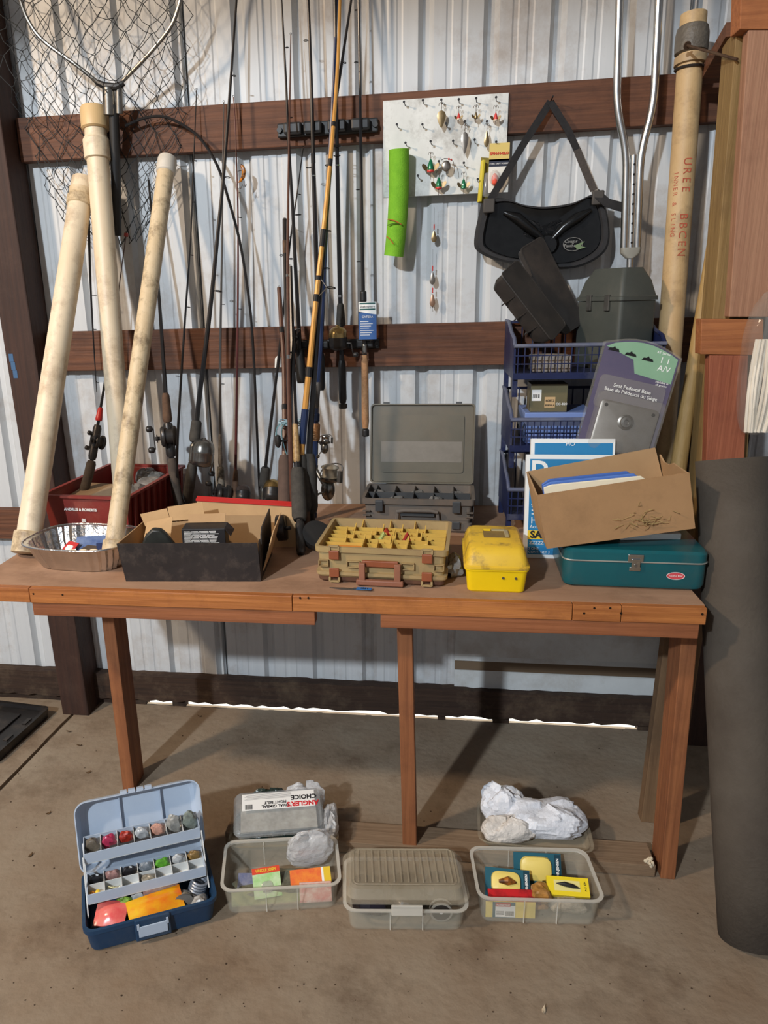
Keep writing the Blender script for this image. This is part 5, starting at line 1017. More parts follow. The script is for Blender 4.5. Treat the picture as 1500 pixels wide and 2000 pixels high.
for i in range(3): MB().boxb(.018, .05, hh * (.495 - i * .035), hh * (.505 - i * .035), .0006, .0012).build('print_line', M_sgw, t, smooth=False)
lettering('He', .026, M_sgw, t, TR(.016, hh * .365, .001), align='LEFT'); lettering('Aco', .013, M_sgw, t, TR(.014, hh * .305, .001), align='LEFT')
MB().boxb(.009, ww - .006, hh * .185, hh * .27, .0006, .0012).build('yellow_band', M_sgy, t, smooth=False)
lettering('SA', .027, M_blackp, t, TR(.016, hh * .227, .0016), align='LEFT', bold=.0012)
lettering('ZZZZZ', .012, M_sgw, t, TR(.014, hh * .148, .001), align='LEFT'); lettering('3 ONE\nCONT. NET 3', .0095, M_sgw, t, TR(.012, hh * .075, .001), align='LEFT')
t, ww, hh = sign('second blue sign carton standing just behind the first', 1028, 1190, 858, 1075, -.515, -.455, False)
lettering('HO', .016, M_sgw, t, TR(.105, hh * .955, .001))
# clamshell package
cu = (P(1182, 655, -.37) - P(1114, 893, -.43)).normalized(); cxd = Vector((1, 0, 0)); cxd = (cxd - cu * cxd.dot(cu)).normalized()
CM = frame(P(1114, 893, -.43), cxd, cu)
M_cl = mat('dusty_clamshell', (190, 186, 176), .12, 0, (160, 154, 144), 8, 1, .35, 22, alpha=.15, coat=.9); M_pur = mat('violet_card', (76, 70, 96), .5, 0, (92, 84, 104), 8, 1); M_grnc = mat('green_card', (120, 160, 128), .5, 0, (134, 170, 140), 8, 1); M_plate = mat('grey_cast_plate', (140, 136, 130), .4, .6, (120, 114, 106), 20, 1)
t = thing('clamshell_package', 'clear clamshell package with a metal pedestal plate leaning on the bins', 'blister package', M=CM)
pw = .212; phh = .352
arc = [(0, 0), (pw, 0), (pw, phh * .93)] + [(pw * (1 - k / 8), phh * (.93 + .075 * math.sin(math.pi * k / 8))) for k in range(1, 8)] + [(0, phh * .93)]
q = MB(); q.prism([(pw / 2 + (x - pw / 2) * .94, y * .97 + .006) for x, y in arc], .004, .0055); q.build('card', M_pur, t, smooth=False)
q = MB(); q.prism([(pw * .05, phh * .90)] + [(pw * .42, phh * .84), (pw * .48, phh * .74), (pw * .95, phh * .72), (pw * .95, phh * .91)] + [(pw * (1 - k / 8) * .94 + pw * .03, phh * (.91 + .07 * math.sin(math.pi * k / 8))) for k in range(1, 8)], .0056, .0062); q.build('green_print', M_grnc, t, smooth=False)
q = MB(); q.prism([(pw / 2 + (x - pw / 2) * .999, y) for x, y in arc], 0, .0035); q.build('back_shell', M_cl, t, smooth=False)
q = MB(); q.loft([rrect(pw * .43, phh * .235, .016, .0062, 4, pw * .54, phh * .33), rrect(pw * .42, phh * .23, .016, .030, 4, pw * .54, phh * .33), rrect(pw * .40, phh * .22, .014, .034, 4, pw * .54, phh * .33)]); q.build('blister', M_cl, t)
q = MB(); q.loft([rrect(pw * .37, phh * .19, .012, .0065, 4, pw * .54, phh * .31), rrect(pw * .37, phh * .19, .012, .014, 4, pw * .54, phh * .31), rrect(pw * .35, phh * .18, .012, .016, 4, pw * .54, phh * .31)]); pl_ = q.build('plate', M_plate, t)
q = MB(); q.lathe([(.021, .016), (.021, .020), (.016, .022), (.014, .026), (.007, .027), (.006, .022)], 20, (pw * .53, phh * .36, 0)); q.build('socket', M_steel, pl_)
for sx, sy in ((-1, -1), (1, -1), (-1, 1), (1, 1)): q = MB(); q.cyl((pw * .54 + sx * pw * .30, phh * .31 + sy * phh * .15, .0155), (pw * .54 + sx * pw * .30, phh * .31 + sy * phh * .15, .0165), .005, n=12); q.build('screw_hole', mat('hole_dark', (14, 14, 15), .8), pl_)
q = MB(); q.loft([rrect(pw * .42, phh * .13, .014, .0063, 4, pw * .50, phh * .56), rrect(pw * .41, phh * .125, .014, .012, 4, pw * .50, phh * .56)]); q.build('upper_blister', M_cl, t)
lettering('Seat Pedestal Base\nBase de Piédestal du Siège', .0135, M_whitep, t, TR(pw * .50, phh * .60, .0125)); lettering('1 1\n A/V', .022, M_whitep, t, TR(pw * .80, phh * .85, .0066))
lettering('AT Series', .009, M_whitep, t, TR(pw * .76, phh * .935, .0066)); lettering('available in\nall grades', .008, M_whitep, t, TR(pw * .84, phh * .705, .0066))
for k in range(3): q = MB(); q.prism([(pw * (.15 + .22 * k) + x, phh * .885 - phh * .01 * k + y) for x, y in ((-.016, -.004), (.016, -.004), (.012, .003), (.004, .004), (0, .009), (-.004, .004), (-.012, .003))], .0064, .0070); q.build('hang_slot', mat('hole_dark', (14, 14, 15), .8), t, smooth=False)
MB().boxb(pw * .38, pw * .62, phh * .035, phh * .06, .0056, .0062).build('red_print', M_redc, t, smooth=False)
# cardboard box on the teal box
YBX = -.755
f4 = [P(1068, 1072, YBX), P(1358, 1032, YBX), P(1347, 920, YBX), P(1062, 962, YBX)]
xd = (f4[1] - f4[0]).normalized(); ud = Vector((-xd.z, 0, xd.x)); W_ = (f4[1] - f4[0]).length; Hb = ((f4[3] - f4[0]).dot(ud) + (f4[2] - f4[1]).dot(ud)) / 2; D_ = .205
CB = frame(f4[0], xd, Vector((0, 1, .02)))
t = thing('cardboard_box', 'open brown cardboard box tilted on top of the teal box', 'cardboard box', M=CB)
M_cb = mat('corrugated_board', (170, 132, 92), .8, 0, (156, 120, 82), 8, 1, 0, 60, (120, 92, 64), .4, 9); M_cb2 = mat('corrugated_inside', (178, 144, 104), .8, 0, (164, 130, 92), 8, 1)
th = .004
MB().boxb(0, W_, 0, D_, 0, th).build('bottom', M_cb, t, smooth=False)
MB().hexa([(0, -.000, 0), (W_, 0, 0), (W_, th, 0), (0, th, 0), (-.010, -.010, Hb), (W_ - .008, -.012, Hb), (W_ - .008, -.008, Hb), (-.010, -.006, Hb)]).build('front_wall', M_cb, t, smooth=False)
MB().hexa([(0, D_ - th, 0), (W_, D_ - th, 0), (W_, D_, 0), (0, D_, 0), (-.004, D_, Hb + .004), (W_ - .022, D_, Hb + .014), (W_ - .022, D_ + th, Hb + .014), (-.004, D_ + th, Hb + .004)]).build('back_wall', M_cb2, t, smooth=False)
MB().hexa([(0, 0, 0), (th, 0, 0), (th, D_, 0), (0, D_, 0), (-.010, -.008, Hb), (-.006, -.008, Hb), (-.002, D_, Hb + .004), (-.006, D_, Hb + .004)]).build('end_wall', M_cb2, t, smooth=False)
q = MB(); prf = [(0, 0), (D_, 0), (D_, Hb - .006), (D_ - .03, Hb - .020), (D_ - .07, Hb - .016), (D_ - .11, Hb - .002), (-.008, Hb)]; q.prism(prf, -.002, .002); q.v = [Vector((W_ - .002 - .010 * v.y / Hb + v.z, v.x, v.y)) for v in q.v]; q.build('end_wall', M_cb2, t, smooth=False)
q = MB(); q.tube([(.012 + .010 * math.cos(a), -.005 - .0005, Hb - .03 + .016 * math.sin(a)) for a in [k * .45 for k in range(14)]], .0012, 5); q.build('glue_stain', mat('stain_ring', (128, 96, 64), .8), t)
fz = MB(); r_ = random.Random(4)
for k in range(30):
    x, zz_ = W_ * .66 + r_.gauss(0, .028), Hb * .30 + r_.gauss(0, .010); fz.tube([(x, -.007, zz_), (x + r_.uniform(-.015, .015), -.012 - r_.random() * .004, zz_ + r_.uniform(-.006, .006)), (x + r_.uniform(-.02, .02), -.008, zz_ + r_.uniform(-.012, .012))], .0007, 4)
o = fz.build('fuzzy_nest', mat('straw_fuzz', (150, 128, 84), .9), t); o['kind'] = 'stuff'
for k, (c, lab) in enumerate((((66, 100, 170), 'blue folder nearest the back inside the cardboard box'), ((80, 116, 186), 'middle blue folder inside the cardboard box'), ((226, 216, 190), 'cream folder at the front inside the cardboard box'))):
    M2 = CB @ TR(.016, .052 - .016 * k + .02, th + .0005) @ ROT(0, 'Z')
    o = thing('folder', lab, 'folder', M=M2, group='folders in the cardboard box')
    q = MB(); q.prism([(0, 0), (.215 + .012 * k, 0), (.215 + .012 * k, .128 - .004 * k), (.205 + .012 * k, .138 - .004 * k), (.02, .148 - .003 * k), (0, .138)], -.003, .003); q.v = [ROT(84, 'X') @ v for v in q.v]; q.build('cover', mat('folder_%d' % k, c, .5), o, smooth=False, bevel=.002)
o = MB().boxb(-.075, .075, -.06, .06, 0, .016).build('paper_pad', M_whitep, smooth=False, bevel=.002); o.matrix_basis = nm @ TR(.04, .02, .1062) @ ROT(8, 'Z') ; tag(o, 'white paper pad wedged between cardboard box and teal box', 'paper pad')
# tall tube with red writing
M_tube = mat('tan_tube', (196, 168, 124), .55, 0, (180, 148, 104), 9, 1.2, .08, 120, (120, 96, 66), .65, 11)
ta, tb = P(1322, 1010, -.20), P(1355, 28, -.12)
ta = Vector((P(1300, 900, -.22).x + .0, -.25, ZB + .002)); ta.x = P(1287, 985, -.25).x
d = (tb - ta).normalized(); l = (tb - ta).length
t = thing('storage_tube', 'tall tan tube with red handwriting and taped top by the right post', 'tube', ta)
q = MB(); q.tube([ta + d * (l * k / 10) for k in range(11)], .0335, 28); q.build('tube', M_tube, t, True)
q = MB(); q.lathe([(.034, 0), (.042, .004), (.043, .02), (.0425, .05), (.039, .066), (.0345, .07)], 28, tb - d * .10, d); q.build('duct_tape', mat('grey_duct_tape', (104, 96, 84), .5, 0, (84, 78, 70), 30, 1, .3, 90), t, True)
q = MB(); q.lathe([(.034, 0), (.0415, .002), (.0415, .022), (.034, .024)], 28, tb - d * .128, d); q.build('tape_band', mat('tan_tape', (166, 140, 104), .5), t, True)
q = MB(); q.tube([tb - d * .135 + (Vector((math.cos(k * .2856), math.sin(k * .2856), 0)) * .0375) for k in range(22)], .0035, 6, closed=True); q.build('rubber_band', mat('black_rubber', (40, 34, 30), .6), t, True)
M_redink = mat('red_ink', (172, 84, 60), .6)
def along(s, ang, txt, size):                     # handwriting wrapped on the tube, reading downward
    for k, ch in enumerate(txt):
        if ch == ' ': continue
        pos = ta + d * (s - k * size * .8); side = Vector((math.sin(ang), -math.cos(ang), 0)); ydir = d.cross(side).normalized()
        M = frame(pos + side * .0337, -d, (side.cross(-d)).normalized())
        lettering(ch, size, M_redink, t, t.matrix_basis.inverted() @ M, depth=.0003)
along(l * .735, .05, 'UREE  BBCEN', .030); along(l * .715, -.75, 'INNER & SLING', .017)
# post on the right with nailed boards
M_fir = wood('old_fir', (142, 100, 76), (168, 126, 98), 'z', .7, (100, 66, 50), .4, 5); M_redfir = wood('red_fir', (128, 68, 46), (156, 92, 64), 'z', .7, (84, 44, 34), .4, 5); M_yfir = wood('yellow_fir', (120, 94, 54), (150, 122, 76), 'z', .7, (80, 58, 36), .4, 5); M_blockw = wood('block_fir', (140, 82, 46), (176, 112, 66), 'x', .7, (100, 58, 36), .4, 6)
YP = -.42
def board(name, c4, Y, thick, m):                  # board from its four front corners in the photo
    q = MB(); a, b, c, e = [P(*v, Y) for v in c4]; dv = Vector((0, thick, 0)); q.hexa([a, b, b + dv, a + dv, e, c, c + dv, e + dv]); return struct(q.build(name, m, smooth=False, bevel=.002))
board('trim_7', [(1424, 619), (1530, 619), (1560, 58), (1462, 58)], YP, .035, M_fir)
board('trim_8', [(1368, 692), (1490, 694), (1492, 624), (1370, 623)], YP - .002, .045, M_blockw)
board('trim_9', [(1372, 1120), (1445, 1130), (1462, 694), (1386, 694)], YP, .035, M_redfir)
board('trim_10', [(1445, 57), (1560, 57), (1560, -40), (1448, -40)], YP - .004, .06, M_blockw)
ps = [P(1352, 1100, YP + .045), P(1450, 1100, YP + .045), P(1502, 60, YP + .045), P(1438, 62, YP + .045)]
q = MB(); q.hexa([ps[0], ps[1], ps[1] + Vector((0, .09, 0)), ps[0] + Vector((0, .09, 0)), ps[3], ps[2], ps[2] + Vector((0, .09, 0)), ps[3] + Vector((0, .09, 0))]); struct(q.build('trim_11', M_yfir, smooth=False, bevel=.002))
xw = P(1440, 300, -.06).x
struct(MB().boxb(xw - .02, xw + .12, -.10, -.001, 0, 4.2).build('trim_12', M_post, smooth=False))
q = MB(); q.beam(P(1392, 150, -.12), P(1448, 55, -.33), .07, .035, (0, 0, 1)); struct(q.build('trim_13', M_girt, smooth=False))
np_ = P(1343, 89, -.20); ne = P(1440, 116, -.39); q = MB(); q.cyl(np_, ne, .0035, n=10); q.cyl(np_, np_ + (np_ - ne).normalized() * .003, .010, n=14); o = q.build('spike_nail', M_rust); tag(o, 'long rusty spike nail holding the tan tube to the right post', 'nail')
# leaning wooden pole between tube and post
pa, pb = P(1322, 930, -.30), P(1402, 400, -.22); pa = pa + (pa - pb).normalized() * .16
q = MB(); q.tube([pa + (pb - pa) * (k / 8) for k in range(9)], [.026 - .0018 * k for k in range(9)], 16); o = q.build('wooden_pole', wood('pole_wood', (156, 124, 72), (180, 148, 96), 'z', .6, (96, 74, 44), .5, 6)); tag(o, 'tapered wooden pole leaning between tan tube and right post', 'pole')
# black roll standing on the floor
M_roll = mat('black_felt_roll', (64, 56, 48), .85, 0, (84, 76, 66), 5, 1.2, .15, 120, (96, 90, 82), .35, 3)
ra = F(1478, 1850, 0); ra = Vector((ra.x + .002, ra.y + .03, .004)); rb = P(1424, 897, -.64)
t = thing('felt_roll', 'tall roll of dark felt standing on the floor at the bench end', 'roll', ra)
dd = (rb - ra); LL = dd.length; dd.normalize(); u = dd.orthogonal().normalized(); v = dd.cross(u)
q = MB(); n = 90; rings = []
for zz_ in (0, .25, .5, .75, 1.0):
    lp = []
    for k in range(n + 1):
        a = 2 * math.pi * 2.6 * k / n; r = .052 + .030 * k / n + .0016 * math.sin(3 * a + zz_ * 5); rr2 = r * (1 + .02 * (1 - zz_)); lp.append(ra + dd * (LL * zz_) + (u * math.cos(a + 2.2) + v * math.sin(a + 2.2)) * rr2)
    rings.append(lp)
vs = [p for l_ in rings for p in l_]; q.add(vs, [(i * (n + 1) + k, i * (n + 1) + k + 1, (i + 1) * (n + 1) + k + 1, (i + 1) * (n + 1) + k) for i in range(4) for k in range(n)]); q.build('rolled_sheet', M_roll, t, True, solid=.0035)
q = MB(); q.cyl(ra + dd * .002, ra + dd * (LL - .012), .046, n=24); q.build('core', M_roll, t, True)
# hanging bag of white rope at the right edge
bgx = P(1488, 730, -.48)
t = thing('rope_bag', 'clear plastic bag of white rope hanging at the right edge', 'bag of rope', (bgx.x, -.48, P(1480, 850, -.48).z))
hB = P(1480, 575, -.48).z - P(1480, 850, -.48).z
q = crumple(.11, .08, hB, 15, 20, 14, .12); q.build('bag', M_cl, t, angle=.4)
M_rope = mat('white_rope', (226, 216, 198), .8)
for k in range(11):
    x = -.036 + .0075 * k; q = MB(); q.tube([(x * (.75 + .35 * math.sin(s * 3.1)) + .002 * math.sin(s * 4 + k * 1.3), -.020 - .014 * math.sin(s * 3.1) + .003 * math.cos(k * 2), .012 + s * hB * .66) for s in [i / 10 for i in range(11)]], .0048, 8); q.build('rope_strand', M_rope, t)
q = MB(); q.tube([(0, 0, hB * .97), (.01, .02, hB * 1.02), (.02, .058, hB * 1.05)], .004, 6); q.build('tie', M_rope, t)
# things on a low shelf past the post
M_shelf = wood('shelf_wood', (84, 62, 46), (108, 82, 60), 'x', .8)
a = P(1448, 1010, -.40)
sh = struct(MB().boxb(a.x + .02, a.x + .62, -.46, -.1, a.z - .02, a.z).build('trim_14', M_shelf, smooth=False))
for k, (dx, w_, hgt, c, lab) in enumerate(((.035, .09, .075, (120, 40, 44), 'dark red carton on the low shelf at the right edge'), (.14, .10, .085, (70, 104, 150), 'blue carton on the low shelf beside the red one'))):
    t = thing('carton', lab, 'carton', (a.x + dx + w_ / 2, -.38, a.z + .0005)); MB().boxb(-w_ / 2, w_ / 2, -.05, .05, 0, hgt).build('carton_body', mat('shelf_carton_%d' % k, c, .5), t, smooth=False, bevel=.002); MB().boxb(-w_ / 2 + .01, w_ / 2 - .01, -.0506, -.05, hgt * .3, hgt * .6).build('label', M_whitep, t, smooth=False)
t = thing('wrapped_bundle', 'dark glossy film wrapped bundle lying on the cartons at the right edge', 'bundle', (a.x + .13, -.38, a.z + .087))
q = crumple(.20, .10, .06, 33, 20, 12, .12); q.build('bundle', mat('glossy_dark_film', (40, 42, 46), .12, 0, (70, 74, 80), 30, 1, coat=.8), t, angle=.4)
q = MB(); q.tube([(.0, -.05 + .0, .0), (.002, -.054, .03), (.0, -.03, .058), (0, .0, .064)], .004, 8); q.build('strap', M_blk, t)
# ================================================================ boxes on the floor
M_navyb = mat('navy_tackle', (24, 54, 84), .45, 0, (32, 64, 94), 8, 1, 0, 60, (96, 104, 104), .3, 9); M_ice = mat('ice_blue_plastic', (186, 198, 212), .4, 0, (172, 186, 204), 8, 1); M_trayw = mat('pale_tray', (214, 216, 214), .4, 0, (200, 204, 204), 8, 1)
fl0 = F(172, 1868, 0); fr0 = F(425, 1800, 0); ang = math.degrees(math.atan2(fr0.y - fl0.y, fr0.x - fl0.x))
bmx = TR((fl0.x + fr0.x) / 2, (fl0.y + fr0.y) / 2, 0) @ ROT(ang, 'Z') @ TR(0, .104, 0)
t = thing('tackle_box', 'open blue tackle box with two stepped trays on the floor', 'tackle box', M=bmx)
w2, d2, h = .163, .104, .074
q = MB(); q.loft([rrect(w2 - .014, d2 - .012, .022, .0), rrect(w2 - .008, d2 - .006, .024, .005), rrect(w2, d2, .026, h - .014), rrect(w2 + .005, d2 + .005, .028, h - .012), rrect(w2 + .005, d2 + .005, .028, h), rrect(w2 - .003, d2 - .003, .024, h), rrect(w2 - .010, d2 - .008, .022, .006)]); q.build('tub', M_navyb, t, angle=.5)
MB().boxb(-.044, .044, -d2 - .010, -d2 - .004, .012, h + .002).build('latch_panel', M_navyb, t, smooth=False, bevel=.003)
MB().boxb(-.036, .036, -d2 - .0135, -d2 - .0105, .026, .058).build('latch', M_ice, t, smooth=False, bevel=.002)
for s in (-1, 1): MB().boxb(s * .036 - .003, s * .036 + .003, -d2 - .0135, -d2 - .0105, .050, .066).build('latch_ear', M_ice, t, smooth=False)
LM = TR(0, d2 + .004, h + .006) @ ROT(72, 'X'); LH = .192
q = MB(); q.loft([rrect(w2 + .005, LH / 2, .030, .040, 5, 0, LH / 2), rrect(w2 + .004, LH / 2, .030, .034, 5, 0, LH / 2), rrect(w2 - .006, LH / 2 - .008, .026, .002, 5, 0, LH / 2), rrect(w2 - .020, LH / 2 - .02, .024, -.004, 5, 0, LH / 2), rrect(w2 - .020, LH / 2 - .02, .024, -.001, 5, 0, LH / 2), rrect(w2 - .009, LH / 2 - .011, .024, .005, 5, 0, LH / 2), rrect(w2 + .001, LH / 2 - .003, .028, .034, 5, 0, LH / 2), rrect(w2 + .002, LH / 2 - .003, .028, .040, 5, 0, LH / 2)], False, False)
n = len(rrect(1, 1, .1, 0, 5)); q.f.append(tuple(range(3 * n, 4 * n))); q.f.append(tuple(range(4 * n, 5 * n))[::-1])
q.f += [(i, 7 * n + i, 7 * n + (i + 1) % n, (i + 1) % n) for i in range(n)]
q.v = [LM @ v for v in q.v]; ld = q.build('lid', M_ice, t, angle=.5)
for k in range(4): q = MB(); q.boxb(-.045 + k * .022, -.027 + k * .022, LH - .002, LH + .008, .030, .042); q.v = [LM @ v for v in q.v]; q.build('lid_catch', M_ice, ld, smooth=False)
for x in (-.050, .060): q = MB(); q.boxb(x - .0015, x + .0015, .01, LH - .008, .002, .010); q.v = [LM @ v for v in q.v]; q.build('lid_rib', M_ice, ld, smooth=False)
trays = [(.004, .090, .150, .080, .030), (.068, .156, .150, .070, .032)]     # y centre, z, half width, depth, height
for yc, z, hw_, dp, hh in trays:
    MB().boxb(-hw_, hw_, yc - dp / 2, yc + dp / 2, z, z + .002).build('tray_floor', M_trayw, t, smooth=False)
    MB().boxb(-hw_, hw_, yc - dp / 2, yc - dp / 2 + .002, z + .0021, z + hh).build('tray_wall', M_ice, t, smooth=False)
    MB().boxb(-hw_, hw_, yc + dp / 2 - .002, yc + dp / 2, z + .0021, z + hh).build('tray_wall', M_ice, t, smooth=False)
    for s in (-1, 1): MB().boxb(s * hw_ - .001, s * hw_ + .001, yc - dp / 2 + .0021, yc + dp / 2 - .0021, z + .0021, z + hh).build('tray_wall', M_ice, t, smooth=False)
    for k in range(1, 7): x = -hw_ + 2 * hw_ * k / 7; MB().boxb(x - .0008, x + .0008, yc - dp / 2 + .0021, yc + dp / 2 - .0021, z + .0021, z + hh - .002).build('tray_divider', M_trayw, t, smooth=False)
    if dp > .07: MB().boxb(-hw_ + .0012, hw_ - .0012, yc - .0008, yc + .0008, z + .0021, z + hh - .004).build('tray_divider', M_trayw, t, smooth=False)
MB().boxb(-.085, .075, .068 - .035 + .0022, .068 - .035 + .016, .158, .184).build('hook_foam', mat('dark_foam', (40, 40, 44), .9, 0, (60, 58, 58), 120, 1), t, smooth=False)
for s in (-1, 1):
    for a, b_ in (((-.045, .060), (.035, .178)), ((.030, .060), (.092, .176))):
        q = MB(); q.beam((s * .1535, a[0], a[1]), (s * .1535, b_[0], b_[1]), .008, .003, (1, 0, 0)); q.build('link_arm', M_trayw, t, smooth=False)
def lump(label, c, lx, ly, lz, w, d, hh, seed, rz=0, mm=None, name='bait_bag', grp='bait bags in the blue tackle box', c2=None, cat='bait bag', M=None, jit=.22):
    m = mm or mat('bait_%02d_%02d_%02d' % c, c, .3, 0, c2 or tuple(int(v * .6) for v in c), 60, 1, coat=.3)
    q = crumple(w, d, hh, seed, 16, 10, jit); o = q.build(name, m, angle=.25); o.matrix_basis = (M or bmx) @ TR(lx, ly, lz) @ ROT(rz, 'Z'); tag(o, label, cat, grp); return o
up = ['leftmost', 'second', 'third', 'fourth', 'fifth', 'sixth', 'rightmost']
cols = [((120, 110, 96), 'brown'), ((196, 60, 96), 'pink'), ((210, 60, 40), 'red and black'), ((190, 196, 200), 'clear'), ((224, 170, 150), 'salmon'), ((176, 176, 170), 'grey'), ((150, 160, 150), 'greenish')]
for k, (c, nm_) in enumerate(cols):
    lump('%s bait bag in the %s compartment of the upper tray' % (nm_, up[k]), c, -.150 + .300 * (k + .5) / 7, .076, .1582, .036, .024, .038 + .016 * (k > 4), 200 + k, c2=(30, 26, 26) if k == 2 else None)
cols = [((34, 34, 38), 'black'), ((170, 130, 126), 'pale red'), ((40, 38, 40), 'charcoal'), ((140, 150, 160), 'silver'), ((110, 190, 60), 'lime green'), ((200, 204, 206), 'clear'), ((150, 120, 70), 'golden brown')]
for k, (c, nm_) in enumerate(cols):
    lump('%s bait bag in the %s back compartment of the lower tray' % (nm_, up[k]), c, -.150 + .300 * (k + .5) / 7, .024, .0922, .036, .018, .034, 220 + k)
for k, c in enumerate(((236, 190, 50), (230, 110, 60), (226, 150, 50), (236, 200, 60))):
    o = MB().sphere((0, 0, .007), .007, 10, 8).build('float_bead', mat('bead_%d' % k, c, .4)); o.matrix_basis = bmx @ TR(-.140 + .0145 * (k % 2), -.024 + .0145 * (k // 2), .0922); tag(o, ('yellow', 'red orange', 'orange', 'pale yellow')[k] + ' round float bead in the front left corner compartment', 'bead', 'float beads')
o = thing('hook_tangle', 'tangle of pale snelled hooks in the second front compartment', 'fish hooks', M=bmx @ TR(-.086, -.016, .0922))
r_ = random.Random(8)
for k in range(10): q = MB(); q.tube([(r_.uniform(-.016, .016), r_.uniform(-.010, .010), .001 + .018 * r_.random()) for _ in range(4)], .0007, 4); q.build('hook', mat('pale_hook', (190, 190, 150), .4, .3), o)
lump('brass swivels in clear bag in the middle front compartment', (170, 160, 140), .0, -.016, .0922, .034, .028, .026, 241)
# tub contents
def pouch(label, M, w, d, m, name='bait_pouch'):
    o = thing(name, label, 'bait pouch', M=M); q = MB(); nx, ny = 10, 6
    r2 = random.Random(len(label)); top = lambda u, v: (w * (u - .5), d * (v - .5), .003 + .012 * math.sin(math.pi * u) * math.sin(math.pi * v) + r2.uniform(0, .002)); bot = lambda u, v: (w * (u - .5), d * (v - .5), .001)
    q.grid(nx, ny, top); q.build('film', m, o, angle=.5); q = MB(); q.boxb(-w / 2, w / 2, -d / 2, d / 2, 0, .001); q.build('backing', m, o, smooth=False); return o
pouch('yellow and orange bait pouch lying across the blue tub', bmx @ TR(.012, -.062, .062) @ ROT(7, 'Z') @ ROT(22, 'X'), .140, .062, mat('yellow_pouch', (232, 190, 20), .3, 0, (230, 110, 30), 14, .8, coat=.4))
pouch('clear pouch of pink red worms in the left of the blue tub', bmx @ TR(-.098, -.046, .056) @ ROT(-20, 'Z') @ ROT(24, 'X'), .080, .062, mat('pink_pouch', (222, 74, 78), .2, 0, (230, 140, 124), 20, 1, coat=.5))
lump('lime green soft bait bag behind the pink pouch', (150, 196, 70), -.062, -.026, .0065, .05, .03, .072, 251, grp='bags in the blue tub'); lump('white folded paper packet in the blue tub', (226, 226, 222), -.03, -.022, .0065, .04, .022, .076, 252, grp='bags in the blue tub', cat='packet', name='packet')
o = MB().boxb(-.045, .045, -.006, .006, 0, .080).build('printed_box', mat('beige_print', (190, 170, 156), .5, 0, (150, 110, 110), 40, .6), smooth=False, bevel=.002); o.matrix_basis = bmx @ TR(.030, -.024, .0065) @ ROT(6, 'Z'); tag(o, 'beige printed packet standing in the middle of the blue tub', 'packet')
o = thing('wire_coil', 'grey ringed coil of leader wire in the right of the blue tub', 'wire coil', M=bmx @ TR(.112, -.024, .0120) @ ROT(20, 'Y'))
for k in range(7): q = MB(); q.tube([(.021 * math.cos(a * .4488), .021 * math.sin(a * .4488), .012 + .0085 * k) for a in range(14)], .0036, 6, closed=True); q.build('coil_turn', mat('coil_grey', (140, 146, 156), .35, .3), o)
o = thing('line_spool', 'dark round line spool beside the wire coil in the blue tub', 'line spool', M=bmx @ TR(.082, -.058, .0405) @ ROT(70, 'X')); q = MB(); q.lathe([(.030, -.016), (.030, -.012), (.022, -.011), (.022, .011), (.030, .012), (.030, .016)], 24); q.build('spool', mat('spool_smoke', (84, 84, 84), .25, 0, (120, 116, 110), 30, 1), o)
q = MB(); q.lathe([(.0225, -.0105), (.027, -.010), (.027, .010), (.0225, .0105)], 24); q.build('line', M_spool, o)
lump('crumpled clear bag at the front right of the blue tub', (176, 172, 166), .125, -.074, .0065, .05, .036, .056, 255, grp='bags in the blue tub')
lump('brown waxed bag under the pink pouch in the blue tub', (150, 120, 96), -.105, -.048, .0065, .06, .05, .040, 256, grp='bags in the blue tub'); lump('dark tackle bag under the yellow pouch', (70, 62, 58), .005, -.048, .0065, .08, .05, .044, 257, grp='bags in the blue tub')
# ---------------------------------------------------------------- clear boxes
M_cb0 = mat('frosted_box', (214, 208, 190), .3, 0, (202, 194, 174), 6, 1, alpha=.20, coat=.5); M_lidc = mat('frosted_lid', (196, 184, 160), .4, 0, (176, 164, 140), 8, 1, 0, 60, (140, 120, 92), .4, 8, alpha=.34); M_rimc = mat('frosted_rim', (226, 222, 210), .25, alpha=.5, coat=.5)
def clear_box(label, p0, p1, w2, d2, h):
    a, b_ = F(*p0, 0), F(*p1, 0); an = math.degrees(math.atan2(b_.y - a.y, b_.x - a.x)); M = TR((a.x + b_.x) / 2, (a.y + b_.y) / 2, .0005) @ ROT(an, 'Z') @ TR(0, d2 - .008, 0)
    t = thing('clear_box', label, 'plastic box', M=M)
    q = MB(); q.loft([rrect(w2 - .010, d2 - .010, .022, .0005), rrect(w2 - .008, d2 - .008, .024, .003), rrect(w2, d2, .027, h - .006), rrect(w2 - .0018, d2 - .0018, .026, h - .006), rrect(w2 - .010, d2 - .010, .023, .0045), rrect(w2 - .012, d2 - .012, .022, .003)]); q.build('tub', M_cb0, t, angle=.5)
    q = MB(); q.loft([rrect(w2 - .001, d2 - .001, .027, h - .0058), rrect(w2 + .006, d2 + .006, .030, h - .004), rrect(w2 + .007, d2 + .007, .030, h), rrect(w2 - .0015, d2 - .0015, .026, h), rrect(w2 - .001, d2 - .001, .027, h - .0058)], False, False); q.build('rim', M_rimc, t, angle=.5)
    for x in (-.040, .042): MB().boxb(x - .0012, x + .0012, -d2 + .002, -d2 + .0055, .006, h - .006).build('front_rib', M_rimc, t, smooth=False)
    for x in (-.05, .05): MB().boxb(x - .0012, x + .0012, d2 - .0055, d2 - .002, .006, h - .006).build('back_rib', M_rimc, t, smooth=False)
    return t, M
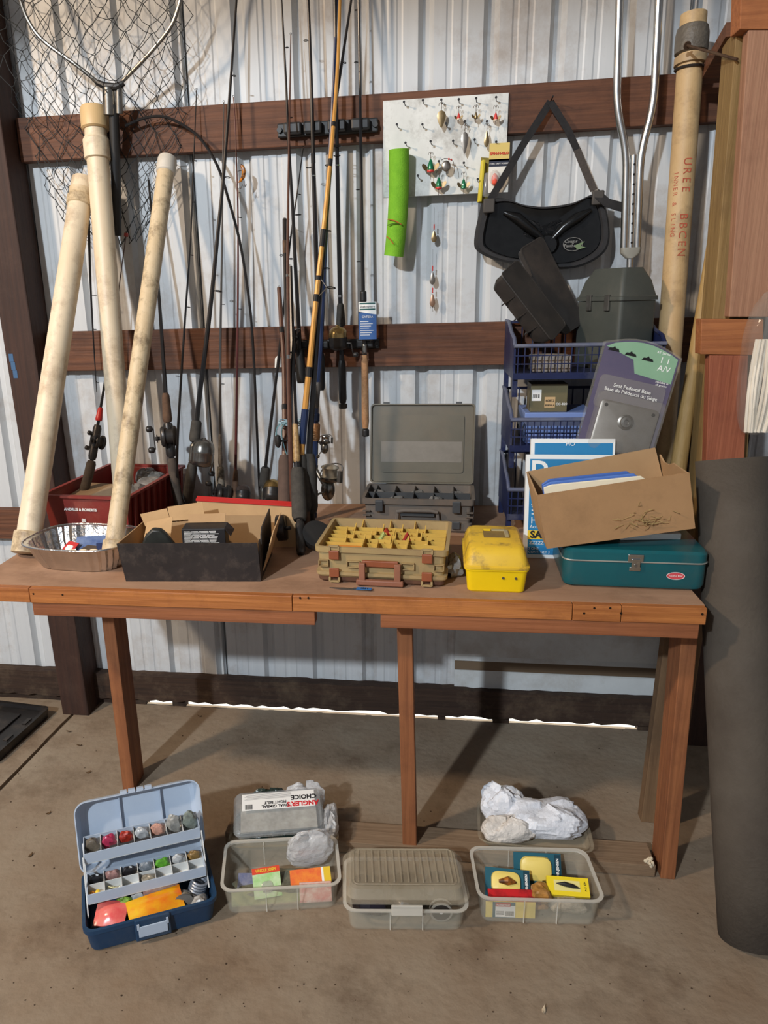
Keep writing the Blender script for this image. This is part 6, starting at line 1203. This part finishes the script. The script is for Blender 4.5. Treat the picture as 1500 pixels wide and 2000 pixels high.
def box_lid(par, M, w2, d2, name='lid', h=.030, closed=True):
    q = MB(); q.loft([rrect(w2 + .008, d2 + .008, .030, 0), rrect(w2 + .008, d2 + .008, .030, .005), rrect(w2, d2, .028, .008), rrect(w2 - .008, d2 - .010, .026, h - .004), rrect(w2 - .014, d2 - .018, .022, h), rrect(w2 - .016, d2 - .020, .02, h - .002), rrect(w2 - .010, d2 - .012, .025, h - .006), rrect(w2 - .002, d2 - .002, .027, .006)], False, False)
    n = len(rrect(1, 1, .1, 0)); q.f.append(tuple(range(4 * n, 5 * n))); q.f.append(tuple(range(5 * n, 6 * n))[::-1]); q.v = [M @ v for v in q.v]
    return q.build(name, M_lidc, par, angle=.5)
t1, m1 = clear_box('clear plastic box of lure cards, left of the closed clear box', (440, 1786), (662, 1773), .152, .088, .086)
t3_, m3 = clear_box('clear plastic box of packaged lures, rightmost on the floor', (940, 1801), (1166, 1808), .152, .088, .086)
t2_, m2 = clear_box('closed clear plastic box with ribbed lid in the middle of the floor', (680, 1816), (906, 1818), .152, .088, .072)
lidm = TR(0, 0, .089) @ ROT(-3, 'X')
ld = box_lid(t2_, lidm, .152, .088, h=.034)
for k in range(14): q = MB(); x = -.118 + k * .0182; q.boxb(x - .0022, x + .0022, -.058, .060, .033, .0375); q.v = [lidm @ v for v in q.v]; q.build('lid_rib', M_lidc, ld, smooth=False, bevel=.001)
q = MB(); q.tube([(x, y, .035) for x, y, _ in rrect(.130, .066, .012, 0)], .0018, 6, closed=True); q.v = [lidm @ v for v in q.v]; q.build('lid_border', M_lidc, ld)
MB().boxb(-.038, .040, -.103, -.0965, .066, .096).build('latch', M_rimc, t2_, smooth=False, bevel=.002)
# inside the closed box
o = thing('line_spool', 'dark round line spool with white hub inside the closed clear box', 'line spool', M=m2 @ TR(.092, -.048, .033) @ ROT(90, 'X')); q = MB(); q.lathe([(.029, -.009), (.029, -.006), (.024, -.005), (.024, .005), (.029, .006), (.029, .009)], 28); q.build('spool', mat('spool_ring', (150, 146, 136), .4), o); q = MB(); q.lathe([(.0255, -.0048), (.027, -.004), (.027, .004), (.0255, .0048)], 28); q.build('line', M_reeldk, o); q = MB(); q.lathe([(.004, .0091), (.004, .0105), (.001, .011)], 14); q.build('hub', M_whitep, o)
q = MB(); q.lathe([(.0238, .0091), (.022, .0095), (.005, .0095)], 28); q.build('face', M_reeldk, o)
lump('dark purple cloth bundle in the left of the closed clear box', (36, 30, 44), -.09, .0, .0045, .10, .12, .062, 301, M=m2, grp=None, cat='cloth', name='cloth_bundle', jit=.12); lump('black bundle in the middle of the closed clear box', (34, 32, 32), .01, .01, .0045, .09, .12, .056, 302, M=m2, grp=None, cat='cloth', name='cloth_bundle', jit=.12); lump('black bundle behind the spool in the closed clear box', (28, 28, 30), .095, .028, .0045, .085, .09, .060, 303, M=m2, grp=None, cat='cloth', name='cloth_bundle', jit=.12)
# loose lids lying behind with bags in them
def loose_lid(label, px, an, w2=.150, d2=.086):
    c = F(*px, .041); t = thing('box_lid', label, 'box lid', M=TR(c.x, c.y, .039) @ ROT(an, 'Z'))
    box_lid(t, TR(0, 0, .036) @ ROT(180, 'X'), w2, d2, 'lid_shell', .034); return t, t.matrix_basis
la_, ma = loose_lid('upturned clear lid with bags behind the left clear box', (556, 1625), 9)
lb2, mb = loose_lid('upturned clear lid with white bags behind the right clear box', (1040, 1628), -2)
# slide both lids onto the floor stretcher area
for o_, dz in ((la_, .0), (lb2, .0)): pass
M_wbag = mat('white_bag', (226, 228, 232), .4, 0, (206, 210, 218), 5, 1, .6, 50); M_tbag = mat('translucent_bag', (238, 238, 238), .2, 0, (222, 224, 226), 8, 1, .9, 40, alpha=.52, coat=.5); M_dkbag = mat('dark_green_bag', (30, 42, 38), .2, 0, (52, 64, 58), 14, 1, .9, 30, coat=.5); M_pbag = mat('paper_tissue', (222, 216, 208), .55, 0, (204, 196, 186), 8, 1, 1.0, 32)
def bag(label, M, w, d, h, seed, m, jit=.13, grp=None):
    r = random.Random(seed); q = MB(); n, mm = 40, 22; ph = [r.uniform(0, 6.28) for _ in range(10)]; vs = []; fs = []
    for i in range(mm + 1):
        a = math.pi * i / mm
        for j in range(n):
            th = 2 * math.pi * j / n; s = max(math.sin(a), .02) ** .55
            fold = math.sin(4 * th + ph[0] + 3 * a) * .30 + math.sin(7 * th + ph[1] - 4 * a) * .28 + abs(math.sin(5 * th + ph[2] + 5 * a)) * .34 + math.sin(11 * th + ph[3] + 7 * a) * .16 + r.uniform(-.26, .26)
            k = 1 + jit * fold; cx = math.copysign(abs(math.cos(th)) ** .75, math.cos(th)); sy = math.copysign(abs(math.sin(th)) ** .75, math.sin(th))
            z = (1 - math.cos(a)) / 2; z = z * h * (1 + jit * (math.sin(3 * th + ph[4]) * .5 + math.sin(2 * th + ph[5] + 2 * a) * .5) + .4 * jit * fold)
            vs.append((w / 2 * s * cx * k, d / 2 * s * sy * k, max(0, z)))
    for i in range(mm):
        for j in range(n): fs.append((i * n + j, i * n + (j + 1) % n, (i + 1) * n + (j + 1) % n, (i + 1) * n + j))
    fs.append(tuple(range(n))[::-1]); fs.append(tuple(range(mm * n, (mm + 1) * n))); q.add(vs, fs)
    o = q.build('plastic_bag', m, angle=.3); o.matrix_basis = M; tag(o, label, 'plastic bag', grp); return o
bag('large white plastic bag lying in the right upturned lid', mb @ TR(.03, .012, .005), .22, .125, .090, 401, M_wbag); bag('crumpled off white tissue bag in front of the large white bag', mb @ TR(-.072, -.040, .006) @ ROT(14, 'Z'), .15, .07, .070, 405, M_pbag)
bag('bulging white plastic bag at the left end of the right lid', mb @ TR(-.085, .040, .005), .12, .09, .108, 403, M_wbag)
bag('dark green plastic bag under the printed package', ma @ TR(-.01, .010, .005), .27, .14, .052, 411, M_dkbag, .10); bag('white plastic bag sticking out behind the printed package', ma @ TR(.06, .074, .006), .12, .04, .10, 412, M_tbag); bag('translucent bag crumpled at the right end of the left lid', ma @ TR(.136, -.01, .006), .045, .11, .070, 413, M_tbag)
bag('black crumpled bag peeking out behind the printed package', ma @ TR(-.05, .072, .006), .12, .045, .085, 414, M_dkbag)
pk = ma @ TR(-.015, -.005, .064) @ ROT(4, 'Z') @ ROT(16, 'X')
t = thing('belt_package', 'clear bagged package with white upside down label on the left lid', 'package', M=pk)
q = MB(); q.loft([rrect(.125, .066, .016, 0), rrect(.130, .070, .018, .014), rrect(.124, .066, .016, .026)]); q.build('bag', mat('package_film', (196, 200, 200), .12, 0, (170, 174, 176), 14, 1, .5, 40, alpha=.34, coat=.9), t, angle=.6)
MB().boxb(-.11, .11, -.055, .02, .004, .012).build('folded_insert', mat('insert_print', (206, 204, 192), .5, 0, (150, 146, 136), 30, 1), t, smooth=False)
MB().boxb(-.105, .108, .004, .060, .0265, .0272).build('label', M_whitep, t, smooth=False)
U = ROT(180, 'Z')
lettering("ANGLER'S", .021, mat('logo_red', (206, 40, 48), .5), t, TR(.072, .016, .0275) @ U, bold=.0007); lettering('CHOICE', .020, M_blackp, t, TR(.076, .038, .0275) @ U, bold=.0007); lettering('OVAL GIMBAL\nFIGHT BELT', .0125, M_blackp, t, TR(-.008, .020, .0275) @ U, bold=.0003)
for k in range(6): MB().boxb(-.098 + .004 * (k % 3), .04, .040 + .0032 * k, .0408 + .0032 * k, .0272, .0276).build('print_line', mat('grey_print', (120, 120, 122), .5), t, smooth=False)
for k in range(9): MB().boxb(-.096 + .0025 * k, -.0948 + .0025 * k + .0005 * (k % 2), .008, .024, .0272, .0276).build('barcode_bar', M_blackp, t, smooth=False)
bag('clear bag of folded papers hanging over the left clear box', m1 @ TR(.078, .060, .026) @ ROT(8, 'Z') @ ROT(14, 'X'), .125, .05, .125, 421, M_tbag, .11)
# cards in the left clear box
M_rd = mat('card_red_orange', (214, 70, 40), .45); M_gc2 = mat('card_lime', (130, 196, 90), .45, 0, (210, 224, 190), 26, 1)
o = packet('lure_card', 'white and green card with orange header in the left clear box', 'lure package', m1 @ TR(-.04, -.02, .040) @ ROT(8, 'Z') @ ROT(40, 'X'), .075, .075, .0016, M_gc2, None, [(.0, -.012, .03, .03, .006, M_clear)]); MB().boxb(-.0375, .0375, .022, .0375, .0016, .0022).build('header', M_rd, o, smooth=False); lettering("UNCLE JOSH", .0095, M_sgy, o, TR(0, .030, .0024), bold=.0004)
o = packet('lure_card', 'red and orange striped lure pack with yellow end in the left clear box', 'lure package', m1 @ TR(.078, -.018, .048) @ ROT(4, 'Z') @ ROT(28, 'X'), .11, .040, .006, mat('stripe_pack', (226, 90, 60), .35, 0, (240, 150, 60), 50, 1), None, None); MB().boxb(.036, .055, -.020, .020, .0061, .0066).build('yellow_end', M_sgy, o, smooth=False); MB().boxb(.030, .036, -.020, .020, .0061, .0066).build('white_band', M_whitep, o, smooth=False)
packet('lure_card', 'blue grey soft bait packet at the left of the left clear box', 'lure package', m1 @ TR(-.095, -.015, .030) @ ROT(-4, 'Z') @ ROT(30, 'X'), .05, .06, .002, mat('slate_pack', (80, 90, 130), .4, 0, (140, 140, 150), 40, 1))
packet('lure_card', 'flat pale olive packet lying on the bottom of the left clear box', 'lure package', m1 @ TR(-.03, -.045, .006) @ ROT(2, 'Z') @ ROT(58, 'X'), .21, .05, .004, mat('olive_pack', (176, 178, 130), .4, 0, (120, 124, 90), 20, 1))
packet('lure_card', 'pink and cream striped packet low in the right of the left clear box', 'lure package', m1 @ TR(.09, -.050, .028) @ ROT(62, 'X'), .085, .05, .004, mat('pinkstripe', (206, 120, 110), .4, 0, (226, 206, 190), 60, 1))
lump('grey bag of weights under the cards in the left clear box', (130, 130, 110), -.02, .0, .0055, .22, .09, .028, 431, M=m1, grp=None)
# packs in the right clear box
M_tealc = mat('teal_card', (30, 88, 104), .4); M_butter = mat('butter_fill', (230, 206, 110), .4)
def lpack(label, M, w, h, fill, body, cream=M_butter):
    o = packet('lure_pack', label, 'lure package', M, w, h, .003, M_tealc, None, [(-.004, 0, w * .66, h * .78, .012, cream)])
    q = MB(); q.tube([(-w * .2, 0, .018), (0, .002, .022), (w * .18, 0, .018)], [.004, h * .16, .003], 12)
    if body: q.build('lure', body, o)
    MB().boxb(w * .36, w * .49, -h * .47, h * .47, .003, .0036).build('side_print', mat('teal_dark', (18, 56, 70), .4), o, smooth=False); lettering('LUHR-JENSEN', h * .115, M_whitep, o, TR(w * .425, 0, .0042) @ ROT(90, 'Z'), bold=.0003); return o
lpack('large teal and butter yellow pack standing at the back of the right clear box', m3 @ TR(.02, .048, .058) @ ROT(-2, 'Z') @ ROT(60, 'X'), .125, .078, None, None)
lpack('teal pack with spotted orange lure at the left of the right clear box', m3 @ TR(-.068, -.002, .052) @ ROT(-6, 'Z') @ ROT(38, 'X'), .115, .070, None, mat('spotted_orange', (190, 116, 40), .35, 0, (70, 40, 20), 60, .6))
o = packet('lure_pack', 'yellow boxed dark minnow lure at the right of the right clear box', 'lure package', m3 @ TR(.082, -.022, .060) @ ROT(-4, 'Z') @ ROT(30, 'X'), .105, .046, .014, mat('lemon_box', (232, 206, 40), .4)); MB().boxb(-.035, .030, -.012, .014, .0141, .0146).build('window', mat('window_pale', (226, 214, 140), .2), o, smooth=False)
q = MB(); q.tube([(-.030, .004, .018), (-.01, .003, .020), (.012, -.001, .020), (.028, -.004, .017)], [.001, .006, .005, .001], 10); q.build('lure', M_blk, o); lettering('6\n2', .014, M_blackp, o, TR(.043, .002, .0146))
packet('lure_pack', 'black and red soft bait pack under the spotted lure pack', 'lure package', m3 @ TR(-.060, -.050, .052) @ ROT(0, 'Z') @ ROT(20, 'X'), .13, .036, .006, mat('black_red_pack', (30, 28, 28), .4, 0, (200, 40, 44), 12, .5))
lump('golden mylar bag between the packs in the right clear box', (196, 140, 70), .012, -.035, .030, .05, .05, .048, 451, M=m3, grp=None)
o = packet('lure_pack', 'teal pack with red label and barcode seen through the front', 'lure package', m3 @ TR(-.072, -.0705, .034) @ ROT(84, 'X'), .125, .044, .003, M_butter); MB().boxb(-.045, .012, -.022, .022, .0031, .0036).build('teal_print', M_tealc, o, smooth=False); MB().boxb(-.038, .012, -.020, .012, .0037, .0041).build('white_label', M_whitep, o, smooth=False); MB().boxb(-.038, .0, .010, .020, .0042, .0046).build('red_label', M_redc, o, smooth=False)
lettering('Rubbermaid', .0068, M_whitep, o, TR(-.019, .015, .0048))
for k in range(8): MB().boxb(-.012 + .0026 * k, -.0108 + .0026 * k + .0005 * (k % 2), -.016, -.003, .0042, .0046).build('barcode_bar', M_blackp, o, smooth=False)
for k in range(4): MB().boxb(-.036, -.016, -.004 - .003 * k, -.0030 - .003 * k, .0042, .0046).build('print_line', M_blackp, o, smooth=False)
lump('pale bag of soft baits low in the right of the right clear box', (196, 186, 166), .08, -.030, .0055, .10, .07, .048, 452, M=m3, grp=None); lump('red and cream bag low in the middle of the right clear box', (200, 150, 100), -.03, -.020, .0055, .13, .07, .036, 453, M=m3, grp=None)
# black tray case at the left edge of the floor
a = F(100, 1392, .045); M_bt = mat('black_tray_case', (20, 19, 20), .35, 0, (32, 29, 28), 10, 1, 0, 60, (120, 104, 88), .25, 14)
an = math.atan2(F(0, 1490, 0).y - F(98, 1400, 0).y, F(0, 1490, 0).x - F(98, 1400, 0).x); c = F(98, 1400, 0)
t = thing('black_tray', 'black plastic tray lying on the floor at the left edge', 'tray', M=TR(c.x, c.y, .0) @ ROT(-6, 'Z'))
q = MB(); q.loft([rrect(.22, .17, .02, .0005, 4, -.225, -.165), rrect(.225, .175, .02, .035, 4, -.225, -.165), rrect(.225, .175, .02, .040, 4, -.225, -.165), rrect(.212, .162, .016, .040, 4, -.225, -.165), rrect(.208, .158, .016, .026, 4, -.225, -.165)]); q.build('shell', M_bt, t, angle=.5)
for s in (-.11, -.22): MB().boxb(-.03, -.014, s - .02, s + .02, .0405, .046).build('clip', M_bt, t, smooth=False)
MB().boxb(-.36, -.09, -.28, -.05, .0265, .034).build('insert', M_bt, t, smooth=False, bevel=.004)
# debris on the floor
r_ = random.Random(31); M_leaf = mat('dry_leaf', (92, 70, 46), .9); M_chip = mat('pale_chip', (196, 178, 150), .9)
for k, (px, py, lab) in enumerate(((173, 1510, 'curled dry leaf on the concrete left of the bench leg'), (135, 1430, 'small dry leaf near the black tray'), (155, 1457, 'dark twig of leaf between tray and bench leg'), (95, 1590, 'dry seed tuft on the concrete beside the blue tackle box'), (390, 1400, 'curled leaf on the floor under the bench near the sill'), (1062, 1975, 'flattened pale leaf at the bottom of the floor'), (60, 1672, 'dark leaf stalk at the left edge of the floor'))):
    c = F(px, py, 0); q = MB(); w_ = .016 + .006 * r_.random()
    q.grid(5, 3, lambda u, v: (w_ * (u - .5), w_ * .45 * (v - .5) * math.sin(math.pi * min(max(u, .06), .94)), .0015 + .006 * (u - .5) ** 2 * 4 * (.3 + r_.random() * .7) + .002 * v)); o = q.build('dry_leaf', M_leaf if k != 5 else M_chip, angle=1.0, solid=.0008); o.matrix_basis = TR(c.x, c.y, .0003) @ ROT(r_.uniform(0, 180), 'Z'); tag(o, lab, 'leaf', 'dry leaves on the floor')
q = MB()
for k in range(260):
    c = F(r_.uniform(0, 1400), r_.uniform(1400, 1990), 0); s = r_.uniform(.0008, .0028); q.sphere((c.x, c.y, s * .4), s, 5, 3, 1, r_.uniform(.5, 1.2), .5)
o = q.build('floor_grit', mat('grit', (70, 54, 40), .9), smooth=False); tag(o, 'scattered dark grit on the concrete floor', 'grit', kind='stuff')
q = MB(); c = F(1270, 1690, .04)
for k in range(14): q.sphere((c.x + r_.gauss(0, .006), c.y + r_.gauss(0, .006), .0405 + .003 * k * .5), r_.uniform(.003, .006), 6, 4)
o = q.build('foam_crumbs', mat('pale_crumb', (206, 192, 166), .9), smooth=False); tag(o, 'pale foam crumbs piled on the stretcher by the right leg', 'crumbs', kind='stuff')
